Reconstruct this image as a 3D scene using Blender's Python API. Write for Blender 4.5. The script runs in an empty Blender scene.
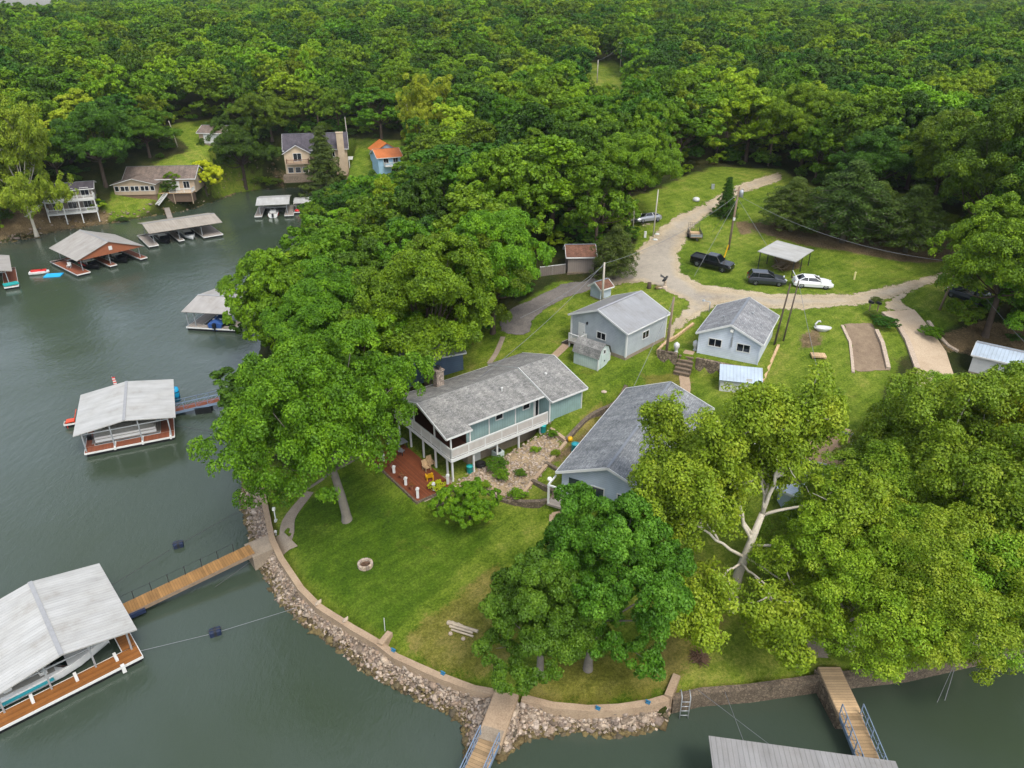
import bpy, math, random
import numpy as np
from mathutils import Vector, Matrix
from mathutils.geometry import delaunay_2d_cdt

R = math.radians
SC = bpy.context.scene
COL = SC.collection
rnd = random.Random(7)

# ---------------------------------------------------------------- camera model (drone, 42 m over the lake)
F, HC, HZ = 718.0, 42.0, 12.0
PITCH = math.atan((384 - HZ) / F)
CP, SP = math.cos(PITCH), math.sin(PITCH)

def P(u, v, z):
    """world point at height z seen at pixel u,v (used to survey the site from the photograph)"""
    a = (u - 512) / F; b = (v - 384) / F
    t = (z - HC) / -(SP + b * CP)
    return Vector((a * t, (CP - b * SP) * t, z))

def Q(x, y, z):
    Z = y * CP - (z - HC) * SP
    Y = -y * SP - (z - HC) * CP
    return 512 + F * x / Z, 384 + F * Y / Z, Z

# ---------------------------------------------------------------- tagging
def tag(o, label=None, cat=None, group=None, kind=None):
    if label: o['label'] = label
    if cat: o['category'] = cat
    if group: o['group'] = group
    if kind: o['kind'] = kind
    return o

def empty(name, loc=(0, 0, 0), rz=0.0, label=None, cat=None, group=None):
    o = bpy.data.objects.new(name, None)
    o.empty_display_size = 0.3
    COL.objects.link(o)
    o.location = loc; o.rotation_euler = (0, 0, rz)
    return tag(o, label, cat, group)

def kids(o): return CHILD.get(o, [])
CHILD = {}

def link(name, me, parent=None):
    o = bpy.data.objects.new(name, me)
    COL.objects.link(o)
    if parent is not None:
        o.parent = parent
        CHILD.setdefault(parent, []).append(o)
    return o

def copy_tree(o, parent=None):
    c = o.copy(); COL.objects.link(c)
    if parent is not None:
        c.parent = parent
        CHILD.setdefault(parent, []).append(c)
    for ch in list(CHILD.get(o, [])):
        copy_tree(ch, c)
    return c

# ---------------------------------------------------------------- mesh builder
class MB:
    def __init__(s): s.v = []; s.f = []; s.m = []; s.uv = []
    def add(s, vs, fs, m=0, uvs=None):
        k = len(s.v); s.v += [tuple(p) for p in vs]
        for i, f in enumerate(fs):
            s.f.append([k + j for j in f]); s.m.append(m)
            s.uv.append(uvs[i] if uvs else None)
        return s
    def box(s, x0, y0, z0, x1, y1, z1, m=0):
        vs = [(x0,y0,z0),(x1,y0,z0),(x1,y1,z0),(x0,y1,z0),(x0,y0,z1),(x1,y0,z1),(x1,y1,z1),(x0,y1,z1)]
        return s.add(vs, [(0,3,2,1),(4,5,6,7),(0,1,5,4),(1,2,6,5),(2,3,7,6),(3,0,4,7)], m)
    def obox(s, c, size, rz=0, m=0):
        ca, sa = math.cos(rz), math.sin(rz); hx, hy, hz = size[0]/2, size[1]/2, size[2]/2
        vs = []
        for dz in (-hz, hz):
            for dx, dy in ((-hx,-hy),(hx,-hy),(hx,hy),(-hx,hy)):
                vs.append((c[0]+dx*ca-dy*sa, c[1]+dx*sa+dy*ca, c[2]+dz))
        return s.add(vs, [(0,3,2,1),(4,5,6,7),(0,1,5,4),(1,2,6,5),(2,3,7,6),(3,0,4,7)], m)
    def beam(s, a, b, w, h, m=0):
        a = Vector(a); b = Vector(b); d = (b - a).normalized()
        up = Vector((0,0,1)) if abs(d.z) < .95 else Vector((1,0,0))
        x = d.cross(up).normalized() * (w/2); y = x.cross(d).normalized() * (h/2)
        vs = [p + q for p in (a, b) for q in (-x-y, x-y, x+y, -x+y)]
        return s.add(vs, [(0,1,2,3),(7,6,5,4),(0,4,5,1),(1,5,6,2),(2,6,7,3),(3,7,4,0)], m)
    def tube(s, pts, r, n=8, m=0):
        pts = [Vector(p) for p in pts]; k0 = len(s.v)
        rs = r if isinstance(r, (list, tuple)) else [r] * len(pts)
        d0 = (pts[-1] - pts[0]).normalized()
        ref = Vector((0,0,1)) if abs(d0.z) < .9 else Vector((1,0,0))
        vs = []
        for i, p in enumerate(pts):
            d = (pts[min(i+1, len(pts)-1)] - pts[max(i-1, 0)]).normalized()
            x = d.cross(ref)
            if x.length < 1e-4: x = d.orthogonal()
            x.normalize(); y = d.cross(x)
            for j in range(n):
                t = 2*math.pi*j/n
                vs.append(p + (x*math.cos(t) + y*math.sin(t)) * rs[i])
        fs = []
        for i in range(len(pts)-1):
            for j in range(n):
                a = i*n + j; b = i*n + (j+1) % n
                fs.append((a, b, b+n, a+n))
        fs.append(tuple(range(n-1, -1, -1))); fs.append(tuple(range((len(pts)-1)*n, len(pts)*n)))
        return s.add(vs, fs, m)
    def lathe(s, prof, c=(0,0,0), n=16, m=0):
        vs = []; fs = []
        for (r, z) in prof:
            for j in range(n):
                t = 2*math.pi*j/n
                vs.append((c[0]+r*math.cos(t), c[1]+r*math.sin(t), c[2]+z))
        for i in range(len(prof)-1):
            for j in range(n):
                a = i*n+j; b = i*n+(j+1) % n
                fs.append((a, b, b+n, a+n))
        fs.append(tuple(range(n-1,-1,-1))); fs.append(tuple(range((len(prof)-1)*n, len(prof)*n)))
        return s.add(vs, fs, m)
    def prism(s, poly, z0, z1, m=0):
        """vertical prism over a CCW 2-D polygon"""
        n = len(poly)
        vs = [(p[0],p[1],z0) for p in poly] + [(p[0],p[1],z1) for p in poly]
        fs = [tuple(range(n-1,-1,-1)), tuple(range(n, 2*n))] + [(i,(i+1)%n,n+(i+1)%n,n+i) for i in range(n)]
        return s.add(vs, fs, m)
    def extr(s, poly3, d, m=0):
        """extrude planar 3-D polygon along vector d"""
        n = len(poly3); d = Vector(d)
        a = [Vector(p) for p in poly3]; vs = a + [p + d for p in a]
        fs = [tuple(range(n-1,-1,-1)), tuple(range(n, 2*n))] + [(i,(i+1)%n,n+(i+1)%n,n+i) for i in range(n)]
        return s.add(vs, fs, m)
    def slab(s, p, t, m=0, m2=None):
        """roof slab: p = eave-a, eave-b, ridge-b, ridge-a (counter-clockwise from above), thickness t downwards; top has UVs in metres"""
        p = [Vector(q) for q in p]; n = (p[1]-p[0]).cross(p[-1]-p[0]).normalized()
        if n.z < 0: n = -n
        q = [a - n*t for a in p]
        ex = (p[1]-p[0]).normalized(); ey = n.cross(ex)
        uv = [((a-p[0]).dot(ex), (a-p[0]).dot(ey)) for a in p]
        k = len(p)
        s.add(p + q, [tuple(range(k))], m, [uv])
        base = len(s.v) - 2*k
        mm = m if m2 is None else m2
        for f in [tuple(range(2*k-1, k-1, -1))] + [(i, k+i, k+(i+1)%k, (i+1)%k) for i in range(k)]:
            s.f.append([base+j for j in f]); s.m.append(mm); s.uv.append(None)
        return s
    def build(s, name, mats, parent=None, smooth=False, bevel=0):
        me = bpy.data.meshes.new(name)
        me.from_pydata(s.v, [], s.f)
        if not isinstance(mats, (list, tuple)): mats = [mats]
        for m in mats: me.materials.append(m)
        me.polygons.foreach_set('material_index', s.m)
        if any(u is not None for u in s.uv):
            uvl = me.uv_layers.new(name='UVMap'); k = 0; arr = []
            for f, u in zip(s.f, s.uv):
                arr += [c for q in (u or [(0,0)]*len(f)) for c in q]
            uvl.data.foreach_set('uv', arr)
        if smooth: me.polygons.foreach_set('use_smooth', [True]*len(s.f))
        me.update()
        o = link(name, me, parent)
        if bevel:
            b = o.modifiers.new('bevel', 'BEVEL'); b.width = bevel; b.segments = 2; b.limit_method = 'ANGLE'
        return o

def np_mesh(name, V, Fq, mats, parent=None, smooth=False):
    me = bpy.data.meshes.new(name)
    nv, nf, k = len(V), len(Fq), Fq.shape[1]
    me.vertices.add(nv); me.vertices.foreach_set('co', np.ascontiguousarray(V, np.float32).ravel())
    me.loops.add(nf*k); me.loops.foreach_set('vertex_index', np.ascontiguousarray(Fq, np.int32).ravel())
    me.polygons.add(nf); me.polygons.foreach_set('loop_start', np.arange(0, nf*k, k, dtype=np.int32))
    me.polygons.foreach_set('loop_total', np.full(nf, k, np.int32))
    if smooth: me.polygons.foreach_set('use_smooth', np.ones(nf, bool))
    me.update(calc_edges=True)
    for m in (mats if isinstance(mats, (list, tuple)) else [mats]): me.materials.append(m)
    return me

# ---------------------------------------------------------------- materials
def lin(h):
    if isinstance(h, str):
        h = h.lstrip('#'); c = [int(h[i:i+2], 16)/255 for i in (0,2,4)]
        return tuple(((x+.055)/1.055)**2.4 if x > .04045 else x/12.92 for x in c)
    return tuple(h)

class N:
    """tiny node-graph helper"""
    def __init__(s, name):
        s.mat = bpy.data.materials.new(name); s.mat.use_nodes = True
        s.nt = s.mat.node_tree; s.nt.nodes.clear()
        s.out = s.nt.nodes.new('ShaderNodeOutputMaterial')
        s.b = s.n('ShaderNodeBsdfPrincipled')
        s.l(s.b.outputs[0], s.out.inputs[0])
        s.tc = s.n('ShaderNodeTexCoord')
    def n(s, t, **k):
        o = s.nt.nodes.new(t)
        for a, b in k.items(): setattr(o, a, b)
        return o
    def l(s, a, b): s.nt.links.new(a, b)
    def noise(s, scale, detail=4, rough=.6, vec=None, dist=0):
        o = s.n('ShaderNodeTexNoise'); o.inputs['Scale'].default_value = scale
        o.inputs['Detail'].default_value = detail; o.inputs['Roughness'].default_value = rough
        o.inputs['Distortion'].default_value = dist
        s.l(vec or s.tc.outputs['Object'], o.inputs['Vector']); return o.outputs['Fac']
    def ramp(s, fac, stops):
        o = s.n('ShaderNodeValToRGB'); e = o.color_ramp.elements
        while len(e) > 1: e.remove(e[-1])
        e[0].position = stops[0][0]; e[0].color = (*stops[0][1], 1)
        for p, c in stops[1:]:
            q = e.new(p); q.color = (*c, 1)
        s.l(fac, o.inputs[0]); return o.outputs[0]
    def mix(s, fac, a, b, mode='MIX'):
        o = s.n('ShaderNodeMix', data_type='RGBA', blend_type=mode)
        for sock, val in ((o.inputs[0], fac), (o.inputs[6], a), (o.inputs[7], b)):
            if isinstance(val, (int, float)): sock.default_value = val
            elif isinstance(val, tuple): sock.default_value = (*val, 1)
            else: s.l(val, sock)
        return o.outputs[2]
    def math(s, op, a, b=0.0):
        o = s.n('ShaderNodeMath', operation=op)
        for i, val in enumerate((a, b)):
            if isinstance(val, (int, float)): o.inputs[i].default_value = val
            else: s.l(val, o.inputs[i])
        return o.outputs[0]
    def bump(s, h, strength, dist=.05):
        o = s.n('ShaderNodeBump'); o.inputs['Strength'].default_value = strength; o.inputs['Distance'].default_value = dist
        s.l(h, o.inputs['Height']); s.l(o.outputs[0], s.b.inputs['Normal']); return o
    def fin(s, col, rough=.7, metal=0, spec=.4):
        if isinstance(col, tuple): s.b.inputs['Base Color'].default_value = (*col, 1)
        else: s.l(col, s.b.inputs['Base Color'])
        if isinstance(rough, (int, float)): s.b.inputs['Roughness'].default_value = rough
        else: s.l(rough, s.b.inputs['Roughness'])
        s.b.inputs['Metallic'].default_value = metal
        s.b.inputs['Specular IOR Level'].default_value = spec
        return s.mat

def sc_(c, k): return tuple(min(1, x*k) for x in c)

def plain(name, col, rough=.6, var=.25, scale=2.5, fine=18, metal=0, bump=0, spec=.4):
    g = N(name); c = lin(col)
    a = g.noise(scale); b = g.noise(fine, 3)
    f = g.math('ADD', g.math('MULTIPLY', a, .65), g.math('MULTIPLY', b, .35))
    col = g.ramp(f, [(.3, sc_(c, 1-var)), (.5, c), (.72, sc_(c, 1+var*.7))])
    if bump: g.bump(b, bump)
    return g.fin(col, rough, metal, spec)

def shingles(name, cols, sx=.35, sy=.17):
    g = N(name)
    uv = g.tc.outputs['UV']
    br = g.n('ShaderNodeTexBrick'); g.l(uv, br.inputs['Vector'])
    br.inputs['Scale'].default_value = 1; br.inputs['Brick Width'].default_value = sx; br.inputs['Row Height'].default_value = sy
    br.inputs['Mortar Size'].default_value = .012; br.inputs['Bias'].default_value = 0; br.offset = .43
    br.inputs['Color1'].default_value = (*lin(cols[0]), 1); br.inputs['Color2'].default_value = (*lin(cols[1]), 1)
    br.inputs['Mortar'].default_value = (*sc_(lin(cols[0]), .4), 1)
    n1 = g.noise(.55, 5, .65, uv); n2 = g.noise(9, 4, .7, uv)
    st = g.n('ShaderNodeMapping'); st.inputs['Scale'].default_value = (1.6, .22, 1); g.l(uv, st.inputs['Vector'])
    n3 = g.noise(1.0, 4, .6, st.outputs[0])
    c = g.mix(.42, br.outputs['Color'], g.ramp(n2, [(.35, sc_(lin(cols[0]), .75)), (.65, sc_(lin(cols[1]), 1.3))]))
    c = g.mix(1, c, g.ramp(n1, [(.3, (.72,.73,.74)), (.7, (1.25,1.24,1.2))]), 'MULTIPLY')
    c = g.mix(1, c, g.ramp(n3, [(.35, (.8,.81,.8)), (.65, (1.15,1.15,1.15))]), 'MULTIPLY')
    g.bump(br.outputs['Fac'], .35, .02)
    return g.fin(c, .9, 0, .2)

def ribbed(name, col, pitch=.3, rough=.45, metal=.0, stain=.25, axis='X', line=.78):
    """metal roofing sheet with standing ribs running up the slope"""
    g = N(name); c = lin(col); uv = g.tc.outputs['UV']
    sep = g.n('ShaderNodeSeparateXYZ'); g.l(uv, sep.inputs[0])
    fr = g.math('FRACT', g.math('MULTIPLY', sep.outputs[axis], 1/pitch))
    tri = g.math('ABSOLUTE', g.math('SUBTRACT', fr, .5))
    rib = g.ramp(tri, [(0, (0,0,0)), (.40, (0,0,0)), (.46, (1,1,1))])
    mp = g.n('ShaderNodeMapping'); mp.inputs['Scale'].default_value = ((1.2,.16,1) if axis == 'X' else (.16,1.2,1)); g.l(uv, mp.inputs['Vector'])
    n1 = g.noise(1.2, 5, .65, mp.outputs[0]); n2 = g.noise(.4, 4, .6, uv); n3 = g.noise(14, 3, .6, uv)
    cc = g.mix(1, g.ramp(n1, [(.3, sc_(c, 1-stain)), (.55, c), (.75, sc_(c, 1.08))]),
               g.ramp(n2, [(.28, (.70,.66,.60)), (.42, (.93,.92,.90)), (.6, (1.04,1.04,1.04))]), 'MULTIPLY')
    cc = g.mix(1, cc, g.ramp(n3, [(.3, (.95,.95,.95)), (.7, (1.04,1.04,1.04))]), 'MULTIPLY')
    cc = g.mix(rib, cc, g.mix(1, cc, (line,line,line*.98), 'MULTIPLY'))
    g.bump(rib, .5, .03)
    return g.fin(cc, rough, metal, .5)

def siding(name, col, pitch=.2, vertical=False, rough=.65, var=.12):
    g = N(name); c = lin(col); sep = g.n('ShaderNodeSeparateXYZ'); g.l(g.tc.outputs['Object'], sep.inputs[0])
    src = g.math('ADD', sep.outputs['X'], sep.outputs['Y']) if vertical else sep.outputs['Z']
    fr = g.math('FRACT', g.math('MULTIPLY', src, 1/pitch))
    groove = g.ramp(fr, [(0, (.62,)*3), (.10, (1,)*3), (.9, (.97,)*3), (1, (.75,)*3)])
    n = g.noise(.8, 5); n2 = g.noise(11, 3)
    cc = g.mix(1, g.ramp(n, [(.3, sc_(c, 1-var)), (.7, sc_(c, 1+var))]), groove, 'MULTIPLY')
    cc = g.mix(1, cc, g.ramp(n2, [(.3, (.94,)*3), (.7, (1.05,)*3)]), 'MULTIPLY')
    g.bump(fr, .25, .02)
    return g.fin(cc, rough, 0, .3)

def planks(name, col, pitch=.15, axis='X', var=.3, rough=.75):
    g = N(name); c = lin(col); sep = g.n('ShaderNodeSeparateXYZ'); g.l(g.tc.outputs['Object'], sep.inputs[0])
    q = g.math('MULTIPLY', sep.outputs[axis], 1/pitch); fr = g.math('FRACT', q)
    wn = g.n('ShaderNodeTexWhiteNoise', noise_dimensions='1D'); g.l(g.math('FLOOR', q), wn.inputs['W'])
    gap = g.ramp(fr, [(0, (.25,)*3), (.09, (1,)*3), (.93, (1,)*3), (1, (.3,)*3)])
    n = g.noise(1.1, 5, .65); n2 = g.noise(16, 4)
    cc = g.ramp(g.math('ADD', g.math('MULTIPLY', wn.outputs[0], .35), g.math('MULTIPLY', n, .65)), [(.2, sc_(c, 1-var)), (.5, c), (.8, sc_(c, 1+var))])
    cc = g.mix(1, cc, gap, 'MULTIPLY'); cc = g.mix(1, cc, g.ramp(n2, [(.3, (.86,)*3), (.7, (1.12,)*3)]), 'MULTIPLY')
    g.bump(fr, .2, .01)
    return g.fin(cc, rough, 0, .3)

def stone(name, c1, c2, mortar, scale=4):
    g = N(name); vo = g.n('ShaderNodeTexVoronoi'); vo.inputs['Scale'].default_value = scale
    g.l(g.tc.outputs['Object'], vo.inputs['Vector'])
    ve = g.n('ShaderNodeTexVoronoi', feature='DISTANCE_TO_EDGE'); ve.inputs['Scale'].default_value = scale
    g.l(g.tc.outputs['Object'], ve.inputs['Vector'])
    sp = g.n('ShaderNodeSeparateColor'); g.l(vo.outputs['Color'], sp.inputs[0])
    cc = g.ramp(sp.outputs[0], [(0, lin(c1)), (1, lin(c2))])
    cc = g.mix(g.ramp(ve.outputs['Distance'], [(.02, (1,)*3), (.07, (0,)*3)]), cc, lin(mortar))
    cc = g.mix(1, cc, g.ramp(g.noise(9, 4), [(.3, (.75,)*3), (.7, (1.2,)*3)]), 'MULTIPLY')
    g.bump(ve.outputs['Distance'], .6, .05)
    return g.fin(cc, .85, 0, .25)

def gravel(name, stops, big=.25, fine=6.0, rough=.95, bump=.4, ragged=0):
    g = N(name)
    a = g.noise(big, 6, .62, dist=.6); b = g.noise(fine, 5, .75); c = g.noise(1.4, 5, .7)
    f = g.math('ADD', g.math('ADD', g.math('MULTIPLY', a, .5), g.math('MULTIPLY', c, .3)), g.math('MULTIPLY', b, .3))
    cc = g.ramp(f, [(p, lin(k)) for p, k in stops])
    cc = g.mix(1, cc, g.ramp(b, [(.3, (.82,)*3), (.7, (1.16,)*3)]), 'MULTIPLY')
    g.bump(b, bump, .04)
    g.fin(cc, rough, 0, .15)
    if ragged == 1.2:   # worn grey wheel tracks, paler loose gravel along the verges
        at = g.n('ShaderNodeAttribute', attribute_name='edge')
        t = g.math('ADD', g.math('MULTIPLY', at.outputs['Fac'], .3), g.math('MULTIPLY', g.math('SUBTRACT', a, .5), 1.2))
        c2 = g.mix(g.ramp(t, [(.12, (0,)*3), (.55, (1,)*3)]), g.mix(1, cc, (1.12,1.06,.92), 'MULTIPLY'), g.mix(1, cc, (.88,.91,.97), 'MULTIPLY')); g.l(c2, g.b.inputs['Base Color'])
    if ragged:   # broken edge: the sheet thins out into the grass
        at = g.n('ShaderNodeAttribute', attribute_name='edge')
        t = g.math('ADD', g.math('MULTIPLY', at.outputs['Fac'], 1/ragged), g.math('ADD', g.math('MULTIPLY', g.noise(.9, 6, .7), 1.5), g.math('MULTIPLY', b, .6)))
        fac = g.ramp(g.math('SUBTRACT', t, .95), [(.47, (0,)*3), (.55, (1,)*3)])
        tr = g.n('ShaderNodeBsdfTransparent'); ms = g.n('ShaderNodeMixShader'); g.l(fac, ms.inputs[0]); g.l(tr.outputs[0], ms.inputs[1]); g.l(g.b.outputs[0], ms.inputs[2]); g.l(ms.outputs[0], g.out.inputs[0])
    return g.mat

def leafmat(name, dark, mid, light, transl=.2, nscale=.55):
    g = N(name)
    oi = g.n('ShaderNodeObjectInfo')
    a = g.noise(nscale, 3, .55); b = g.noise(7.0, 2, .6)
    f = g.math('ADD', g.math('MULTIPLY', a, .55), g.math('MULTIPLY', b, .45))
    cc = g.ramp(f, [(.30, lin(dark)), (.5, lin(mid)), (.70, lin(light))])
    hs = g.n('ShaderNodeHueSaturation'); g.l(cc, hs.inputs['Color'])
    g.l(g.math('ADD', g.math('MULTIPLY', oi.outputs['Random'], .038), .457), hs.inputs['Hue'])
    g.l(g.math('ADD', g.math('MULTIPLY', g.math('FRACT', g.math('MULTIPLY', oi.outputs['Random'], 7.31)), .55), .80), hs.inputs['Value'])
    g.fin(hs.outputs[0], .55, 0, .25)
    tr = g.n('ShaderNodeBsdfTranslucent')
    tcol = g.mix(1, hs.outputs[0], (1.0, 1.05, .45), 'MULTIPLY'); g.l(tcol, tr.inputs[0])
    ms = g.n('ShaderNodeMixShader'); ms.inputs[0].default_value = transl
    g.l(g.b.outputs[0], ms.inputs[1]); g.l(tr.outputs[0], ms.inputs[2]); g.l(ms.outputs[0], g.out.inputs[0])
    return g.mat

def glassmat(name, col='#10151a'):
    g = N(name); return g.fin(lin(col), .06, 0, .6)

M = dict(
    white=plain('white_paint', '#bdbebb', .5, .12), trim=plain('white_trim', '#c8c9c6', .5, .08),
    shingle=shingles('grey_shingles', ('#605f5e', '#908f8c')), shingle2=shingles('dark_grey_shingles', ('#5c5f63', '#898c8f')),
    shingle3=shingles('cottage_shingles', ('#67686b', '#919295')), shingle_b=shingles('brown_shingles', ('#5b4f48', '#7d7068')),
    shingle_r=shingles('rust_shingles', ('#5a3f33', '#7a594a')), shingle_d=shingles('slate_shingles', ('#3d3a3d', '#57525a')),
    orange_roof=ribbed('orange_metal_roof', '#b9682e', .4, .5, 0, .15),
    teal=siding('teal_siding', '#7f9896', .3, True), garage=siding('grey_siding', '#a2a9ad', .18),
    bluegrey=siding('blue_grey_siding', '#a7b2be', .2), pale=siding('pale_blue_siding', '#c2cad3', .2),
    tan=siding('tan_siding', '#9c8b76', .22), beige=siding('beige_siding', '#a3927c', .2), cream=siding('cream_siding', '#b3a189', .22),
    skyblue=siding('light_blue_siding', '#8fb0c6', .2), slate=siding('slate_blue_siding', '#4e5f74', .25),
    shedwall=siding('pale_teal_siding', '#b0bdb9', .25, True), taupe=siding('taupe_siding', '#7c736c', .3, True),
    metalroof=ribbed('grey_metal_roof', '#919293', .45, .4, .2, .1, line=.9),
    whiteroof=ribbed('white_metal_roof', '#a9a9a6', .3, .45, 0, .22, line=.8),
    dockroof=ribbed('pale_dock_roof', '#9c9893', .3, .5, 0, .25, line=.82), dockroof2=ribbed('beige_dock_roof', '#948c80', .5, .5, 0, .25),
    paleblueroof=ribbed('pale_blue_roof', '#a8b6c4', .35, .45, 0, .12, line=.75),
    deck=planks('brown_deck_boards', '#6b3a22', .14, 'X', .25), deckred=planks('red_brown_deck_boards', '#7a4630', .14, 'X', .25),
    dockwood=planks('orange_dock_boards', '#7e5024', .15, 'Y', .3), greyboard=planks('grey_deck_boards', '#8a827a', .15, 'X', .25),
    walkwood=planks('tan_walkway_boards', '#86643a', .2, 'X', .35), oldwood=planks('weathered_boards', '#8d7658', .22, 'X', .35),
    tanwood=planks('pale_tan_boards', '#b89c78', .2, 'X', .25), polewood=plain('pole_wood', '#7b6a58', .85, .3, 3, 25),
    palepole=plain('pale_pole', '#a8a295', .8, .2, 3, 25),
    dark=plain('dark_metal', '#25272a', .5, .2), grey=plain('grey_metal', '#7d8288', .45, .2, metal=.3), black=plain('black_plastic', '#0f1114', .45, .2),
    bluemetal=plain('blue_grey_metal', '#6d7f95', .5, .2), galv=plain('galvanised_metal', '#9ea3a6', .4, .15, metal=.4),
    concrete=gravel('concrete', [(.3, '#6f6456'), (.5, '#85796a'), (.7, '#988c7b')], .35, 9, .9, .15),
    path=gravel('tan_concrete_path', [(.3, '#7d6b54'), (.5, '#94806a'), (.7, '#a6927a')], .5, 9, .9, .15),
    paleconc=gravel('driveway_concrete', [(.3, '#93826c'), (.5, '#a7957e'), (.7, '#b5a48d')], .3, 9, .9, .1),
    stonewall=stone('stacked_stone', '#5c5045', '#8e7f6c', '#3c352d', 3.2), block=stone('stone_block', '#5b5145', '#776a5a', '#463e34', 5.0),
    brick=stone('chimney_stone', '#7b6f66', '#a89a8c', '#554c45', 4.5),
    rockm=plain('riprap_rock', '#8b7c6a', .9, .45, 1.6, 9, bump=.4), rockp=plain('pale_rock', '#a49482', .9, .4, 2, 9, bump=.4),
    rockmoss=plain('mossy_rock', '#574a34', .9, .45, 2, 9, bump=.4),
    yellow=plain('yellow_plastic', '#d3a213', .5, .1), red=plain('red_plastic', '#b8221f', .4, .1), orange=plain('orange_plastic', '#d2482a', .45, .1),
    cleat=plain('cleat_blue', '#2d6a8c', .5, .15), cyan=plain('cyan_vinyl', '#1797c9', .4, .12), tealmat=plain('teal_foam', '#1c8f8d', .6, .15), navy=plain('navy_plastic', '#1c2740', .4, .2),
    bluecover=plain('blue_cover', '#23477f', .7, .2), greycover=plain('grey_tarp', '#8c8b84', .7, .2),
    boatwhite=plain('boat_gelcoat', '#d6d8d6', .25, .06), boatteal=plain('teal_stripe', '#2f8a95', .3, .08),
    glass=glassmat('dark_glass'), glassblue=glassmat('sky_glass', '#26323c'),
    tyre=plain('tyre_rubber', '#141414', .8, .2), rim=plain('alloy_rim', '#8d9094', .3, .1, metal=.7),
    bark=plain('bark', '#4a3f35', .95, .35, 2, 12, bump=.5), barkgrey=plain('grey_bark', '#736d64', .95, .3, 2, 12, bump=.5),
    barkpale=plain('sycamore_bark', '#bfb7a6', .85, .3, 1.2, 7, bump=.2),
    brush=plain('dry_twigs', '#5a4535', .9, .35), wire=plain('cable', '#3a3a3a', .6, .1), palewire=plain('pale_cable', '#6d7074', .6, .1),
    interior=plain('porch_boards', '#4a2c20', .8, .2), clay=plain('clay', '#8a5a45', .8, .2), lamp=plain('lamp_globe', '#e8e6dc', .3, .05),
    metalcap=plain('metal_ridge_cap', '#96979d', .45, .1), cap_grey=plain('roof_ridge_cap', '#71767c', .9, .2), flower=plain('red_flowers', '#a03028', .8, .3),
)
def rocks(name, cols):
    g = N(name); ge = g.n('ShaderNodeNewGeometry')
    c = g.ramp(ge.outputs['Random Per Island'], [(i/(len(cols)-1), lin(k)) for i, k in enumerate(cols)])
    c = g.mix(1, c, g.ramp(g.noise(7, 4), [(.3, (.68,)*3), (.7, (1.3,)*3)]), 'MULTIPLY'); g.bump(g.noise(14, 4), .5)
    return g.fin(c, .9, 0, .2)
M['rockm'] = rocks('riprap_rock', ['#5f5347','#7d7062','#8d7a68','#6d625a','#9b8c7c']); M['rockp'] = rocks('pale_rock', ['#8f8273','#a3968a','#ab9a86','#7e7266'])
M['rockmoss'] = rocks('wet_rock', ['#3f382a','#5b4f36','#6b5f3e','#4b453b'])
for k, c, m, ro in (('carblack', '#0b0c0f', .1, .25), ('cargrey', '#3d4148', .5, .3), ('carwhite', '#dfe0e0', .0, .25), ('carsilver', '#9a9ca0', .5, .3), ('carblue', '#141b2b', .2, .3)):
    g = N(k + '_paint'); M[k] = g.fin(lin(c), ro, m, .5); g.b.inputs['Coat Weight'].default_value = .6
M['lens_red'] = plain('tail_lens', '#7a0f0f', .2, .05); M['lens_white'] = plain('head_lens', '#c9ced2', .1, .05)
# leaves: deep, mid, bright, yellow-green, cedar
L = dict(
    deep=leafmat('leaves_deep', '#18370a', '#2b580c', '#487d16'),
    mid=leafmat('leaves_mid', '#274b08', '#45730c', '#6e9c19'),
    bright=leafmat('leaves_bright', '#375d09', '#5a860f', '#86aa1e'),
    yellow=leafmat('leaves_yellow', '#577510', '#7d9a1e', '#a5b538', .26),
    syc=leafmat('leaves_sycamore', '#3d660e', '#60881a', '#8aa52e', .24),
    cedar=leafmat('needles_cedar', '#263c12', '#3c571a', '#587428', .1),
    emerald=leafmat('leaves_emerald', '#1e480c', '#357014', '#5c962a'),
    lime=leafmat('leaves_lime', '#6c8a10', '#94ad1a', '#b6c437', .3),
)
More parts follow.
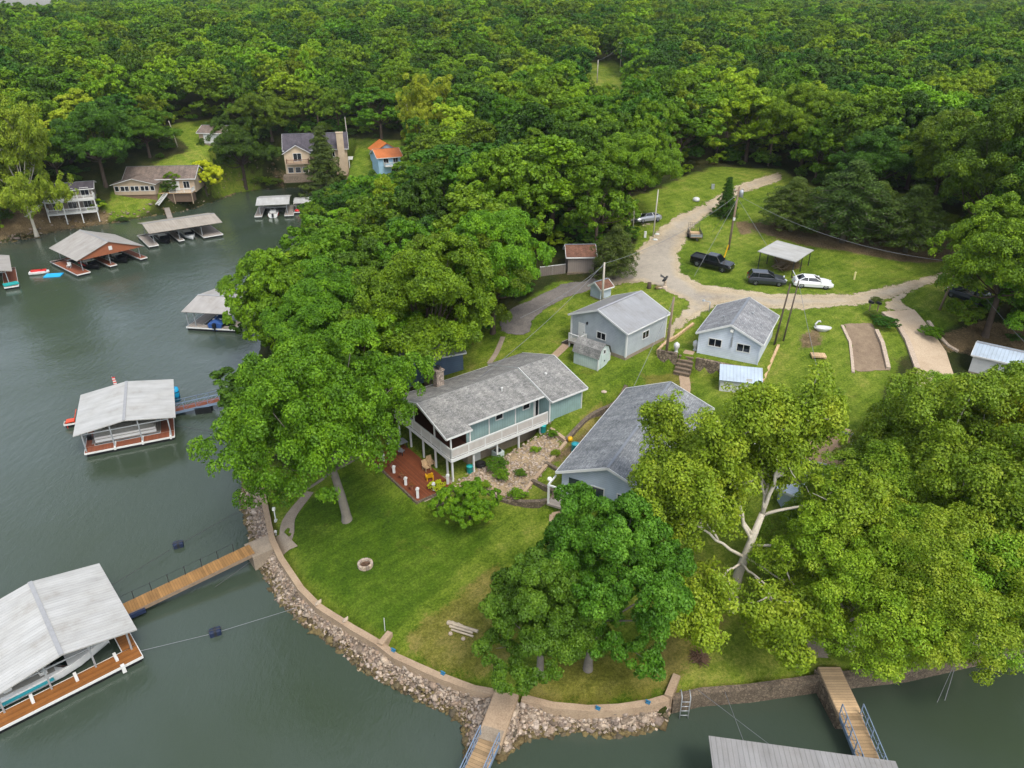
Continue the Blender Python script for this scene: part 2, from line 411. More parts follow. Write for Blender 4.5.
# ================================================================= TERRAIN
CTRL_PX = [ # (u, v, z)
 (268,500,1.4),(280,548,1.4),(300,590,1.4),(345,625,1.4),(400,655,1.4),(450,678,1.4),(510,693,1.4),(560,703,1.4),(620,705,1.4),(665,695,1.4),
 (700,690,1.4),(770,683,1.4),(830,675,1.4),(900,664,1.4),(960,655,1.4),(1024,642,1.4),
 (365,565,2.0),(420,600,1.8),(350,520,2.4),(300,520,1.8),(450,560,2.3),(500,600,1.9),(440,520,2.9),(480,520,3.0),(540,540,2.9),(330,480,2.8),(520,650,1.6),
 (600,640,1.8),(700,640,1.8),(640,580,2.6),(800,600,2.4),(900,600,2.4),(1000,600,2.4),(1024,560,3),
 (430,470,3.7),(380,450,3.7),(470,490,3.6),(520,485,3.8),(540,450,4.6),(500,455,4.2),(565,440,5.2),
 (590,420,6.4),(560,412,6.1),(620,395,7.1),(600,380,7.3),(580,355,7.7),(640,380,7.4),(655,375,7.6),
 (500,350,7.0),(470,360,6.6),(440,370,6.2),(400,390,5.2),
 (600,500,4.3),(560,490,4.1),(650,510,4.4),(690,440,6),(680,400,7.0),
 (690,370,7.4),(740,385,6.9),(700,400,6.8),(740,340,9.0),(720,320,9.6),
 (800,340,9.3),(830,370,8.4),(850,340,9.2),(800,390,7.2),(840,430,6.0),(830,310,10.2),
 (905,310,10.2),(925,345,8.8),(945,375,7.6),(960,420,6),(900,480,5),(980,365,7.5),(1020,360,7.5),(960,330,9.3),(1010,300,10.5),
 (690,300,10.3),(660,285,10.6),(620,285,10.0),(600,290,9.6),(560,300,9.2),(530,315,8.7),(510,328,8.3),(590,275,10.2),(700,250,11.8),(680,230,12.6),
 (710,210,13.6),(750,190,14.6),(780,174,15.5),(640,240,12.4),(645,215,14.2),(600,205,14.5),(700,195,14.8),(690,180,16),
 (728,250,11.6),(780,250,11.5),(840,260,11.3),(900,275,10.8),(945,272,10.6),(850,300,10.5),(780,295,10.7),(840,240,12.4),(905,250,11.8),(790,228,12.8),(880,200,15),(960,220,14),
 (60,215,2),(150,205,1.4),(100,215,1.2),(155,195,3.5),(190,192,3.5),(220,170,6),(200,130,9),(260,178,2),(318,180,5),(350,175,7),(385,168,8),(30,220,2.5),(0,225,2.5)]
CTRL_W = [(-30,75,3),(-28,95,3.5),(-20,70,5),(-20,110,6),(-5,85,8),(-10,130,9),(-35,130,5),(-40,150,5),(0,120,12),(10,140,14),(-42,110,2),(-36,165,6),
 (-100,170,6),(-150,160,6),(-150,130,2),(100,60,6),(100,100,10),(100,140,15),(60,140,15.5),(0,170,16),(60,170,17),(120,170,18),(-40,200,13),(-100,200,12),(-160,210,12),
 (60,45,3),(80,35,2),(160,60,5),(170,120,12),(180,180,18)]
_pts = np.array([tuple(P(*c)) for c in CTRL_PX] + CTRL_W)
def _U(r2): return np.where(r2 > 1e-9, r2*np.log(np.maximum(r2, 1e-9)), 0)
_S = 50.0
_X = _pts[:, :2]/_S; _n = len(_X)
_K = _U(((_X[:,None]-_X[None])**2).sum(-1)) + np.eye(_n)*.004
_Pm = np.c_[np.ones(_n), _X]
_A = np.block([[_K, _Pm], [_Pm.T, np.zeros((3,3))]])
_W = np.linalg.solve(_A, np.r_[_pts[:,2], 0,0,0])
def tps(x, y):
    q = np.stack([x, y], -1)/_S
    out = np.empty(len(q))
    for i in range(0, len(q), 20000):
        c = q[i:i+20000]
        out[i:i+20000] = _U(((c[:,None]-_X[None])**2).sum(-1)) @ _W[:_n] + _W[_n] + c @ _W[_n+1:]
    return out
def sstep(t): t = np.clip(t, 0, 1); return t*t*(3-2*t)

# shoreline (water's edge) surveyed at z=0
SHORE_PX = [(-400,285),(-160,268),(-60,252),(0,244),(30,238),(62,230),(100,225),(140,218),(185,211),(222,198),(232,193),(262,189),(300,187),(330,187),(352,192),
 (338,210),(308,245),(280,285),(262,325),(250,380),(246,430),(246,470),(244,500),(253,534),(257,551),(267,572),(281,597),(301.5,617),(327,635),(350,653),(365,667),(393,682),(426,700),(451,710),(465,718),
 (469,740),(469,758),(485,764),(497,761),(512,748),(525,738),(553,733),(578,729),(614,735),(646,730),(668,720),(672,705),(701,700),(752,695),(823,685),(846,682),(909,675),(962,663),(998,654),(1024,651),(1160,632),(1400,600)]
_sh = [tuple(P(u, v, 0)[:2]) for u, v in SHORE_PX] + [(260,60),(5000,40),(5000,6000),(-5000,6000),(-5000,125)]
_sh = np.array(_sh)
def inside(poly, x, y):
    c = np.zeros(len(x), bool); n = len(poly)
    for i in range(n):
        x0,y0 = poly[i]; x1,y1 = poly[(i+1)%n]
        if y0 == y1: continue
        k = ((y0 > y) != (y1 > y)) & (x < (x1-x0)*(y-y0)/(y1-y0)+x0)
        c ^= k
    return c
def pdist(poly, x, y, closed=True):
    d = np.full(len(x), 1e18); n = len(poly)
    for i in range(n if closed else n-1):
        a = poly[i]; b = poly[(i+1)%n]; e = np.subtract(b, a); L2 = max(e@e, 1e-9)
        t = np.clip(((x-a[0])*e[0]+(y-a[1])*e[1])/L2, 0, 1)
        d = np.minimum(d, (x-a[0]-t*e[0])**2+(y-a[1]-t*e[1])**2)
    return np.sqrt(d)
PADS = []   # (polygon world, z, blend)
def far_h(x, y):
    az = x/np.maximum(y, 1)
    h = 14 + 16*sstep((y-150)/230)
    ridge = 30*sstep((y-420)/500)*(.25+.75*sstep((az+.60)/.16)) - 6*sstep((y-380)/200)*(1-sstep((az+.60)/.16))
    return h + ridge + 1.2*np.sin(x*.021+1.3)*np.cos(y*.017) + 2.0*np.sin(x*.006+y*.004)*sstep((y-200)/200)
def H(x, y):
    x = np.atleast_1d(np.asarray(x, float)); y = np.atleast_1d(np.asarray(y, float))
    w = sstep((np.hypot(x*.8, y)-165)/60)
    near = np.clip(tps(np.clip(x, -260, 260), np.clip(y, 5, 260)), .6, 40)
    h = near*(1-w) + far_h(x, y)*w
    for poly, z, bl in PADS:
        xs = poly[:,0]; ys = poly[:,1]
        k = np.where((x > xs.min()-bl) & (x < xs.max()+bl) & (y > ys.min()-bl) & (y < ys.max()+bl))[0]
        if len(k) == 0: continue
        d = pdist(poly, x[k], y[k]); d[inside(poly, x[k], y[k])] = 0
        ww = sstep(1-d/bl); h[k] = h[k]*(1-ww) + z*ww
    # shoreline
    k = np.where(y < 260)[0]
    if len(k):
        xx, yy = x[k], y[k]
        d = pdist(_sh, xx, yy); ins = inside(_sh, xx, yy); s = np.where(ins, d, -d)
        bl = np.where((xx > 9.5) & (yy < 60), .35, np.where(yy < 75, 2.6, 2.5))
        e = sstep(s/bl)
        hh = np.where(s >= 0, -.25 + (h[k]+.25)*e, -.25 - np.minimum(1.6, -s*.4))
        h[k] = hh
    return h
def h1(x, y): return float(H([x], [y])[0])
_ts = np.concatenate([np.arange(20, 220, .4), np.arange(220, 1500, 3)])
def G(u, v):
    """point of the terrain seen at pixel u,v"""
    a = (u-512)/F; b = (v-384)/F; dy = CP-b*SP; dz = -(SP+b*CP)
    hh = HC+dz*_ts - H(a*_ts, dy*_ts)
    k = np.where(hh < 0)[0]
    if len(k) == 0: t = 1500.
    else:
        lo, hi = _ts[max(k[0]-1,0)], _ts[k[0]]
        for _ in range(12):
            m = (lo+hi)/2
            if HC+dz*m - h1(a*m, dy*m) < 0: hi = m
            else: lo = m
        t = hi
    x, y = a*t, dy*t
    return Vector((x, y, h1(x, y)))
def g3(x, y, dz=0): return Vector((x, y, h1(x, y)+dz))

# ---- local frames of the buildings (world, metres)
def frame_pts(o, ang, pts):
    c, s = math.cos(ang), math.sin(ang)
    return np.array([(o[0]+c*x-s*y, o[1]+s*x+c*y) for x, y in pts])
MAIN_O, MAIN_A = (-8.63, 57.67), R(37.6)
GAR_O, GAR_A, GAR_L, GAR_W = (12.4, 71.1), R(46), 7.6, 7.7
COT_O, COT_A, COT_L, COT_W = (26.0, 68.6), R(62), 8.6, 6.4
H3_O, H3_A, H3_L, H3_W = (4.3, 51.2), R(62), 16.5, 8.4
PADS += [
 (frame_pts(MAIN_O, MAIN_A, [(-3.8,-5.5),(11.5,-3.2),(11.5,-2.6),(3,-2.6),(3,4.6),(-3.8,4.6)]), 3.75, 1.1),
 (frame_pts(MAIN_O, MAIN_A, [(12.2,-5.6),(16.6,-5.6),(16.6,4.8),(12.2,4.8)]), 6.3, .7),
 (frame_pts(GAR_O, GAR_A, [(-.2,-.2),(GAR_L+.2,-.2),(GAR_L+.2,GAR_W+.2),(-.2,GAR_W+.2)]), 8.1, 1.5),
 (frame_pts(COT_O, COT_A, [(-1.3,-.8),(COT_L+.4,-.8),(COT_L+.4,COT_W+.5),(3.2,COT_W+.9),(1.6,COT_W+4.0),(-1.3,COT_W+4.0)]), 8.75, .35),
 (frame_pts(COT_O, COT_A, [(-5.2,-1.0),(-2.0,-1.0),(-2.0,COT_W+4.2),(-5.2,COT_W+4.2)]), 7.0, .6),
 (frame_pts(H3_O, H3_A, [(-.6,-H3_W-.4),(H3_L+.4,-H3_W-.4),(H3_L+.4,.4),(-.6,.4)]), 4.55, 1.6),
]
# ---------------------------------------------------------------- ground sheet
def lines(spec):
    out = []
    for a, b, st in spec: out += list(np.arange(a, b, st))
    return np.array(out)
def geo(a, b, n): return np.geomspace(a, b, n)
gx = np.r_[-geo(131, 5000, 26)[::-1], lines([(-130,-60,1.6),(-60,62,.6),(62,130,1.6)]), geo(131, 5000, 26)]
gy = np.r_[lines([(4,20,2),(20,112,.6),(112,260,2.0)]), geo(262, 5900, 46)]
GX, GY = np.meshgrid(gx, gy); nx, ny = len(gx), len(gy)
GZ = H(GX.ravel(), GY.ravel())
idx = np.arange(nx*ny).reshape(ny, nx)
quads = np.stack([idx[:-1,:-1], idx[:-1,1:], idx[1:,1:], idx[1:,:-1]], -1).reshape(-1, 4)
def poly_px(pts): return np.array([tuple(G(u, v)[:2]) for u, v in pts])
DIRT_PX = [ # bare brown ground
 [(735,222),(760,232),(800,245),(850,252),(900,262),(945,262),(960,250),(930,225),(880,225),(800,222)],
 [(940,335),(985,320),(1030,330),(1030,362),(985,356),(945,350)],
 [(770,257),(800,255),(800,268),(780,272)], [(540,470),(580,452),(600,445),(595,432),(575,440)],
 [(30,205),(112,210),(100,228),(60,232),(0,240),(-60,245),(-60,215)],
 [(270,165),(350,170),(345,190),(285,188)],
 [(735,222),(748,220),(752,232),(740,236)],
 [(800,335),(818,330),(822,345),(800,350)]]
DRY_PX = [ # yellowish dry grass
 [(405,635),(500,560),(520,640),(480,680),(420,660)], [(520,700),(560,660),(690,640),(680,690),(600,708)], [(560,470),(600,440),(640,395),(600,400),(560,445)],
 [(640,372),(690,362),(690,400),(650,420)], [(650,600),(720,580),(720,640),(660,680)]]
FLOOR_W = []
MOW_PX = [[(288,520),(350,470),(420,520),(505,525),(440,590),(385,640),(300,575)]]
xx, yy = GX.ravel(), GY.ravel()
def maskof(polys, bl):
    m = np.zeros(len(xx))
    for pp in polys:
        po = poly_px(pp); k = np.where((np.abs(xx-po[:,0].mean()) < 60) & (np.abs(yy-po[:,1].mean()) < 60))[0]
        d = pdist(po, xx[k], yy[k]); d = np.where(inside(po, xx[k], yy[k]), -d, d)
        m[k] = np.maximum(m[k], sstep(.5-d/(2*bl)))
    return m
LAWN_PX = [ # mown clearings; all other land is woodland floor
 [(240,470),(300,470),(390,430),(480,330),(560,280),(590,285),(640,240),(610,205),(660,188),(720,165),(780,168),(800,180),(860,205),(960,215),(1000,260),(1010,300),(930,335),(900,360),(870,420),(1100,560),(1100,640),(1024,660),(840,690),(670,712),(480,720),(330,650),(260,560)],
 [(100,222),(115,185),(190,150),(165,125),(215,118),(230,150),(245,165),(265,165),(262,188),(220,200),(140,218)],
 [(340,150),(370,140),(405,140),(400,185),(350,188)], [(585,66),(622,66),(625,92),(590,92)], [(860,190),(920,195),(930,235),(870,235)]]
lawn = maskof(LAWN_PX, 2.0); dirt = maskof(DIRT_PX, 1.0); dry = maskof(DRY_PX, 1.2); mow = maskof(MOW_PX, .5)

def ground_material():
    g = N('grass_and_soil'); pos = g.tc.outputs['Object']
    def att(n):
        a = g.n('ShaderNodeAttribute', attribute_name=n); return a.outputs['Fac']
    n0 = g.noise(.09, 5, .6, pos, .5); n1 = g.noise(.5, 6, .65, pos, .4); n2 = g.noise(5, 5, .75, pos); n3 = g.noise(22, 3, .7, pos)
    f = g.math('ADD', g.math('ADD', g.math('MULTIPLY', n0, .35), g.math('MULTIPLY', n1, .4)), g.math('MULTIPLY', n2, .3))
    grass = g.ramp(f, [(.36, lin('#33490d')), (.46, lin('#4a6012')), (.55, lin('#647524')), (.66, lin('#80803e'))])
    lush = g.ramp(f, [(.36, lin('#2a4209')), (.5, lin('#3f580d')), (.64, lin('#586c1e'))])
    dryc = g.ramp(f, [(.36, lin('#4a5016')), (.5, lin('#656128')), (.64, lin('#7d7042'))])
    soil = g.ramp(f, [(.36, lin('#40351f')), (.5, lin('#5d4f38')), (.64, lin('#7a6a50'))])
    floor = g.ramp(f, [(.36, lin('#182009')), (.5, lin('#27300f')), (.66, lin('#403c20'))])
    def soft(a, k=.5):
        t = g.math('ADD', att(a), g.math('MULTIPLY', g.math('SUBTRACT', g.math('ADD', g.math('MULTIPLY', n1, .5), g.math('MULTIPLY', n2, .5)), .5), 2.6))
        return g.ramp(t, [(.38, (0,)*3), (.62, (1,)*3)])
    c = g.mix(att('mow'), grass, lush)
    c = g.mix(g.math('MULTIPLY', soft('dry'), .8), c, dryc)
    wv = g.n('ShaderNodeTexWave'); wm = g.n('ShaderNodeMapping'); wm.inputs['Rotation'].default_value = (0,0,R(52)); g.l(pos, wm.inputs[0]); g.l(wm.outputs[0], wv.inputs['Vector'])
    wv.inputs['Scale'].default_value = .28; wv.inputs['Distortion'].default_value = 3.0; wv.inputs['Detail'].default_value = 3
    c = g.mix(1, c, g.ramp(wv.outputs['Fac'], [(.3, (.93,.94,.92)), (.7, (1.07,1.06,1.04))]), 'MULTIPLY')
    patch = g.ramp(g.noise(.22, 5, .7, pos, 1.0), [(.60, (0,)*3), (.74, (.55,)*3)])
    c = g.mix(patch, c, dryc)
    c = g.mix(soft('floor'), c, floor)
    c = g.mix(soft('dirt'), c, soil)
    c = g.mix(1, c, g.ramp(n3, [(.28, (.5,.55,.5)), (.5, (1,1,1)), (.72, (1.55,1.45,1.3))]), 'MULTIPLY')
    c = g.mix(1, c, g.ramp(n2, [(.3, (.68,)*3), (.7, (1.3,)*3)]), 'MULTIPLY')
    g.bump(g.math('ADD', n3, n2), .9, .08)
    return g.fin(c, .95, 0, .15)
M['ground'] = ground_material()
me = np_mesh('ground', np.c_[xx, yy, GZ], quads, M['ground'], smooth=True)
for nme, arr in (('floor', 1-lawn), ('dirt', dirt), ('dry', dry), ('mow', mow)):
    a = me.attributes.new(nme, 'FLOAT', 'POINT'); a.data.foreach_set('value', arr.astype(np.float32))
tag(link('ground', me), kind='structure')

# ---------------------------------------------------------------- water
def water_material():
    g = N('lake_water'); pos = g.tc.outputs['Object']
    mp = g.n('ShaderNodeMapping'); mp.inputs['Rotation'].default_value = (0,0,R(25)); mp.inputs['Scale'].default_value = (1,.45,1); g.l(pos, mp.inputs[0])
    w1 = g.noise(1.3, 5, .6, mp.outputs[0], .4); w2 = g.noise(5.5, 3, .6, mp.outputs[0]); w3 = g.noise(.16, 3, .5, pos)
    patch = g.ramp(g.noise(.035, 3, .5, pos, .8), [(.35, (.2,)*3), (.65, (1,)*3)])
    h = g.math('MULTIPLY', g.math('ADD', g.math('ADD', g.math('MULTIPLY', w1, .7), g.math('MULTIPLY', w2, .3)), g.math('MULTIPLY', w3, .45)), patch)
    g.bump(h, .38, .36)
    c = g.ramp(g.noise(.03, 4, .5, pos, .6), [(.3, lin('#323d2b')), (.7, lin('#404b45'))])
    g.fin(c, .03, 0, .9); g.b.inputs['IOR'].default_value = 1.333
    return g.mat
M['water'] = water_material()
wb = MB()
wx = np.r_[-5000, -400, np.arange(-140, 141, 20.), 400, 5000]; wy = np.r_[-40, np.arange(0, 241, 20.), 600]
vs = [(a, b, 0) for b in wy for a in wx]; k = len(wx)
wb.add(vs, [(j*k+i, j*k+i+1, (j+1)*k+i+1, (j+1)*k+i) for j in range(len(wy)-1) for i in range(k-1)])
tag(wb.build('water', M['water']), kind='structure')

# ---------------------------------------------------------------- draped sheets (roads, paths)
def sheet(name, px, mat, lift=.03, step=.8, kind='structure', jag=.0, world=None, seed=1):
    po = world if world is not None else poly_px(px)
    out = []; rr = random.Random(seed)
    n = len(po)
    for i in range(n):   # densify + irregular edge
        a = np.array(po[i]); b = np.array(po[(i+1)%n]); d = np.linalg.norm(b-a); m = max(1, int(d/step))
        nr = np.array([b[1]-a[1], a[0]-b[0]])/max(d, 1e-6)
        for j in range(m):
            out.append(a+(b-a)*j/m + nr*(rr.uniform(-jag, jag)))
    out = np.array(out); m = len(out)
    ax = np.arange(out[:,0].min(), out[:,0].max(), step); ay = np.arange(out[:,1].min(), out[:,1].max(), step)
    A, B = np.meshgrid(ax, ay); A = A.ravel(); B = B.ravel()
    k = inside(out, A, B) & (pdist(out, A, B) > step*.35)
    pts = [Vector(p) for p in out] + [Vector((a, b)) for a, b in zip(A[k], B[k])]
    v, e, f, *_ = delaunay_2d_cdt(pts, [(i, (i+1)%m) for i in range(m)], [], 1, 1e-4)
    V = np.array([tuple(p) for p in v]); z = H(V[:,0], V[:,1])+lift
    mb = MB(); mb.add([(a, b, c) for (a, b), c in zip(V, z)], [tuple(q) for q in f])
    o = mb.build(name, mat, smooth=True)
    ed = o.data.attributes.new('edge', 'FLOAT', 'POINT'); ed.data.foreach_set('value', pdist(out, V[:,0], V[:,1]).astype(np.float32))
    return tag(o, kind=kind)
def ribbon(name, pts, w, mat, lift=.04, kind='structure', thick=0):
    """strip of width w along world points (x,y) that follows the terrain"""
    pts = [np.array(p[:2], float) for p in pts]; P2 = []
    for i in range(len(pts)-1):
        d = np.linalg.norm(pts[i+1]-pts[i]); m = max(1, int(d/.6))
        for j in range(m): P2.append(pts[i]+(pts[i+1]-pts[i])*j/m)
    P2.append(pts[-1]); P2 = np.array(P2)
    for _ in range(3): P2[1:-1] = (P2[:-2]+P2[1:-1]*2+P2[2:])/4
    t = np.gradient(P2, axis=0); t /= np.linalg.norm(t, axis=1)[:,None]; nr = np.c_[-t[:,1], t[:,0]]
    ws = np.interp(np.linspace(0,1,len(P2)), np.linspace(0,1,len(w)), w) if isinstance(w, (list,tuple)) else np.full(len(P2), w)
    a = P2+nr*ws[:,None]/2; b = P2-nr*ws[:,None]/2
    za = H(a[:,0], a[:,1]); zb = H(b[:,0], b[:,1]); z = np.maximum(za, zb)+lift
    mb = MB(); k = len(P2)
    if thick:
        vs = [(*p, q) for p, q in zip(a, z)] + [(*p, q) for p, q in zip(b, z)] + [(*p, q-thick) for p, q in zip(a, z)] + [(*p, q-thick) for p, q in zip(b, z)]
        fs = []
        for i in range(k-1):
            fs += [(k+i, k+i+1, i+1, i), (i, i+1, 2*k+i+1, 2*k+i), (k+i+1, k+i, 3*k+i, 3*k+i+1)]
        fs += [(0, 2*k, 3*k, k), (k-1, 2*k-1, 4*k-1, 3*k-1)]
        mb.add(vs, fs)
    else:
        za = za+lift; zb = zb+lift
        vs = [(*p, q) for p, q in zip(a, za)] + [(*p, q) for p, q in zip(b, zb)]
        mb.add(vs, [(k+i, k+i+1, i+1, i) for i in range(k-1)])
    o = mb.build(name, mat, smooth=not thick)
    return tag(o, kind=kind)
M['road'] = gravel('gravel_road', [(.34, '#746c62'), (.46, '#887f72'), (.55, '#998f7e'), (.68, '#aa9e8a')], .16, 11, .95, .3, 1.2)
M['lightgravel'] = gravel('pale_gravel', [(.34, '#7c705a'), (.5, '#978a72'), (.68, '#aea187')], .3, 6, .95, .3, 1.6)
M['asphalt'] = gravel('old_asphalt', [(.34, '#4b4846'), (.5, '#5f5b57'), (.68, '#756f69')], .25, 8, .95, .2, .7)
M['bay'] = gravel('brown_gravel', [(.34, '#5f5142'), (.5, '#756554'), (.68, '#887863')], .4, 7, .95, .3, .5)
M['crushed'] = gravel('rock_garden_gravel', [(.34, '#5d4f3a'), (.48, '#7c6c56'), (.6, '#978569'), (.7, '#a89782')], .5, 4, .95, .8, .8)
PATHS = {}
def build_surfaces():
    sheet('road_verge', [(598,280),(640,243),(672,215),(700,203),(740,182),(783,170),(787,180),(745,194),(716,212),(697,228),(682,255),(685,272),(705,283),(770,292),(850,292),(905,280),(948,266),(956,276),(920,292),(880,305),(800,312),(772,312),(745,306),(720,308),(690,324),(668,348),(655,346),(668,320),(690,302),(668,290),(640,284),(605,289)], M['lightgravel'], .02, .8, jag=.1, seed=3)
    sheet('road', [(600,277),(642,245),(676,216),(702,205),(742,184),(781,172),(784,178),(744,192),(712,212),(692,230),(678,256),(682,276),(702,288),(770,296),(850,296),(900,284),(948,269),(952,275),(910,292),(880,302),(800,308),(775,308),(745,303),(716,305),(686,322),(664,344),(660,340),(672,318),(686,304),(665,293),(640,282),(604,287)], M['road'], .045, .8, jag=.1, seed=4)
    sheet('driveway', [(604,288),(600,277),(560,284),(530,299),(508,310),(497,321),(498,334),(514,337),(532,334),(533,322),(548,308),(575,296)], M['asphalt'], .055, .8, jag=.15, seed=5)
    sheet('side_track', [(640,222),(600,208),(560,206),(560,212),(600,216),(645,230),(672,220)], M['lightgravel'], .05, .9, jag=.3, seed=6)
    sheet('parking_bay', [(841,324),(872,322),(886,345),(892,372),(852,374),(850,345)], M['bay'], .05, .8, jag=.1, seed=7)
    sheet('concrete_driveway', [(886,312),(914,310),(946,352),(960,395),(918,400),(915,360),(900,330)], M['paleconc'], .07, .8, seed=8)
    sheet('cracked_asphalt_apron', [(880,306),(903,288),(912,293),(905,303),(917,311),(886,315)], M['road'], .065, .8, jag=.12, seed=9)
    sheet('rock_garden', [(447,492),(470,470),(505,455),(548,430),(566,443),(552,462),(530,490),(518,503),(495,497),(470,490)], M['crushed'], .04, .6, jag=.12, seed=10)
    sheet('terrace_ground', [(372,458),(382,450),(405,470),(455,478),(447,492),(425,502)], M['concrete'], .02, .8, seed=12)
    for nm, pts, w, mt in [
        ('path', [(690,351),(685,362),(683,375),(686,385),(684,396)], 1.1, M['path']),
        ('path', [(594,336),(575,338),(566,345),(557,354),(548,362)], 1.0, M['path']),
        ('path', [(556,512),(555,530),(554,552),(560,570)], 1.1, M['path']),
        ('path', [(282,550),(288,538),(286,525),(290,515),(302,502),(310,492)], [1.5,1.2,.9], M['concrete']),
        ('path', [(503,337),(500,345),(495,356),(489,364)], .6, M['concrete']),
        ('path', [(705,350),(712,338),(716,326)], 1.3, M['path'])]:
        ribbon(nm, [G(u, v)[:2] for u, v in pts], w, mt, .05)
    sheet('landing_slab', [(258,548),(284,533),(298,547),(274,564)], M['concrete'], .1, .6, seed=13)
build_surfaces()
# ================================================================= BUILDINGS
def facept(face, L, W):
    """local frame of a wall face: maps (s along wall, z, d outwards) to local xyz"""
    return {'x0': lambda s, z, d: (-d, W-s, z), 'x1': lambda s, z, d: (L+d, s, z),
            'y0': lambda s, z, d: (s, -d, z), 'y1': lambda s, z, d: (L-s, W+d, z)}[face]
def window(par, fp, s, z, w, h, fm=None, gm=None, bars=1, name='window'):
    """window standing on a wall: frame with mullions, pane as sub-part"""
    fm = fm or M['trim']; gm = gm or M['glass']; t = .09
    def bx(mb, s0, s1, z0, z1, d0, d1):
        a = fp(s0, z0, d0); b = fp(s1, z1, d1)
        mb.box(min(a[0],b[0]),min(a[1],b[1]),min(a[2],b[2]),max(a[0],b[0]),max(a[1],b[1]),max(a[2],b[2]))
    mb = MB()
    bx(mb, s-w/2-t, s+w/2+t, z-t, z, -.02, .06); bx(mb, s-w/2-t, s+w/2+t, z+h, z+h+t, -.02, .06)
    bx(mb, s-w/2-t, s-w/2, z, z+h, -.02, .057); bx(mb, s+w/2, s+w/2+t, z, z+h, -.02, .057)
    for i in range(bars):
        c = s-w/2+w*(i+1)/(bars+1); bx(mb, c-.025, c+.025, z, z+h, 0, .05)
    f = mb.build(name, fm, par)
    gb = MB(); bx(gb, s-w/2, s+w/2, z, z+h, -.03, .018); gb.build('pane', gm, f)
    return f
def door(par, fp, s, z, w=.92, h=2.05, m=None):
    mb = MB()
    a = fp(s-w/2, z, -.02); b = fp(s+w/2, z+h, .05)
    mb.box(min(a[0],b[0]),min(a[1],b[1]),z,max(a[0],b[0]),max(a[1],b[1]),z+h)
    for (q0, q1) in ((z+.2, z+.95), (z+1.1, z+1.85)):
        a = fp(s-w/2+.15, q0, .045); b = fp(s+w/2-.15, q1, .065)
        mb.box(min(a[0],b[0]),min(a[1],b[1]),q0,max(a[0],b[0]),max(a[1],b[1]),q1)
    d = mb.build('door', m or M['trim'], par)
    hb = MB(); a = fp(s+w/2-.12, z+1, .05); b = fp(s+w/2-.06, z+1.08, .12)
    hb.box(min(a[0],b[0]),min(a[1],b[1]),z+1,max(a[0],b[0]),max(a[1],b[1]),z+1.08); hb.build('handle', M['dark'], d)
    return d
def gable_walls(L, W, ze, zr, z0=0, par=None, m=None, yr=None):
    yr = W/2 if yr is None else yr
    mb = MB(); y = [0, W]
    vs = [(0,0,z0),(L,0,z0),(L,W,z0),(0,W,z0),(0,0,ze),(L,0,ze),(L,W,ze),(0,W,ze),(0,yr,zr),(L,yr,zr)]
    mb.add(vs, [(0,1,5,4),(2,3,7,6),(3,0,4,8,7),(1,2,6,9,5),(4,5,9,8),(6,7,8,9)])
    return mb.build('wall', m, par)
def gable_roof(L, W, ze, zr, ov=.35, og=.35, t=.14, par=None, m=None, trim=None, yr=None, name='roof'):
    yr = W/2 if yr is None else yr
    s0 = (zr-ze)/yr; s1 = (zr-ze)/(W-yr); lift = t
    mb = MB()
    a = (-og, -ov, ze-ov*s0+lift); b = (L+og, -ov, ze-ov*s0+lift); c = (L+og, yr, zr+lift); d = (-og, yr, zr+lift)
    e = (L+og, W+ov, ze-ov*s1+lift); f = (-og, W+ov, ze-ov*s1+lift)
    mb.slab([a, b, c, d], t, 0, 1); mb.slab([e, f, (-og, yr, zr+lift+.002), (L+og, yr, zr+lift+.002)], t, 0, 1)
    r = mb.build(name, [m, trim or M['trim']], par)
    # ridge cap + barge boards and gutters as the roof's own trim
    tb = MB(); up = Vector((0,0,.012))
    for q0, q1 in ((a, d), (f, d), (b, c), (e, c)):
        q0 = Vector(q0); q1 = Vector(q1); dx = Vector((-.02 if q0.x < 0 else .02, 0, -t/2-.01))
        tb.beam(q0+dx, q1+dx, .05, t+.08)
    for q0, q1 in ((a, b), (f, e)):
        q0 = Vector(q0); q1 = Vector(q1); dy = Vector((0, -.03 if q0.y < 0 else .03, -t/2-.02)); tb.beam(q0+dy, q1+dy, .06, t)
    tb.build('fascia', trim or M['trim'], r)
    cb = MB(); cb.beam(Vector(d)+up*2, Vector(c)+up*2, .26, .03); cb.build('ridge_cap', M['metalcap'] if m in (M['metalroof'], M['whiteroof'], M['paleblueroof']) else M['cap_grey'], r)
    return r
def railing(par, pts, h=1.0, m=None, name='railing', step=.14, post=1.8, t=.03):
    """balustrade along local 3-D points"""
    mb = MB()
    for a, b in zip(pts[:-1], pts[1:]):
        a = Vector(a); b = Vector(b); L = (b-a).length; up = Vector((0,0,h))
        mb.beam(a+up, b+up, .11, .05); mb.beam(a+Vector((0,0,.1)), b+Vector((0,0,.1)), .05, .07); mb.beam(a+up*.9, b+up*.9, .04, .06)
        n = int(L/step)
        for i in range(1, n): q = a+(b-a)*i/n; mb.box(q.x-t/2, q.y-t/2, q.z+.1, q.x+t/2, q.y+t/2, q.z+h*.9)
        k = max(1, round(L/post))
        for i in range(k+1): q = a+(b-a)*i/k; mb.box(q.x-.05, q.y-.05, q.z, q.x+.05, q.y+.05, q.z+h+.04)
    return mb.build(name, m or M['trim'], par)
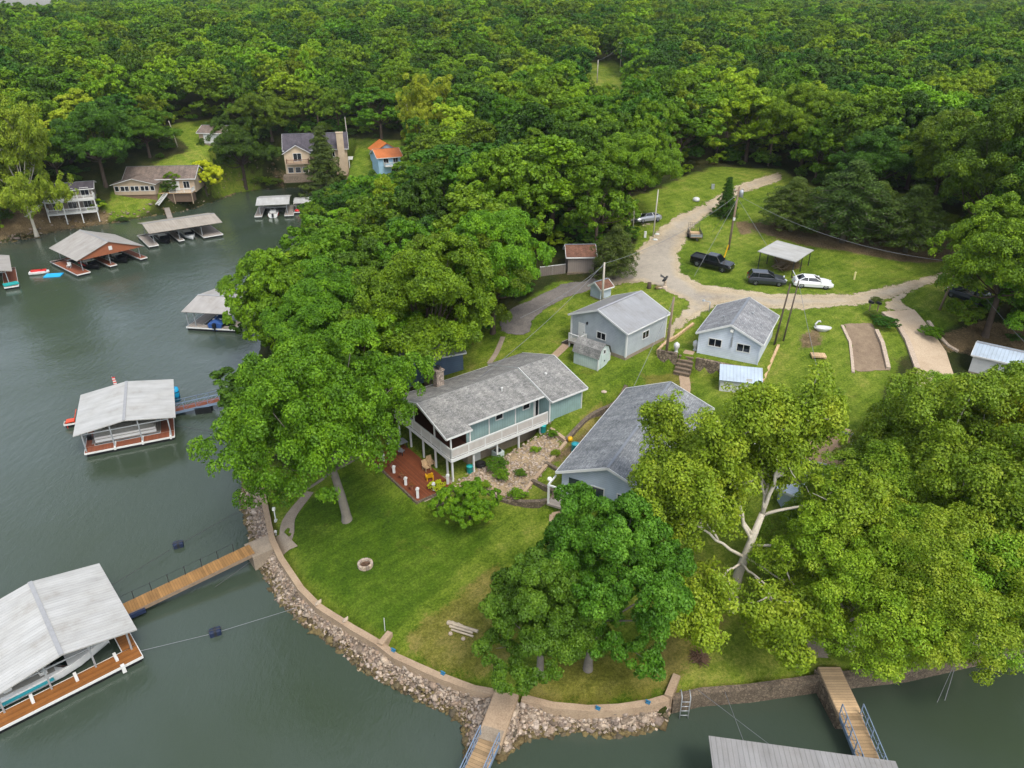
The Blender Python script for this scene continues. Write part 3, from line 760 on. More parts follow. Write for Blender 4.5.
def stairs(par, a, b, w, n, m, name='stairs'):
    """flight of steps from a (low) to b (high), local"""
    a = Vector(a); b = Vector(b); d = b-a; hd = Vector((d.x, d.y, 0)).normalized(); pr = Vector((-hd.y, hd.x, 0))
    mb = MB(); run = Vector((d.x, d.y, 0)).length/n; ang = math.atan2(hd.y, hd.x)
    for i in range(n):
        c = a+hd*run*(i+.5); z = a.z+d.z*(i+1)/n
        mb.obox((c.x, c.y, z-.05), (run*1.1, w, .06), ang)
        mb.obox((c.x+hd.x*run*.45, c.y+hd.y*run*.45, z-d.z/n/2-.06), (.03, w-.1, d.z/n), ang)
    for s in (-1, 1): mb.beam(a+pr*s*w/2, b+pr*s*w/2, .05, .22)
    return mb.build(name, m, par)

def yaxis(a): return (-math.sin(a), math.cos(a))

# ---------------------------------------------------------------- main house (teal, deck on two sides)
def main_house():
    h = empty('lake_house', (*MAIN_O, 3.75), MAIN_A, 'teal sided lake house with long grey shingle roof and white railed deck', 'house')
    sl = (6.25-4.75)/4.8
    # upper storey wall
    w = MB()
    def prism_wall(x0, x1, y0, y1, z0, off=0):
        zz = lambda y: 6.25-abs(y)*sl-.02+off
        vs = [(x0,y0,z0),(x1,y0,z0),(x1,y1,z0),(x0,y1,z0),(x0,y0,zz(y0)),(x1,y0,zz(y0)),(x1,y1,zz(y1)),(x0,y1,zz(y1)),(x0,0,zz(0)),(x1,0,zz(0))]
        w.add(vs, [(0,3,2,1),(0,1,5,4),(2,3,7,6),(3,0,4,8,7),(1,2,6,9,5),(4,5,9,8),(6,7,8,9)])
    prism_wall(3.0, 11.82, -3.3, 4.2, 2.55)
    prism_wall(11.8, 16.0, -4.85, 4.5, 2.4, .1)
    wall = w.build('wall', M['teal'], h)
    for q in ((5.54,-3.345,2.6,5.66,-3.29,5.1),(8.69,-3.345,2.6,8.81,-3.29,5.1),(11.14,-3.345,2.6,11.26,-3.29,5.1),(11.74,-4.9,2.4,11.86,-4.8,4.7),(15.95,-4.9,2.4,16.05,-4.8,4.7)):
        cb = MB(); cb.box(*q); cb.build('corner_board', M['trim'], wall)
    fb = MB(); fb.box(3.2, -3.1, -.3, 11.85, 4.0, 2.55); fb.box(11.9, -4.8, 1.9, 15.95, 4.4, 2.42); fb.build('foundation_wall', M['concrete'], h)
    # roof: near slope in three bays, far slope in one
    rb = MB(); t = .16
    def z(y, o=0): return 6.25-abs(y)*sl+.16+o
    rb.slab([(-.1,-4.8,z(4.8)),(2.7,-4.8,z(4.8)),(2.7,0,z(0)),(-.1,0,z(0))], t, 0, 1)
    rb.slab([(2.7,-4.15,z(4.15)),(11.78,-4.15,z(4.15)),(11.78,0,z(0)),(2.7,0,z(0))], t, 0, 1)
    rb.slab([(11.7,-5.25,z(5.25,.14)),(16.4,-5.25,z(5.25,.14)),(16.4,0,z(0,.14)),(11.7,0,z(0,.14))], t, 0, 1)
    rb.slab([(11.78,4.9,z(4.9)),(-.1,4.9,z(4.9)),(-.1,0,z(0)+.003),(11.78,0,z(0)+.003)], t, 0, 1)
    rb.slab([(16.4,5.3,z(5.3,.14)),(11.7,5.3,z(5.3,.14)),(11.7,0,z(0,.14)+.003),(16.4,0,z(0,.14)+.003)], t, 0, 1)
    roof = rb.build('roof', [M['shingle'], M['trim']], h)
    tb = MB()
    for x, y0, o in ((-.13, -4.8, 0), (-.13, 4.9, 0), (11.66, -5.25, .14), (16.43, -5.25, .14), (16.43, 5.3, .14)):
        tb.beam((x, y0, z(abs(y0), o)-.08), (x, 0, z(0, o)-.08), .05, .24)
    for x0, x1, y, o in ((-.1,2.7,-4.83,0),(2.7,11.7,-4.18,0),(11.7,16.4,-5.28,.14),(-.1,11.7,4.93,0)):
        tb.beam((x0, y, z(abs(y), o)-.08), (x1, y, z(abs(y), o)-.08), .05, .17)
    tb.build('fascia', M['trim'], roof)
    for x, y in ((8.2, -1.9), (13.6, -2.0)):
        v = MB(); v.lathe([(.09, 0), (.09, .35), (.14, .36), (.02, .45)], (x, y, z(abs(y))-.03), 8); v.build('vent_pipe', M['white'], roof)
    ch = MB(); ch.box(4.1, 3.3, 3.5, 4.95, 4.0, 6.95); ch.box(4.02, 3.22, 6.95, 5.03, 4.08, 7.1); c = ch.build('chimney', M['brick'], h)
    cp = MB(); cp.lathe([(.18,0),(.18,.28),(.26,.29),(.26,.33),(.02,.42)], (4.52,3.65,7.1), 10); cp.build('chimney_cap', M['dark'], c)
    # deck
    d = MB(); d.box(.35, -4.75, 2.36, 3.05, 5.5, 2.55); d.box(3.05, -4.75, 2.36, 11.7, -3.28, 2.55)
    deck = d.build('deck', M['greyboard'], h)
    k = MB()
    for a, b in (((.32,5.5,2.4),(.32,-4.78,2.4)), ((.3,-4.78,2.4),(11.7,-4.78,2.4)), ((.3,5.53,2.4),(3.0,5.53,2.4))): k.beam(a, b, .05, .34)
    k.build('deck_fascia', M['trim'], deck)
    railing(h, [(3.0,5.45,2.55),(.4,5.45,2.55),(.4,-4.7,2.55),(11.65,-4.7,2.55)], 1.0, M['trim'], step=.13, t=.045)
    pb = MB(); pb.box(.395, -4.6, 2.7, .405, 5.4, 3.42); pb.box(.5, -4.706, 2.7, 11.6, -4.696, 3.42); pb.build('rail_screen', plain('rail_panel', '#9c9189', .7, .15), h)
    for x, y in [(.55,-4.55),(.55,-3.7),(.55,-1.7),(.55,.5),(.55,2.9),(.55,5.2),(2.9,-4.55),(5.6,-4.55),(8.2,-4.55),(10.9,-4.55)]:
        q = MB(); q.box(x-.075, y-.075, -.12 if y > -4.5 or x < 3 else -.2, x+.075, y+.075, 2.37); q.build('post', M['trim'], h)
    for x, y in [(.5,-4.55),(.5,-1.8),(.5,1.9),(2.6,-4.5)]:
        q = MB(); q.box(x-.06, y-.06, 2.55, x+.06, y+.06, z(abs(y))-.2); q.build('porch_post', M['trim'], h)
    pw = MB(); pw.box(2.97, -3.25, 2.56, 3.0, 4.1, 5.1); pw.box(.4, -4.6, 2.551, 2.98, 5.4, 2.563); pw.build('porch_lining', M['interior'], h)
    fy = lambda s, zz, dd: (s, -3.3-dd, zz)
    for s in (6.9, 10.0+.2): window(h, fy, s-.1, 3.85, .75, .55, bars=0)
    for s in (11.2,): window(h, lambda s, zz, dd: (s, -3.3-dd, zz), 11.35, 2.6, .5, 1.9, bars=0)
    fl = lambda s, zz, dd: (s, -3.1-dd, zz)
    door(h, fl, 4.2, .05); window(h, fl, 6.2, .9, 1.0, .8)
    fx = lambda s, zz, dd: (3.2-dd, -s, zz)
    window(h, fx, 1.5, .8, 1.6, 1.1); door(h, fx, -1.4, .03, m=M['glassblue'])
    return h
main_house()

# ---------------------------------------------------------------- garage with metal roof
def garage():
    h = empty('garage', (*GAR_O, 8.05), GAR_A, 'grey sided garage with white trim and pale metal gable roof', 'garage')
    L_, W_ = GAR_L, GAR_W
    w = gable_walls(L_, W_, 3.35, 4.9, .45, h, M['garage'])
    b = MB(); b.box(-.03, -.03, -.6, L_+.03, W_+.03, .45); b.build('foundation', M['concrete'], h)
    gable_roof(L_, W_, 3.35, 4.9, .3, .35, .12, h, M['metalroof'])
    for x, y in ((0,0),(L_,0),(0,W_),(L_,W_)):
        c = MB(); c.box(x-.09, y-.09, .4, x+.09, y+.09, 3.4); c.build('corner_board', M['trim'], w)
    f0 = facept('x0', L_, W_)
    door(h, f0, 1.5, .62, .95, 2.05); window(h, f0, 4.3, 1.55, 1.15, .75)
    window(h, facept('y0', L_, W_), 3.6, 1.6, 1.15, .8)
    lp = MB(); lp.obox((-.1, 5.4, 2.9), (.18, .16, .28)); lp.build('wall_lamp', M['dark'], h)
    s = MB(); s.box(-1.25, 5.4, .42, -.04, 7.1, .6); st = s.build('stoop', M['greyboard'], h)
    for x, y in ((-1.15,5.5),(-1.15,7.0)):
        q = MB(); q.box(x-.06,y-.06,-.4,x+.06,y+.06,.42); q.build('leg', M['trim'], st)
    railing(h, [(-.1,5.45,.6),(-1.2,5.45,.6),(-1.2,7.05,.6)], .95, M['trim'], 'railing', .14, 1.2, .05)
    stairs(h, (-.7,8.1,-.05), (-.7,7.1,.6), .95, 3, M['greyboard'])
garage()

# ---------------------------------------------------------------- pale blue cottage
def cottage():
    h = empty('cottage', (*COT_O, 8.75), COT_A, 'pale blue cottage with grey shingle roof standing above the stacked stone wall', 'cottage')
    L_, W_ = COT_L, COT_W
    w = gable_walls(L_, W_, 2.5, 3.95, 0, h, M['pale'])
    gable_roof(L_, W_, 2.5, 3.95, .35, .3, .14, h, M['shingle3'])
    for x, y in ((0,0),(0,W_)):
        c = MB(); c.box(x-.06,y-.06,0,x+.06,y+.06,2.45); c.build('corner_board', M['pale'], w)
    f0 = facept('x0', L_, W_)
    a = window(h, f0, 1.75, 1.2, 1.3, .8); window(h, f0, 4.75, 1.2, 1.3, .8)
    e = MB(); e.box(-.12, 2.85, 1.5, 0, 3.0, 2.6); e.tube([(-.07,2.92,2.6),(-.07,2.92,3.3)], .03, 6); e.build('meter_box', M['galv'], h)
    l = MB(); l.obox((-.14, 3.05, 3.35), (.22,.3,.3)); l.build('flood_lamp', M['lamp'], h)
    for q in ((5.2,2.0,3.3),(3.0,4.7,3.2)):
        v = MB(); v.lathe([(.07,0),(.07,.4),(.1,.42)], q, 8); v.build('vent_pipe', M['galv'], h)
    door(h, facept('y1', L_, W_), 5.2, .1); window(h, facept('y0', L_, W_), 3.2, 1.1, 1.0, .9)
cottage()

# ---------------------------------------------------------------- small sheds
def gambrel_shed():
    o = P(597.5, 371, 7.45); a = R(50)
    h = empty('garden_shed', (o.x, o.y, h1(o.x, o.y)-.05), a, 'small pale teal barn shed with gambrel shingle roof beside the grey garage', 'shed')
    L_, W_ = 2.3, 3.2
    # barn profile runs along y (gable on the x-axis side facing right)
    prof = [(0,0),(L_,0),(L_,1.55),(L_*.86,2.3),(L_/2,2.75),(L_*.14,2.3),(0,1.55)]
    mb = MB(); mb.extr([(x, 0, z) for x, z in prof], (0, W_, 0)); w = mb.build('wall', M['shedwall'], h)
    rb = MB(); o_ = .16
    pts = [(-.13,1.42),(L_*.14-.07,2.36),(L_/2,2.85),(L_*.86+.07,2.36),(L_+.13,1.42)]
    for (x0,z0),(x1,z1) in zip(pts[:-1], pts[1:]):
        q = [(x0,-o_,z0+.03),(x0,W_+o_,z0+.03),(x1,W_+o_,z1+.03),(x1,-o_,z1+.03)]
        rb.slab(q[::-1] if x0 < L_/2 else [q[3],q[0],q[1],q[2]], .06)
    rb.build('roof', M['shingle'], h)
    for x in (0, L_):
        c = MB(); c.box(x-.05,-.05,0,x+.05,.05,1.45); c.build('corner_board', M['trim'], w)
    fp = lambda s, z, d: (s, -d, z)
    window(h, fp, L_*.5, 1.75, .32, .4, bars=0); 
    d = MB(); d.box(.55,-.05,.08,1.75,-.001,1.75); dd = d.build('door', M['shedwall'], h); k = MB(); k.box(1.12,-.1,.8,1.2,-.05,.95); k.build('handle', M['dark'], dd)
gambrel_shed()
def lean_shed():
    o = P(759, 396, 6.9); a = R(166)
    h = empty('white_shed', (o.x, o.y, h1(o.x, o.y)-.1), a, 'small white shed with ribbed pale blue roof against the stone retaining wall', 'shed')
    mb = MB(); mb.add([(0,0,0),(4.0,0,0),(4.0,-2.2,0),(0,-2.2,0),(0,0,1.55),(4,0,1.55),(4,-2.2,2.1),(0,-2.2,2.1)], [(0,1,2,3),(4,7,6,5),(0,4,5,1),(1,5,6,2),(2,6,7,3),(3,7,4,0)])
    mb.build('wall', M['white'], h)
    r = MB(); r.slab([(4.15,.25,1.54),(-.15,.25,1.54),(-.15,-2.3,2.19),(4.15,-2.3,2.19)], .06); r.build('roof', M['paleblueroof'], h)
    door(h, lambda s, z, d: (4-s, d, z), 2.8, .05, .9, 1.4)
lean_shed()

# ---------------------------------------------------------------- blue grey house half under the trees
def house3():
    ya = yaxis(H3_A); o = (H3_O[0]-H3_W*ya[0], H3_O[1]-H3_W*ya[1])
    h = empty('blue_grey_house', (*o, 4.5), H3_A, 'blue grey house with dark shingle roof half hidden under the trees', 'house')
    L_, W_ = H3_L, H3_W
    w = gable_walls(L_, W_, 2.65, 4.35, 0, h, M['bluegrey'])
    gable_roof(L_, W_, 2.65, 4.35, .4, .45, .15, h, M['shingle2'])
    f0 = facept('x0', L_, W_)
    door(h, f0, 1.15, .1, .95, 2.05, M['glassblue']); window(h, f0, 3.3, .75, 1.1, 1.2, gm=M['glassblue'], bars=0); window(h, f0, 5.6, .9, 1.0, 1.0, gm=M['glassblue'])
    # small porch
    p = MB(); p.box(-1.7, 6.9, -.1, 0, 9.0, .08); pp = p.build('porch_floor', M['greyboard'], h)
    for x, y in ((-1.6,8.9),(-1.6,7.0)):
        q = MB(); q.box(x-.07,y-.07,.08,x+.07,y+.07,1.9); q.build('porch_post', M['trim'], h)
    r = MB(); r.beam((-1.6,6.9,1.93),(-1.6,9.0,1.93),.12,.14); r.beam((-1.6,8.95,1.93),(0,8.95,1.93),.12,.14); r.build('porch_beam', M['trim'], h)
    v = MB(); v.lathe([(.06,0),(.06,.45)], (11.5,6.0,3.4), 8); v.build('vent_pipe', M['dark'], h)
    window(h, facept('y1', L_, W_), 4.0, .9, 1.2, 1.0)
house3()

def simple_house(name, label, cat, o, ang, L_, W_, ze, zr, wall, roof, ov=.4, found=.8, wins=(), dbl=False, trim=None, z=None):
    h = empty(name, (o[0], o[1], z if z is not None else h1(o[0], o[1])), ang, label, cat)
    gable_walls(L_, W_, ze, zr, 0, h, wall)
    b = MB(); b.box(-.02,-.02,-found,L_+.02,W_+.02,.12); b.build('foundation', M['concrete'], h)
    gable_roof(L_, W_, ze, zr, ov, ov, .14, h, roof, trim)
    for face, s, zz, w, hh in wins: window(h, facept(face, L_, W_), s, zz, w, hh)
    return h

# brown roofed shed and low fence by the driveway
o = P(569, 275, 10.2)
bs = simple_house('storage_shed', 'taupe shed with rust brown shingle roof above the paved driveway', 'shed', (7.6, 94.2), R(2), 3.6, 3.6, 2.3, 3.3, M['taupe'], M['shingle_r'], .3, .6, z=h1(7.6,94.2)+.25)
c = MB(); c.box(-.1,-.1,-.8,3.7,.05,.02); c.build('stone_base', M['block'], bs); door(bs, facept('x1', 3.6, 3.6), 1.8, .05)
# little pump house behind the garage
simple_house('pump_house', 'tiny blue pump house with rusty roof behind the metal roofed garage', 'shed', (P(600,300,9.4).x, P(600,300,9.4).y), R(38), 1.9, 1.8, 1.5, 2.1, M['bluegrey'], M['shingle_r'], .25, .4)
# slate blue building under the big trees
simple_house('slate_building', 'slate blue building shaded by the big trees left of the lake house', 'house', tuple(P(408,386,5.6)[:2]), R(24), 6.5, 5, 3.1, 3.8, M['slate'], M['shingle2'], .3, 1.5)
# white and tan cabins glimpsed under the sycamores
cb_ = simple_house('brown_roof_cabin', 'white walled cabin with tan brown roof glimpsed between the sycamore crowns', 'cabin', tuple(P(842,452,5.6)[:2]), R(152), 6.5, 6.0, 2.4, 3.6, M['white'], plain('tan_roof', '#a08568', .9, .25, 2, 15), .5, 1, [('y1',4.4,1.0,1.2,.7)])
simple_house('pale_roof_house', 'pale metal roofed house hidden beneath the sycamores near the seawall', 'house', tuple(P(815,560,3.4)[:2]), R(10), 9, 6.5, 2.6, 3.9, M['bluegrey'], M['paleblueroof'], .4, 1.2, [('y0',2,1,1.2,1),('y0',5.5,1,1.2,1)])
simple_house('tan_patio_house', 'tan house with pale roof deep under the yellow green trees on the right', 'house', tuple(P(905,500,4.6)[:2]), R(20), 8, 6, 2.6, 3.8, M['tan'], M['shingle_b'], .4, 1.2)
# blue metal shed at right edge
bm = simple_house('metal_shed', 'low shed with pale blue metal roof at the right below the road', 'shed', tuple(P(968,372,7.4)[:2]), R(-38), 5.5, 4.2, 2.0, 2.6, M['white'], M['paleblueroof'], .2, .6)
# ---------------------------------------------------------------- far shore houses
def beige_cottage():
    o = P(128, 192, 4.6); h = empty('shore_cottage', (o.x, o.y, 4.6), R(6), 'long tan cottage with sunroom windows and a deck stair on the far shore', 'house')
    h.location = (-90.5, 171.0, 4.4)
    L_, W_ = 15.5, 8.0
    gable_walls(L_, W_, 2.9, 4.9, -.4, h, M['beige']); gable_roof(L_, W_, 2.9, 4.9, .5, .5, .15, h, M['shingle_b'])
    # sunroom wing
    s = MB(); s.box(-1.5, -3.6, 0, 7.6, 0, 2.45); s.add([(-1.5,-3.6,2.45),(7.6,-3.6,2.45),(3.05,-3.6,3.6),(-1.5,1.2,2.45),(7.6,1.2,2.45),(3.05,1.2,3.6)], [(0,1,2),(3,5,4),(0,3,4,1)])
    s.build('sunroom', M['beige'], h)
    r = MB(); r.slab([(-2,-4.1,2.4),(-2,1.5,2.4),(3.05,1.5,3.75),(3.05,-4.1,3.75)][::-1], .12, 0, 1); r.slab([(8.1,1.5,2.4),(8.1,-4.1,2.4),(3.05,-4.1,3.75),(3.05,1.5,3.75)][::-1], .12, 0, 1)
    r.build('sunroom_roof', [M['shingle_b'], M['trim']], h)
    fp = lambda s, z, d: (s, -3.6-d, z)
    for i in range(8): window(h, fp, -.8+i*1.1+(.15 if i % 2 else 0), .95, .8, 1.0, bars=0)
    u = MB(); u.box(-1.4,-3.4,-2.2,7.5,-.1,0); u.build('crawl_skirt', plain('skirt_boards', '#6b5644', .85, .25), h)
    fy = facept('y0', L_, W_)
    door(h, fy, 10.3, .1, 1.0, 2.1); door(h, fy, 11.5, .1, 1.0, 2.1); window(h, fy, 13.6, .6, 1.3, 1.5)
    d = MB(); d.box(7.7,-2.4,-.15,15.3,-.02,.0); dk = d.build('deck', M['tanwood'], h)
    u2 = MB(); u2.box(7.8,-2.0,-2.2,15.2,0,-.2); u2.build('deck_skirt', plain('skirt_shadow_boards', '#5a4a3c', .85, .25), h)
    railing(h, [(10.2,-2.35,0),(15.25,-2.35,0),(15.25,-.1,0)], .95, M['trim'])
    for x in (8,11,15.1):
        q = MB(); q.box(x-.08,-2.4,-2.6,x+.08,-2.24,-.1); q.build('post', M['tan'], h)
    stairs(h, (7.6,-4.6,-2.2), (9.4,-2.4,0), 1.2, 9, M['trim'])
beige_cottage()
def far_garage():
    h = simple_house('white_door_garage', 'small tan garage with white door up the slope behind the far shore cottage', 'garage', tuple(P(205,168,6.3)[:2]), R(-8), 7, 6, 2.6, 3.9, M['tan'], M['shingle_b'], .4, 1)
    d = MB(); d.box(1.2,-.08,.05,5.6,-.0,2.3); d.build('garage_door', M['trim'], h)
far_garage()
def deck_house():
    o = P(40, 214, 2.4)
    h = empty('two_deck_house', (-100.5, 156.0, 2.9), R(24), 'house with two white railed decks stacked over the brown bank', 'house')
    gable_walls(9, 6.5, 4.8, 5.6, 0, h, M['taupe']); gable_roof(9, 6.5, 4.8, 5.6, .5, .5, .15, h, M['shingle_d'])
    for z in (.3, 2.9):
        d = MB(); d.box(-.3,-2.6,z-.2,9.3,-.02,z); dk = d.build('deck', M['white'], h)
        railing(h, [(-.25,-.05,z),(-.25,-2.55,z),(9.25,-2.55,z),(9.25,-.05,z)], 1.0, M['trim'])
        for s in (1.5, 4.5, 7.5): window(h, facept('y0', 9, 6.5), s, z+.3, 1.5, 1.8)
    for x in (-.2, 3, 6.1, 9.2):
        q = MB(); q.box(x-.09,-2.6,-2.0,x+.09,-2.42,4.6); q.build('post', M['trim'], h)
    stairs(h, (-5.5,-1.4,-.4), (-.3,-1.4,2.9), 1.3, 12, M['white'])
deck_house()
def big_beige():
    h = empty('large_beige_house', (-55.0, 180.0, 7.4), R(12), 'large two storey beige house with slate brown gables behind a dark conifer', 'house'); h.scale = (.95,.95,.9)
    gable_walls(15.5, 9.5, 5.6, 8.8, -1.5, h, M['cream']); gable_roof(15.5, 9.5, 5.6, 8.8, .5, .5, .16, h, M['shingle_d'])
    # front gable wing facing the cove
    w = MB(); w.extr([(0,-3.2,-1.5),(6.2,-3.2,-1.5),(6.2,-3.2,5.2),(3.1,-3.2,7.1),(0,-3.2,5.2)], (0,6,0)); w.build('wing_wall', M['cream'], h)
    r = MB()
    r.slab([(3.1,-3.7,7.3),(-.45,-3.7,5.1),(-.45,3.5,5.1),(3.1,3.5,7.3)], .14, 0, 1); r.slab([(6.65,-3.7,5.1),(3.1,-3.7,7.3),(3.1,3.5,7.3),(6.65,3.5,5.1)], .14, 0, 1)
    r.build('wing_roof', [M['shingle_d'], M['trim']], h)
    fp = lambda s, z, d: (s, -3.2-d, z)
    window(h, fp, 3.2, 3.2, 1.9, 1.9); 
    for s in (1.2, 3.0, 4.8): window(h, fp, s, .2, 1.2, 1.3, bars=0)
    d = MB(); d.box(.5,-4.9,2.6,5.8,-3.2,2.8); d.build('balcony', M['tan'], h); railing(h, [(.5,-3.2,2.8),(.5,-4.85,2.8),(5.8,-4.85,2.8),(5.8,-3.2,2.8)], 1, plain('brown_rail', '#6a4a3a', .7, .2))
    b = MB(); b.box(-.6,-6.2,-1.8,6.6,-3.2,-.1); b.build('terrace', M['block'], h)
    fy = facept('y0', 15.5, 9.5)
    for s in (7.6, 9.4): window(h, fy, s, .3, 1.1, 1.6)
    for s in (8.2, 11.8, 14): window(h, fy, s, 3.4, 1.1, 1.3)
    c = MB(); c.box(13.2,-1.2,-1.5,14.9,-.02,9.6); c.box(13.1,-1.3,9.6,15.0,.1,9.8); k = c.build('chimney', M['cream'], h)
    p = MB(); p.box(15.6,1,2.2,19,5,2.4); p.box(18.8,1,-.8,19,1.2,2.2); p.box(15.7,1,-.8,15.9,1.2,2.2); p.build('carport', M['trim'], h)
big_beige()
def orange_house():
    h = empty('blue_house', (-31.2, 172.5, 8.0), R(24), 'light blue house with bright orange roof between the trees', 'house'); h.scale = (.85,.85,.85)
    gable_walls(6.5, 7, 4.6, 6.2, -1, h, M['skyblue']); gable_roof(6.5, 7, 4.6, 6.2, .5, .5, .14, h, M['orange_roof'])
    w = MB(); w.extr([(1,6,-1),(7.5,6,-1),(7.5,6,5.2),(4.2,6,7.2),(1,6,5.2)], (0,7,0)); w.build('rear_wing', M['skyblue'], h)
    r = MB(); r.slab([(4.2,5.6,7.4),(.5,5.6,5.1),(.5,13.5,5.1),(4.2,13.5,7.4)], .14); r.slab([(8,5.6,5.1),(4.2,5.6,7.4),(4.2,13.5,7.4),(8,13.5,5.1)], .14); r.build('rear_roof', M['orange_roof'], h)
    fy = facept('y0', 6.5, 7)
    window(h, fy, 2.2, 2.9, 1.3, 1.3); window(h, fy, 4.9, 2.9, 1.3, 1.3); window(h, fy, 4.6, .2, 2.0, 1.6)
    d = MB(); d.box(1.5,-1.6,2.2,6.5,-.02,2.4); d.build('balcony', M['trim'], h); railing(h, [(1.5,-.1,2.4),(1.5,-1.55,2.4),(6.4,-1.55,2.4),(6.4,-.1,2.4)], .95, M['trim'])
orange_house()
simple_house('blue_edge_house', 'bluish house just showing at the left picture edge behind a yellow green tree', 'house', tuple(P(-22,186,5)[:2]), R(10), 9, 7, 3.4, 5, M['bluegrey'], M['shingle2'], .4, 1.5, [('y0',6,1,1.6,1.3)])
rh = simple_house('ridge_house', 'tiny white house on the far wooded ridge at the top', 'house', (100, 560), R(8), 14, 9, 4, 6.5, M['white'], M['white'], .5, 1, [('y0',4,1,3,2),('y0',9,1,3,2)])
# brown house parts glimpsed through the neck trees
simple_house('brick_red_house', 'house with rusty roof almost covered by the trees left of the driveway', 'house', tuple(P(452,292,6.5)[:2]), R(30), 8, 6, 2.7, 4.0, M['tan'], M['shingle_r'], .4, 1)

# ---------------------------------------------------------------- picnic shelter in the clearing
def shelter():
    cs = [P(791,259,13.75), P(762,243,13.9), P(783,238,13.9), P(810,247,13.75)]
    a, b, d = cs[0], cs[1], cs[3]; ang = math.atan2(d.y-a.y, d.x-a.x)
    Lx = 6.3; Wy = 4.8; o = a+Vector((.75, .45, 0))
    h = empty('picnic_shelter', (o.x, o.y, h1(o.x, o.y)), ang, 'open shelter with flat pale metal roof on thin posts in the clearing', 'shelter')
    z = 2.35
    r = MB(); r.slab([(-.2,-.2,z),(Lx+.2,-.2,z),(Lx+.2,Wy+.2,z+.4),(-.2,Wy+.2,z+.4)], .1); r.build('roof', M['whiteroof'], h)
    for x in (.1, Lx/2, Lx-.1):
        for y in (.1, Wy-.1):
            q = MB(); wx_, wy_ = o.x+x*math.cos(ang)-y*math.sin(ang), o.y+x*math.sin(ang)+y*math.cos(ang)
            q.box(x-.05,y-.05,h1(wx_,wy_)-h.location.z-.1,x+.05,y+.05,z+y*.07-.08); q.build('post', M['dark'], h)
    f = MB(); f.beam((0,.1,z-.12),(Lx,.1,z-.12),.1,.14); f.beam((0,Wy-.1,z+.25),(Lx,Wy-.1,z+.25),.1,.14); f.build('frame', M['dark'], h)
    t = empty('picnic_table', (o.x+2.6*math.cos(ang)-2.6*math.sin(ang), o.y+2.6*math.sin(ang)+2.6*math.cos(ang), h1(o.x, o.y)+.05), ang, 'dark picnic table in the shade of the open shelter', 'table')
    q = MB(); q.box(-1,-.4,.7,1,.4,.76); q.build('tabletop', M['polewood'], t)
    for s in (-.75,.75):
        q = MB(); q.box(-1,s-.14,.42,1,s+.14,.47); q.build('bench_seat', M['polewood'], t)
    for s in (-.8,.8):
        q = MB(); q.beam((s,-.75,.0),(s,.3,.7),.06,.08); q.beam((s,.75,.0),(s,-.3,.7),.06,.08); q.beam((s,-.8,.4),(s,.8,.4),.05,.07); q.build('leg', M['polewood'], t)
shelter()
# ---------------------------------------------------------------- fence by the brown shed
def picket(name, label, a, b, h, m, step=.14, cat='fence'):
    t = empty(name, a, 0, label, cat); a = Vector(a); b = Vector(b); L_ = (b-a).length; mb = MB(); n = int(L_/step)
    for i in range(n+1): q = (b-a)*i/n; mb.box(q.x-.055,q.y-.02,q.z,q.x+.055,q.y+.02,q.z+h)
    mb.build('picket_panel', m, t)
    r = MB(); r.beam((0,.0,h+.02),(b-a)+Vector((0,0,h+.02)),.1,.06); r.build('rail', M['trim'], t)
    for k in range(3):
        q = (b-a)*k/2; p = MB(); p.box(q.x-.06,q.y+.02,q.z-.2,q.x+.06,q.y+.14,q.z+h+.05); p.build('post', M['trim'], t)
picket('board_fence', 'low grey board fence joining the rust roofed shed', g3(3.9, 94.3), g3(7.3, 94.6), 1.3, M['taupe'])
# ================================================================= WALLS, SEAWALL, RIPRAP
def wall_run(name, label, pts, w, h, m, below=.6, cat='wall', top=None):
    """masonry wall along world (x,y) points; top follows the terrain +h (or an absolute level)"""
    pts = [np.array(p[:2], float) for p in pts]; Q2 = []
    for a, b in zip(pts[:-1], pts[1:]):
        n = max(1, int(np.linalg.norm(b-a)/.7))
        Q2 += [a+(b-a)*i/n for i in range(n)]
    Q2.append(pts[-1]); Q2 = np.array(Q2)
    t = np.gradient(Q2, axis=0); t /= np.linalg.norm(t, axis=1)[:,None]; nr = np.c_[-t[:,1], t[:,0]]
    zz = H(Q2[:,0], Q2[:,1])
    zt = zz+h if top is None else np.full(len(Q2), top)
    if top is None:
        for _ in range(4): zt[1:-1] = (zt[:-2]+zt[1:-1]+zt[2:])/3
    a = Q2+nr*w/2; b = Q2-nr*w/2; k = len(Q2); rr = random.Random(5)
    o = Vector((*Q2[0], float(zz[0])))
    vs = [Vector((*p, q+rr.uniform(-.015,.015)))-o for p, q in zip(a, zt)] + [Vector((*p, q+rr.uniform(-.015,.015)))-o for p, q in zip(b, zt)] + \
         [Vector((*p, q-below))-o for p, q in zip(a, np.minimum(zz, zt))] + [Vector((*p, q-below))-o for p, q in zip(b, np.minimum(zz, zt))]
    fs = []
    for i in range(k-1):
        fs += [(k+i,k+i+1,i+1,i), (i,i+1,2*k+i+1,2*k+i), (k+i+1,k+i,3*k+i,3*k+i+1)]
    fs += [(0,2*k,3*k,k), (k-1,2*k-1,4*k-1,3*k-1)]
    mb = MB(); mb.add(vs, fs); ob = mb.build(name, m); ob.location = o
    return tag(ob, label, cat)
gp = lambda L_: [G(u, v)[:2] for u, v in L_]
CAP = [(262,488),(266,510),(272,539),(281,558),(301,588),(319,606),(352,627),(378,642),(396,656),(436,674),(474,688),(497,692)]
CAP2 = [(522,697),(553,705),(588,708),(619,707),(651,702),(668,697)]
z_cap = 1.55
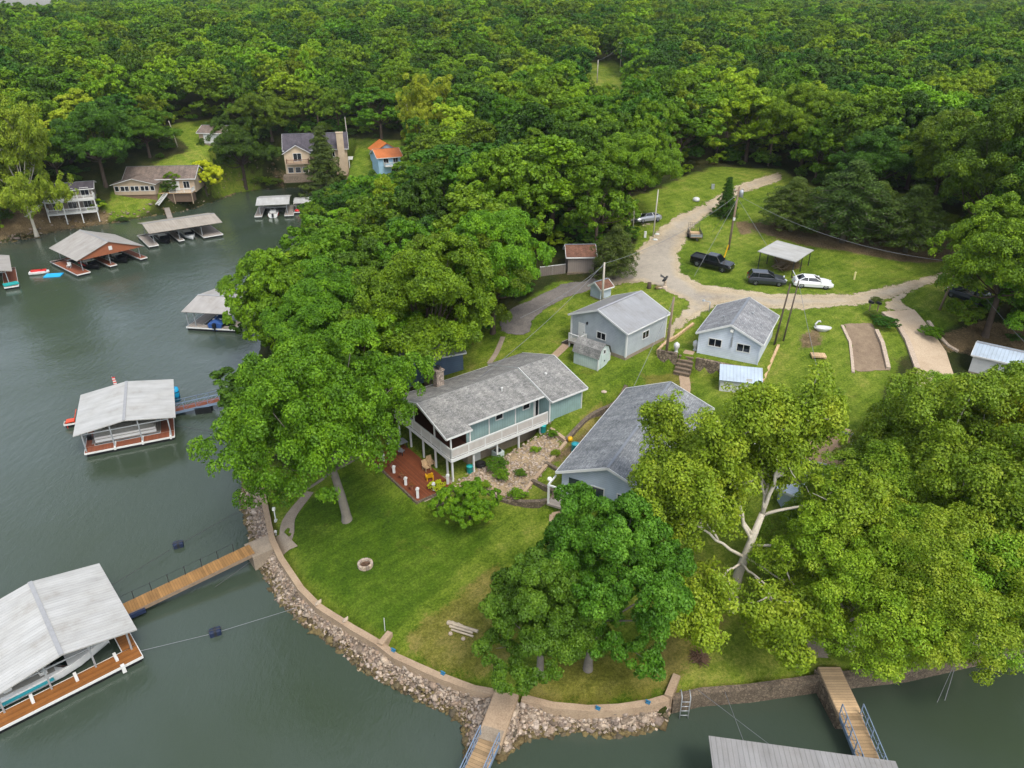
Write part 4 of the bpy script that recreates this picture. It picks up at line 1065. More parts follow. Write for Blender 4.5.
wall_run('seawall_cap', 'curved tan concrete wall between the lawn and the pale riprap', [P(u,v,z_cap)[:2] for u,v in CAP], .5, 0, M['path'], 1.0, 'seawall', z_cap)
wall_run('seawall_cap', 'short tan concrete wall above the riprap right of the middle ramp', [P(u,v,z_cap)[:2] for u,v in CAP2], .5, 0, M['path'], 1.0, 'seawall', z_cap)
wall_run('wall_spur', 'stub of concrete wall beside the seawall ladder', [P(668,697,1.6)[:2], P(677,674,1.8)[:2]], .5, 0, M['path'], 1.0, 'wall', 1.75)
wall_run('wall_spur', 'stub of concrete wall on the lawn by the blue marker', [P(380,645,1.6)[:2], P(390,632,1.7)[:2]], .45, 0, M['path'], .8, 'wall', 1.75)
wall_run('stone_seawall', 'low stone seawall dropping straight to dark water under the sycamores', [P(u,v,1.35)[:2] for u,v in [(672,697),(702,690),(752,686),(823,676),(846,673),(909,666),(962,654),(998,646),(1024,642),(1160,622),(1400,590)]], .5, 0, M['block'], 2.0, 'seawall', 1.3)
c4 = lambda pts: [tuple(p) for p in frame_pts(COT_O, COT_A, pts)]
wall_run('stone_retaining_wall', 'dark stacked stone retaining wall in front of the pale blue cottage', c4([(-1.45,-.9),(-1.45,6.1)]), .35, 0, M['stonewall'], 1.0, 'wall', 8.85)
wall_run('stone_retaining_wall', 'short stacked stone wall between the steps and the leaning utility pole', c4([(-1.45,8.2),(-1.45,10.4)]), .35, 0, M['stonewall'], 1.0, 'wall', 8.9)
wall_run('timber_edging', 'tan timber coping running up the slope right of the blue cottage', c4([(-1.4,-1.0),(2.5,-1.1),(5.5,-1.2)]), .26, .24, M['tanwood'], .5, 'edging')
wall_run('timber_edging', 'tan coping along the sloped strip left of the cottage steps', c4([(-1.4,10.45),(2,10.2),(6.5,8.7)]), .26, .24, M['tanwood'], .5, 'edging')
wall_run('garden_wall', 'low block wall along the lawn from the lake house towards the blue grey house', gp([(497,455),(566,442),(600,412),(626,388)])[1:], .4, .35, M['block'], .5, 'wall')
wall_run('garden_wall', 'stub wall between the rock garden and the upper lawn', gp([(551,430),(566,442)]), .35, .3, M['path'], .5, 'wall')
wall_run('garden_wall', 'low edging wall along the lower side of the rock garden', gp([(478,488),(500,500),(517,505)]), .35, .2, M['block'], .5, 'wall')
wall_run('garden_wall', 'low divider wall between the rock garden and the brown terraces', gp([(518,502),(528,488),(545,468),(566,443)]), .3, .2, M['path'], .5, 'wall')
wall_run('garden_wall', 'curved stone wall around the small dry terrace by the globe lamp', gp([(512,503),(525,506),(540,506),(552,499),(556,493)]), .4, .35, M['block'], .5, 'wall')
wall_run('garden_wall', 'cross wall separating the two dry terraces beside the blue grey house', gp([(532,482),(548,491),(558,496)]), .3, .3, M['block'], .5, 'wall')
wall_run('garden_wall', 'upper cross wall of the dry terraces near the teal bin', gp([(546,464),(556,470),(562,472)]), .3, .25, M['block'], .5, 'wall')
wall_run('bay_edging', 'pale stone edging on the left side of the brown gravel parking bay', gp([(842,326),(850,343),(853,373)]), .3, .15, M['rockp'], .3, 'edging')
wall_run('bay_edging', 'stone edging on the right side of the brown gravel parking bay', gp([(876,332),(882,345),(888,370)]), .4, .35, M['rockp'], .3, 'edging')
wall_run('driveway_wall', 'boulder kerb along the left side of the pale concrete driveway', gp([(883,314),(897,325),(907,342),(917,370)]), .55, .3, M['rockp'], .5, 'wall')
wall_run('driveway_wall', 'broken stone kerb along the right side of the pale concrete driveway', gp([(928,322),(938,336),(948,346),(958,352)]), .4, .2, M['rockp'], .5, 'wall')

# rocks: noisy low-poly boulders, riprap as one uncountable mass
def rock_template(seed):
    rr = random.Random(seed); import bmesh
    bm = bmesh.new(); bmesh.ops.create_icosphere(bm, subdivisions=1, radius=.5)
    for v in bm.verts: v.co *= rr.uniform(.55, 1.3); v.co.z *= .75
    V = np.array([tuple(v.co) for v in bm.verts]); Fc = np.array([[v.index for v in f.verts] for f in bm.faces]); bm.free()
    return V, Fc
ROCKS = [rock_template(i) for i in range(8)]
def scatter_rocks(name, pts, sizes, mats, seed):
    rr = np.random.default_rng(seed); Vs = []; Fs = []; Ms = []; k = 0
    for (x, y, z), s in zip(pts, sizes):
        V, Fc = ROCKS[rr.integers(8)]
        a, b = rr.uniform(0, 6.28), rr.uniform(-.5, .5)
        ca, sa, cb, sb = math.cos(a), math.sin(a), math.cos(b), math.sin(b)
        Rm = np.array([[ca,-sa,0],[sa,ca,0],[0,0,1]]) @ np.array([[1,0,0],[0,cb,-sb],[0,sb,cb]])
        W = (V*np.array([rr.uniform(.8,1.3), rr.uniform(.7,1.1), rr.uniform(.6,1)])*s) @ Rm.T + np.array([x, y, z])
        Vs.append(W); Fs.append(Fc+k); k += len(V)
        mi = (2 if z < .22 + rr.normal()*.2 else (1 if rr.random() < .38 else 0)); Ms += [mi]*len(Fc)
    me = np_mesh(name, np.vstack(Vs), np.vstack(Fs), mats); me.polygons.foreach_set('material_index', np.array(Ms, np.int32))
    return link(name, me)
rr = np.random.default_rng(11); pts = []; szs = []
def band(outer, inner, n):
    """fill between two world polylines (water side, land side)"""
    def res(pl):
        pl = np.array([tuple(p)[:2] for p in pl]); d = np.r_[0, np.cumsum(np.linalg.norm(np.diff(pl, axis=0), axis=1))]
        return lambda t: np.array([np.interp(t*d[-1], d, pl[:,0]), np.interp(t*d[-1], d, pl[:,1])])
    fo, fi = res(outer), res(inner)
    for _ in range(n):
        t, s = rr.random(), rr.random()
        p = fo(t)*(1-s)+fi(t)*s
        pts.append((p[0], p[1], -.12+1.35*s**1.1+rr.normal()*.06)); szs.append(float(np.clip(rr.lognormal(-1.72, .5), .09, .75)) * (1.0 if s > .2 else 1.2))
WL = [(u, v) for u, v in SHORE_PX[21:36]]
band([P(u-4,v+4,0) for u,v in SHORE_PX[21:37]], [P(u,v,1.3) for u,v in CAP[:-1]+[(494,694),(488,715),(478,742)]], 17000)
band([P(u,v+2,0) for u,v in [(499,760),(512,748),(525,738),(553,733),(578,729),(614,735),(646,730),(668,720)]], [P(u,v,1.3) for u,v in [(508,730),(516,702)]+CAP2[1:]], 8000)
tag(scatter_rocks('riprap', pts, szs, [M['rockm'], M['rockp'], M['rockmoss']], 3), 'broken pale riprap rocks banked along the curved shoreline', 'riprap', kind='stuff')
# stones of the rock garden
pts = []; szs = []
po = poly_px([(447,492),(470,470),(505,455),(548,430),(566,443),(552,462),(530,490),(518,503),(495,497),(470,490)])
while len(pts) < 1300:
    x, y = rr.uniform(po[:,0].min(), po[:,0].max()), rr.uniform(po[:,1].min(), po[:,1].max())
    if inside(po, np.array([x]), np.array([y]))[0]: pts.append((x, y, h1(x, y)+.04)); szs.append(float(np.clip(rr.lognormal(-1.75,.45), .08, .5)))
rg = scatter_rocks('garden_stones', pts, szs, [M['rockp'], M['rockp'], M['rockm']], 4); tag(rg, 'tan broken stones covering the sloping rock garden below the deck', 'stones', kind='stuff')
# far bank: rocks at the left cove
pts = []; szs = []
fs_ = np.array([tuple(P(u,v,0)[:2]) for u,v in SHORE_PX[1:14]])
for i in range(len(fs_)-1):
    for _ in range(60 if i > 1 else 120):
        t = rr.random(); p = fs_[i]*(1-t)+fs_[i+1]*t; x, y = p[0]+rr.normal()*.7, p[1]+.8+rr.normal()*.7
        pts.append((x, y, max(h1(x,y), -.1)+.05)); szs.append(float(np.clip(rr.lognormal(-.7,.4), .2, 1.2)))
tag(scatter_rocks('bank_rocks', pts, szs, [M['rockm'], M['rockmoss'], M['rockmoss']], 6), 'brown rocks along the waterline of the far cove shore', 'rocks', kind='stuff')
# ================================================================= DOCKS AND BOATS
def dock(name, label, o, ang, W_, D_, zt, roof_m, deck_m, fingers, ridge='y', rise=.8, over=.4, posts_x=None, z_deck=.55, gable=None, roof_y=None, white_posts=True, edge=None, eave=2.9):
    """covered boat dock: local x across (0..W), y away (0..D). fingers = deck rectangles; ridge runs along local y or x"""
    h = empty(name, (o[0], o[1], 0), ang, label, 'boat dock')
    d = MB()
    for x0, y0, x1, y1 in fingers: d.box(x0, y0, z_deck-.14, x1, y1, z_deck)
    dk = d.build('deck', deck_m, h)
    f = MB()
    for x0, y0, x1, y1 in fingers: f.box(x0+.12, y0+.12, -.35, x1-.12, y1-.12, z_deck-.145)
    f.build('float', M['black'], h)
    e = MB()
    for x0, y0, x1, y1 in fingers:
        for a, b in (((x0,y0),(x1,y0)),((x1,y0),(x1,y1)),((x1,y1),(x0,y1)),((x0,y1),(x0,y0))): e.beam((*a, z_deck-.09), (*b, z_deck-.09), .05, .2)
    e.build('edge_trim', edge or M['trim'], dk)
    y0, y1 = roof_y or (-over, D_+over)
    r = MB(); t = .09
    if ridge == 'y':
        c = W_/2
        r.slab([(-over,y1,eave),(-over,y0,eave),(c,y0,eave+rise),(c,y1,eave+rise)], t); r.slab([(W_+over,y0,eave),(W_+over,y1,eave),(c,y1,eave+rise+.002),(c,y0,eave+rise+.002)], t)
        zr = lambda x, y: eave+rise*(1-abs(x-c)/(c+over))
    else:
        c = (y0+y1)/2; x0, x1 = -over, W_+over
        r.slab([(x0,y0,eave),(x1,y0,eave),(x1,c,eave+rise),(x0,c,eave+rise)], t); r.slab([(x1,y1,eave),(x0,y1,eave),(x0,c,eave+rise+.002),(x1,c,eave+rise+.002)], t)
        zr = lambda x, y: eave+rise*(1-abs(y-c)/((y1-y0)/2))
    rf = r.build('roof', roof_m, h)
    k = MB()
    if ridge == 'y': k.beam((W_/2, y0, eave+rise+.02), (W_/2, y1, eave+rise+.02), .3, .04)
    else: k.beam((-over, c, eave+rise+.02), (W_+over, c, eave+rise+.02), .42, .04)
    k.build('ridge_cap', plain(name+'_cap', '#8e8f90', .5, .15), rf)
    if gable:
        g_ = MB()
        if ridge == 'y': g_.extr([(-over+.1,y0+.25,eave-.12),(W_+over-.1,y0+.25,eave-.12),(W_/2,y0+.25,eave+rise-.12)], (0,.06,0))
        else: g_.extr([(W_+over-.3,y0+.1,eave-.12),(W_+over-.3,y1-.1,eave-.12),(W_+over-.3,c,eave+rise-.12)], (.06,0,0))
        g_.build('gable_board', gable, h)
    tr = MB()
    for (x, y) in posts_x or []:
        q = MB(); q.box(x-.06, y-.06, -.2, x+.06, y+.06, zr(x, y)-.1); q.build('post', M['galv'] if white_posts else M['dark'], h)
    if posts_x:
        ys = sorted(set(p[1] for p in posts_x)); xs = sorted(set(p[0] for p in posts_x))
        for y in ys: tr.beam((xs[0], y, eave-.14), (xs[-1], y, eave-.14), .06, .1)
        for x in xs: tr.beam((x, ys[0], zr(x,0)-.14 if ridge=='y' else eave-.14), (x, ys[-1], zr(x,0)-.14 if ridge=='y' else eave-.14), .06, .1)
        tr.build('roof_frame', M['galv'], h)
    return h
def hull(mb, L_, B, Hh, z0=-.25, m=0, bow=.42):
    """runabout hull along +x (bow at +x)"""
    st = [0, .12, .45, .62, .76, .88, .96, 1.0]; n = len(st); vs = []
    for t in st:
        w = B/2*(1 if t < .5 else max(.03, (1-((t-.5)/.5)**2.2))) * (.94 if t < .1 else 1)
        zk = z0+max(0, (t-.7)/.3)**2*Hh*.55; zs = z0+Hh*(1+.22*max(0, t-.35))
        x = -L_/2+L_*t
        vs += [(x, -w, zs), (x, -w*.86, z0+(zs-z0)*.45+ (zk-z0)*.5), (x, 0, zk), (x, w*.86, z0+(zs-z0)*.45+(zk-z0)*.5), (x, w, zs)]
    fs = []
    for i in range(n-1):
        for j in range(4): a = i*5+j; fs.append((a, a+1, a+6, a+5))
        fs.append((i*5+4, i*5, i*5+5, i*5+9))
    fs.append((0,1,2,3,4)); fs.append(tuple((n-1)*5+j for j in (4,3,2,1,0)))
    mb.add(vs, fs, m)
def runabout(label, o, ang, L_=5.5, B=2.2, hullm=None, stripe=None, inner=None, z=0, name='motorboat'):
    h = empty(name, (o[0], o[1], z), ang, label, 'boat')
    mb = MB(); hull(mb, L_, B, 1.0); mb.build('hull', hullm or M['boatwhite'], h, bevel=.03)
    s = MB(); 
    for sd in (-1, 1): s.beam((-L_*.48, sd*(B/2+.005), .52), (L_*.05, sd*(B/2+.005), .6), .03, .2)
    s.build('stripe', stripe or M['red'], h)
    c = MB(); c.box(-L_*.42, -B*.36, .6, L_*.12, B*.36, .80); c.build('cockpit_lining', inner or M['greycover'], h)
    for x in (-.25, .0):
        q = MB(); q.box(L_*x-.25, -B*.3, .7, L_*x+.25, B*.3, 1.0); q.box(L_*x-.3, -B*.3, .95, L_*x-.18, B*.3, 1.3); q.build('seat', M['white'], h, bevel=.04)
    w = MB(); w.add([(L_*.14,-B*.4,.8),(L_*.14,B*.4,.8),(L_*.06,B*.36,1.25),(L_*.06,-B*.36,1.25),(L_*.17,-B*.4,.8),(L_*.17,B*.4,.8),(L_*.09,B*.36,1.25),(L_*.09,-B*.36,1.25)],[(0,1,2,3),(7,6,5,4),(0,3,7,4),(1,5,6,2),(3,2,6,7),(0,4,5,1)]); w.build('windscreen', M['glass'], h)
    k = MB(); k.box(-L_/2-.45,-.22,.3,-L_/2+.05,.22,1.05); k.box(-L_/2-.3,-.1,-.5,-L_/2-.1,.1,.35); k.build('outboard_motor', M['black'], h, bevel=.06)
    return h
def pontoon(label, o, ang, L_=7, B=2.5, cover=None, name='pontoon_boat'):
    h = empty(name, (o[0], o[1], 0), ang, label, 'boat')
    t = MB()
    for s in (-.85, .85): t.tube([(-L_/2,s,.1),(L_/2-.7,s,.1),(L_/2-.1,s,.28),(L_/2,s,.36)], [.34,.34,.2,.05], 12)
    t.build('pontoon', M['galv'], h, True)
    d = MB(); d.box(-L_/2,-B/2,.5,L_/2-.35,B/2,.6); d.build('deck', M['greyboard'], h)
    f = MB()
    for a, b in (((-L_/2+.4,-B/2+.04),(L_/2-.8,-B/2+.04)),((-L_/2+.4,B/2-.04),(L_/2-.8,B/2-.04)),((L_/2-.8,-B/2+.04),(L_/2-.8,B/2-.04)),((-L_/2+.4,-B/2+.04),(-L_/2+.4,B/2-.04))):
        f.beam((*a,.95),(*b,.95),.05,.62)
    f.build('fence_panel', M['boatwhite'], h)
    if cover:
        c = MB(); n = 8; vs = []
        for i in range(n+1):
            x = -L_/2+.35+(L_-1.1)*i/n; hz = 1.35+.28*math.sin(i/n*math.pi)+(.06 if i % 2 else -.04)
            vs += [(x,-B/2-.05,1.0),(x,-B/4,hz),(x,0,hz+.1),(x,B/4,hz),(x,B/2+.05,1.0)]
        c.add(vs, [(i*5+j,i*5+5+j,i*5+6+j,i*5+1+j) for i in range(n) for j in range(4)] + [(0,1,2,3,4),tuple(n*5+j for j in (4,3,2,1,0))]); c.build('cover', cover, h)
    k = MB(); k.box(-L_/2-.5,-.22,.3,-L_/2-.02,.22,1.1); k.build('outboard_motor', M['black'], h, bevel=.06)
    return h

aD = R(24)
dF = dock('boat_dock', 'single slip dock with bright white ribbed gable roof and reddish deck in open water', (-45.2, 64.0), aD, 8.8, 9.6, 0, M['whiteroof'], M['deckred'],
     [(0,0,8.8,1.3),(7.4,1.3,8.8,9.6),(0,8.4,7.4,9.6),(0,1.3,.9,8.4),(-2.6,7.7,-.02,8.5)], 'y', .75, .55, [(.2,.3),(2.9,.3),(5.6,.3),(8.5,.3),(.2,9.3),(4.4,9.3),(8.5,9.3),(.2,4.8),(8.5,4.8)], roof_y=(.1, 10.1), eave=2.75)
for x in (2.9, 5.6, 8.4):
    q = MB(); q.box(x-.1,-.1,.3,x+.1,1.35,.62); q.build('bumper_post', M['trim'], dF)
pF = frame_pts((-45.2,64.0), aD, [(4.2,3.0)])[0]
pontoon('long covered pontoon boat with grey tarp moored under the white roofed dock', pF, aD, 7.2, 2.6, M['greycover'])
# gear on that dock
q0 = frame_pts((-45.2,64.0), aD, [(-1.9,8.1),(9.9,8.6),(3.2,10.3),(-.6,5.0)])
t = empty('patio_chair', (*q0[0], .0), aD, 'bright orange chair platform at the left side of the white roofed dock', 'chair'); t.scale = (.8,.8,.8)
c = MB(); c.box(-.55,-.5,.85,.55,.5,1.0); c.build('seat', M['orange'], t, bevel=.05); c = MB(); c.beam((.5,-.45,1.0),(1.0,-.45,2.3),.09,.09); c.beam((.5,.45,1.0),(1.0,.45,2.3),.09,.09); c.beam((.95,-.45,2.15),(.95,.45,2.15),.07,.07); c.beam((.7,-.45,1.5),(.7,.45,1.5),.07,.07); c.build('ladder_rail', M['orange'], t)
c = MB()
for x, y in ((-.5,-.45),(.5,-.45),(.5,.45),(-.5,.45)): c.box(x-.04,y-.04,-.3,x+.04,y+.04,.85)
c.build('leg', M['red'], t)
t = empty('water_mat', (*q0[1], .55), aD, 'rolled bright cyan float mat standing at the right corner of the white roofed dock', 'float mat')
c = MB(); c.lathe([(.05,0),(.42,.02),(.45,1.1),(.4,1.75),(.1,1.8)], (-.6,0,0), 12); c.build('roll', M['cyan'], t, True); c = MB(); c.lathe([(.46,.5),(.47,.55),(.46,.6)], (-.6,0,0), 12); c.lathe([(.455,1.2),(.465,1.25),(.455,1.3)], (-.6,0,0), 12); c.build('strap', M['navy'], t)
t = empty('flag', (*q0[2], .5), aD, 'small red and white striped flag behind the white roofed dock', 'flag'); t.scale = (.7,.7,.85)
c = MB(); c.tube([(0,0,0),(-.25,0,4.6)], .035, 8); c.build('pole', M['galv'], t); c = MB()
for i in range(7):
    w0 = .03*math.sin(i); c.box(-.28-.0, -.04, 3.1+i*.18, .18+w0, -.02+.01*i%2, 3.1+(i+1)*.18, i % 2)
c.build('cloth', [M['red'], M['white']], t)
c = MB(); c.lathe([(.05,0),(.07,.05),(.05,.12)], (-.25,0,4.6), 8); c.build('finial', M['dark'], t)
# G: big lower-left dock
aG = R(42); oG = (-33.3, 31.4)
dG = dock('boat_dock', 'big dock with wide white roof and orange brown deck at the lower left corner', oG, aG, 8.6, 9.0, 0, M['whiteroof'], M['dockwood'],
     [(-1,-.1,8.7,1.3),(7.7,1.3,8.7,9.2),(-1,8.0,7.7,9.2)], 'y', .9, .35, [(.3,1.1),(3.1,1.1),(5.9,1.1),(8.3,1.1),(8.3,8.6),(.3,8.6)], roof_y=(.5, 9.9), eave=2.55)
for x in (1.9, 4.6, 7.2):
    q = MB(); q.box(x-.1,.6,.4,x+.1,1.4,.75); q.build('bumper_post', M['trim'], dG)
q = MB(); q.box(7.2,-.35,.1,7.45,-.08,.75); q.build('bumper_post', M['trim'], dG)
pG = frame_pts(oG, aG, [(3.0,3.1)])[0]
cr = runabout('white cruiser with teal stripe under the big roof at the lower left', pG, aG, 8.6, 2.7, None, M['boatteal'], name='cruiser'); cr.scale = (1,1,1.25)
# B: brown gable dock
aB = R(50); oB = (-77.3, 124.0)
dB = dock('boat_dock', 'two slip dock with pale roof and reddish brown gable board near the far bank', oB, aB, 11.0, 11.5, 0, M['dockroof'], M['deckred'],
     [(-1.4,-1.2,.9,10.5),(4.6,-.5,5.9,10.5),(10.2,-.5,11.6,10.5),(-1.4,9.4,11.6,10.8)], 'y', 2.2, .6, [(.3,.4),(5.2,.4),(10.7,.4),(.3,10.2),(10.7,10.2)], roof_y=(-.4, 12), eave=2.7, gable=plain('brown_gable_board', '#8a5236', .7, .15))
p1, p2, p3 = frame_pts(oB, aB, [(2.9,3.2),(8.0,3.2),(-3.2,3.0)])
q = MB(); q.box(5.3,-.25,3.3,5.9,-.17,4.0); q.build('sign', M['trim'], dB)
runabout('dark motorboat in the left slip of the brown gabled dock', p1, aB-R(90), 6, 2.3, M['black'], M['red']); runabout('black and silver motorboat in the right slip of the brown gabled dock', p2, aB-R(90), 6, 2.3, M['black'], M['galv'])
t = empty('water_scooter', (-85.2, 124.2, 0), R(20), 'red and white water scooter floating left of the brown gabled dock', 'watercraft')
c = MB(); hull(c, 3.2, 1.25, .7, -.15); c.build('hull', M['boatwhite'], t, bevel=.03); c = MB(); c.box(-1.3,-.3,.5,.3,.3,.85); c.build('seat', M['red'], t, bevel=.08); c = MB(); c.box(.2,-.42,.5,1.2,.42,.8); c.build('cowl', M['red'], t, bevel=.1); c = MB(); c.tube([(.3,-.4,1.05),(.3,.4,1.05)], .04, 6); c.tube([(.5,0,.75),(.3,0,1.05)], .05, 6); c.build('handlebar', M['black'], t)
t = MB(); t.box(-1.4,-1.0,-.02,1.4,1.0,.1); 
for i in range(5): t.tube([(-1.35,-.85+i*.42,.1),(1.35,-.85+i*.42,.1)], .07, 6)
t = t.build('float_mat', M['cyan'], None); t.location = (-82.3, 123.4, 0); t.rotation_euler = (0,0,R(12)); tag(t, 'flat bright blue float mat beside the red and white water scooter', 'float mat')
tb = MB(); tb.box(-.35,-.25,.4,.35,.25,.48); tb.box(-.35,.2,.4,.35,.28,1.0)
for x in (-.3,.3):
    for y in (-.2,.22): tb.box(x-.03,y-.03,0,x+.03,y+.03,.4)
tb = tb.build('deck_chair', M['white']); tb.location = (*frame_pts(oB, aB, [(-.6,4.0)])[0], .55); tag(tb, 'white chair on the reddish dock finger near the brown gable', 'chair')
# A: dock cut by left edge
aA = R(34); oA = (-93.4, 112.3)
dA = dock('boat_dock', 'dock with grey roof cut by the left picture edge', oA, aA, 9, 10, 0, M['dockroof'], M['deckred'],
     [(-1,-1.5,1.2,10),(7.9,-1.5,10,10),(-1,9,10,10.4)], 'y', 1.2, .7, [(.3,.4),(8.7,.4),(.3,9.6),(8.7,9.6)], roof_y=(-.2,10.6), eave=2.8)
t = MB(); t.box(-1.1,-.7,0,1.1,.7,.12); t.box(-1.1,-.7,.12,1.1,-.25,.3); t.box(-1.1,.25,.12,1.1,.7,.28)
t = t.build('foam_mat', M['tealmat'], bevel=.05); t.location = (*frame_pts(oA, aA, [(8.95,-.4)])[0], .55); t.rotation_euler = (0,0,aA+R(10)); tag(t, 'folded teal foam mat lying on the dock finger at left edge', 'float mat')
# C: long beige roofed dock
aC = R(37); oC = (-72.2, 141.5)
dC = dock('boat_dock', 'long two slip dock with pale beige roof in front of the tan cottage', oC, aC, 13.2, 8.5, 0, M['dockroof2'], M['greyboard'],
     [(-1.3,-1.4,.6,8),(4.6,-.8,5.7,8),(9.4,-1.2,13.4,8),(-1.3,7.2,13.4,8.6)], 'x', .9, .6, [(.2,.2),(5.1,.2),(9.6,.2),(.2,8.0),(9.6,8.0)], roof_y=(-.9,9.2), eave=2.9)
# shorten: second roof over the right pier
r = MB(); r.slab([(11.2,4.6,3.1),(15.2,4.6,3.1),(15.2,8.9,3.75),(11.2,8.9,3.75)], .1)
p1, p2 = frame_pts(oC, aC, [(2.6,2.6),(7.5,2.6)])
runabout('dark runabout in the left slip under the long beige roof', p1, aC-R(90), 6, 2.3, M['black'], M['galv']); runabout('white runabout in the right slip under the long beige roof', p2, aC-R(90), 6, 2.3, M['boatwhite'], M['navy'])
# D: white roofed pair by the large beige house
aDk = R(12); oD = (-58.0, 164.3)
dD = dock('boat_dock', 'dock with white roof below the large beige house', oD, aDk, 6.4, 8.5, 0, M['whiteroof'], M['greyboard'],
     [(-1,-1,.6,8),(5.6,-1.4,7.6,8),(-1,7.4,10,8.6)], 'x', .7, .5, [(.2,.2),(6.2,.2),(.2,8),(6.2,8)], eave=2.9)
p1, p2 = frame_pts(oD, aDk, [(3.0,1.8),(9.2,2.6)])
runabout('white motorboat with black outboard under the white roof below the beige house', p1, aDk+R(90), 5.5, 2.2)
dD2 = dock('boat_dock', 'small low roofed boat shelter beside the white roofed dock in the cove', tuple(frame_pts(oD, aDk, [(8.0,2.8)])[0]), aDk, 3.6, 5.4, 0, M['whiteroof'], M['greyboard'], [(-.7,-1.5,4.3,5.6)], 'x', .4, .4, [(.1,.1),(3.5,.1),(.1,5.2),(3.5,5.2)], eave=2.3)
c = MB(); c.lathe([(.0,0),(.62,.02),(.72,.2),(.6,.4),(.2,.42)], (0,0,0), 14); c = c.build('inflatable_tube', M['red'], None, True); c.location = (*frame_pts(oD, aDk, [(8.4,1.9)])[0], .56); tag(c, 'red inflatable tube lying on the deck of the small boat shelter', 'inflatable')
# E: half hidden dock with blue covered boat
aE = R(-8); oE = (-48.3, 98.4)
dE = dock('boat_dock', 'grey roofed dock half hidden by the big tree on the water side', oE, aE, 7.2, 9.5, 0, M['dockroof'], M['greyboard'],
     [(0,0,7.6,1.1),(0,1.1,2.0,9.5),(6.3,1.1,7.6,9.5)], 'x', .8, .35, [(.2,.4),(1.4,.4),(7.2,.4),(.2,9),(7.2,9)], eave=2.9, roof_y=(.1,10.2))
pE = frame_pts(oE, aE, [(4.3,2.8)])[0]
rb = runabout('boat under a blue cover inside the half hidden grey roofed dock', pE, aE+R(95), 5.5, 2.2, M['bluecover'], M['black'], z=.35)
c = MB(); c.add([(-2.6,-1.15,.78),(1.2,-1.15,.85),(2.5,0,.9),(1.2,1.15,.85),(-2.6,1.15,.78),(-2.3,0,1.45),(.6,0,1.5)], [(0,1,6,5),(1,2,6),(2,3,6),(3,4,5,6),(4,0,5)]); c.build('cover', M['bluecover'], rb)
# H: roof at the bottom edge
aH = R(-9); oH = (11.0, 21.4)
dH = dock('boat_dock', 'grey ribbed dock roof reaching in at the bottom picture edge', oH, aH, 10, 7, 0, ribbed('grey_dock_roof', '#8d8c8c', .3, .5, 0, .2), M['greyboard'],
     [(0,0,10,1),(0,6,10,7),(0,1,1,6),(9,1,10,6)], 'x', .5, .3, [(.3,.5),(9.7,.5),(.3,6.5),(9.7,6.5)], eave=3.3)

# ---------------------------------------------------------------- gangways and ramps
def gangway(name, label, a, b, w, m, za, zb, rails=True, railm=None, cat='gangway', side=(-1,1), h_=.95, n=6, floats=0):
    a = Vector((a[0], a[1], za)); b = Vector((b[0], b[1], zb)); d = b-a; ang = math.atan2(d.y, d.x); Lh = math.hypot(d.x, d.y)
    t = empty(name, a, ang, label, cat)
    mb = MB(); mb.beam((0,0,0), (Lh,0,d.z), w, .12); dk = mb.build('deck', m, t)
    s = MB()
    for sd in (-1,1): s.beam((0,sd*w/2,-.12),(Lh,sd*w/2,d.z-.12),.1,.3)
    s.build('stringer', railm or M['polewood'], dk)
    if rails:
        for sd in side:
            r = MB(); r.beam((0,sd*w/2,h_),(Lh,sd*w/2,d.z+h_),.05,.05); r.beam((0,sd*w/2,h_*.5),(Lh,sd*w/2,d.z+h_*.5),.035,.035)
            for i in range(n+1): x = Lh*i/n; r.box(x-.03,sd*w/2-.03,d.z*i/n,x+.03,sd*w/2+.03,d.z*i/n+h_)
            for i in range(n): r.beam((Lh*i/n,sd*w/2,d.z*i/n),(Lh*(i+1)/n,sd*w/2,d.z*(i+1)/n+h_),.025,.025)
            r.build('railing', railm or M['dark'], t)
    for i in range(floats):
        f = MB(); x = Lh*(i+1)/(floats+1); f.box(x-.9,-w/2-.05,-d.z*0-.75,x+.9,w/2+.05,-.2+d.z*(i+1)/(floats+1)); f.build('float', M['black'], t)
    return t
a = P(252,549,1.5); b = P(112,616,.62)
g = gangway('walkway', 'long orange brown timber walkway from the shore to the big lower left dock', a, b, 1.35, M['walkwood'], 1.5, .66, False)
Lg = math.hypot(b.x-a.x, b.y-a.y); r = MB()
for i in range(8): x = Lg*(.12+.12*i); z = -.84*(.12+.12*i); r.box(x-.025,-.66,z,x+.025,-.62,z+.9)
r.beam((Lg*.12,-.64,.8),(Lg*.96,-.64,.02),.018,.018); r.build('rope_rail', M['dark'], g)
f = MB(); f.box(Lg*.80,-.1,-1.1,Lg*.92,.95,-.75); f.build('float', M['navy'], g)
pz = MB(); pz.box(-1.9,-1.1,-1.9,.3,1.0,-.08); pz.build('abutment', M['concrete'], g)
a = P(232,396,1.6); b = frame_pts((-45.2,64.0), aD, [(8.8,6.2)])[0]
gangway('gangway', 'reddish railed gangway leading from the white roofed dock under the tree', b, (a.x,a.y), 1.15, M['deckred'], .6, 1.5, True, M['bluemetal'], n=5, floats=1)
a = P(506,694,1.62); m_ = P(490,740,1.25); b = P(470,782,.7)
t_ = gangway('ramp', 'tan concrete ramp crossing the riprap at the middle of the seawall', P(507,692,1.7), P(489,742,1.35), 1.55, M['path'], 1.68, 1.33, False, M['path'], 'ramp')
q = MB(); q.box(0,-.7,-1.2,math.hypot(P(489,742,1.35).x-P(507,692,1.7).x, P(489,742,1.35).y-P(507,692,1.7).y),.7,-.2); q.build('base', M['concrete'], t_)
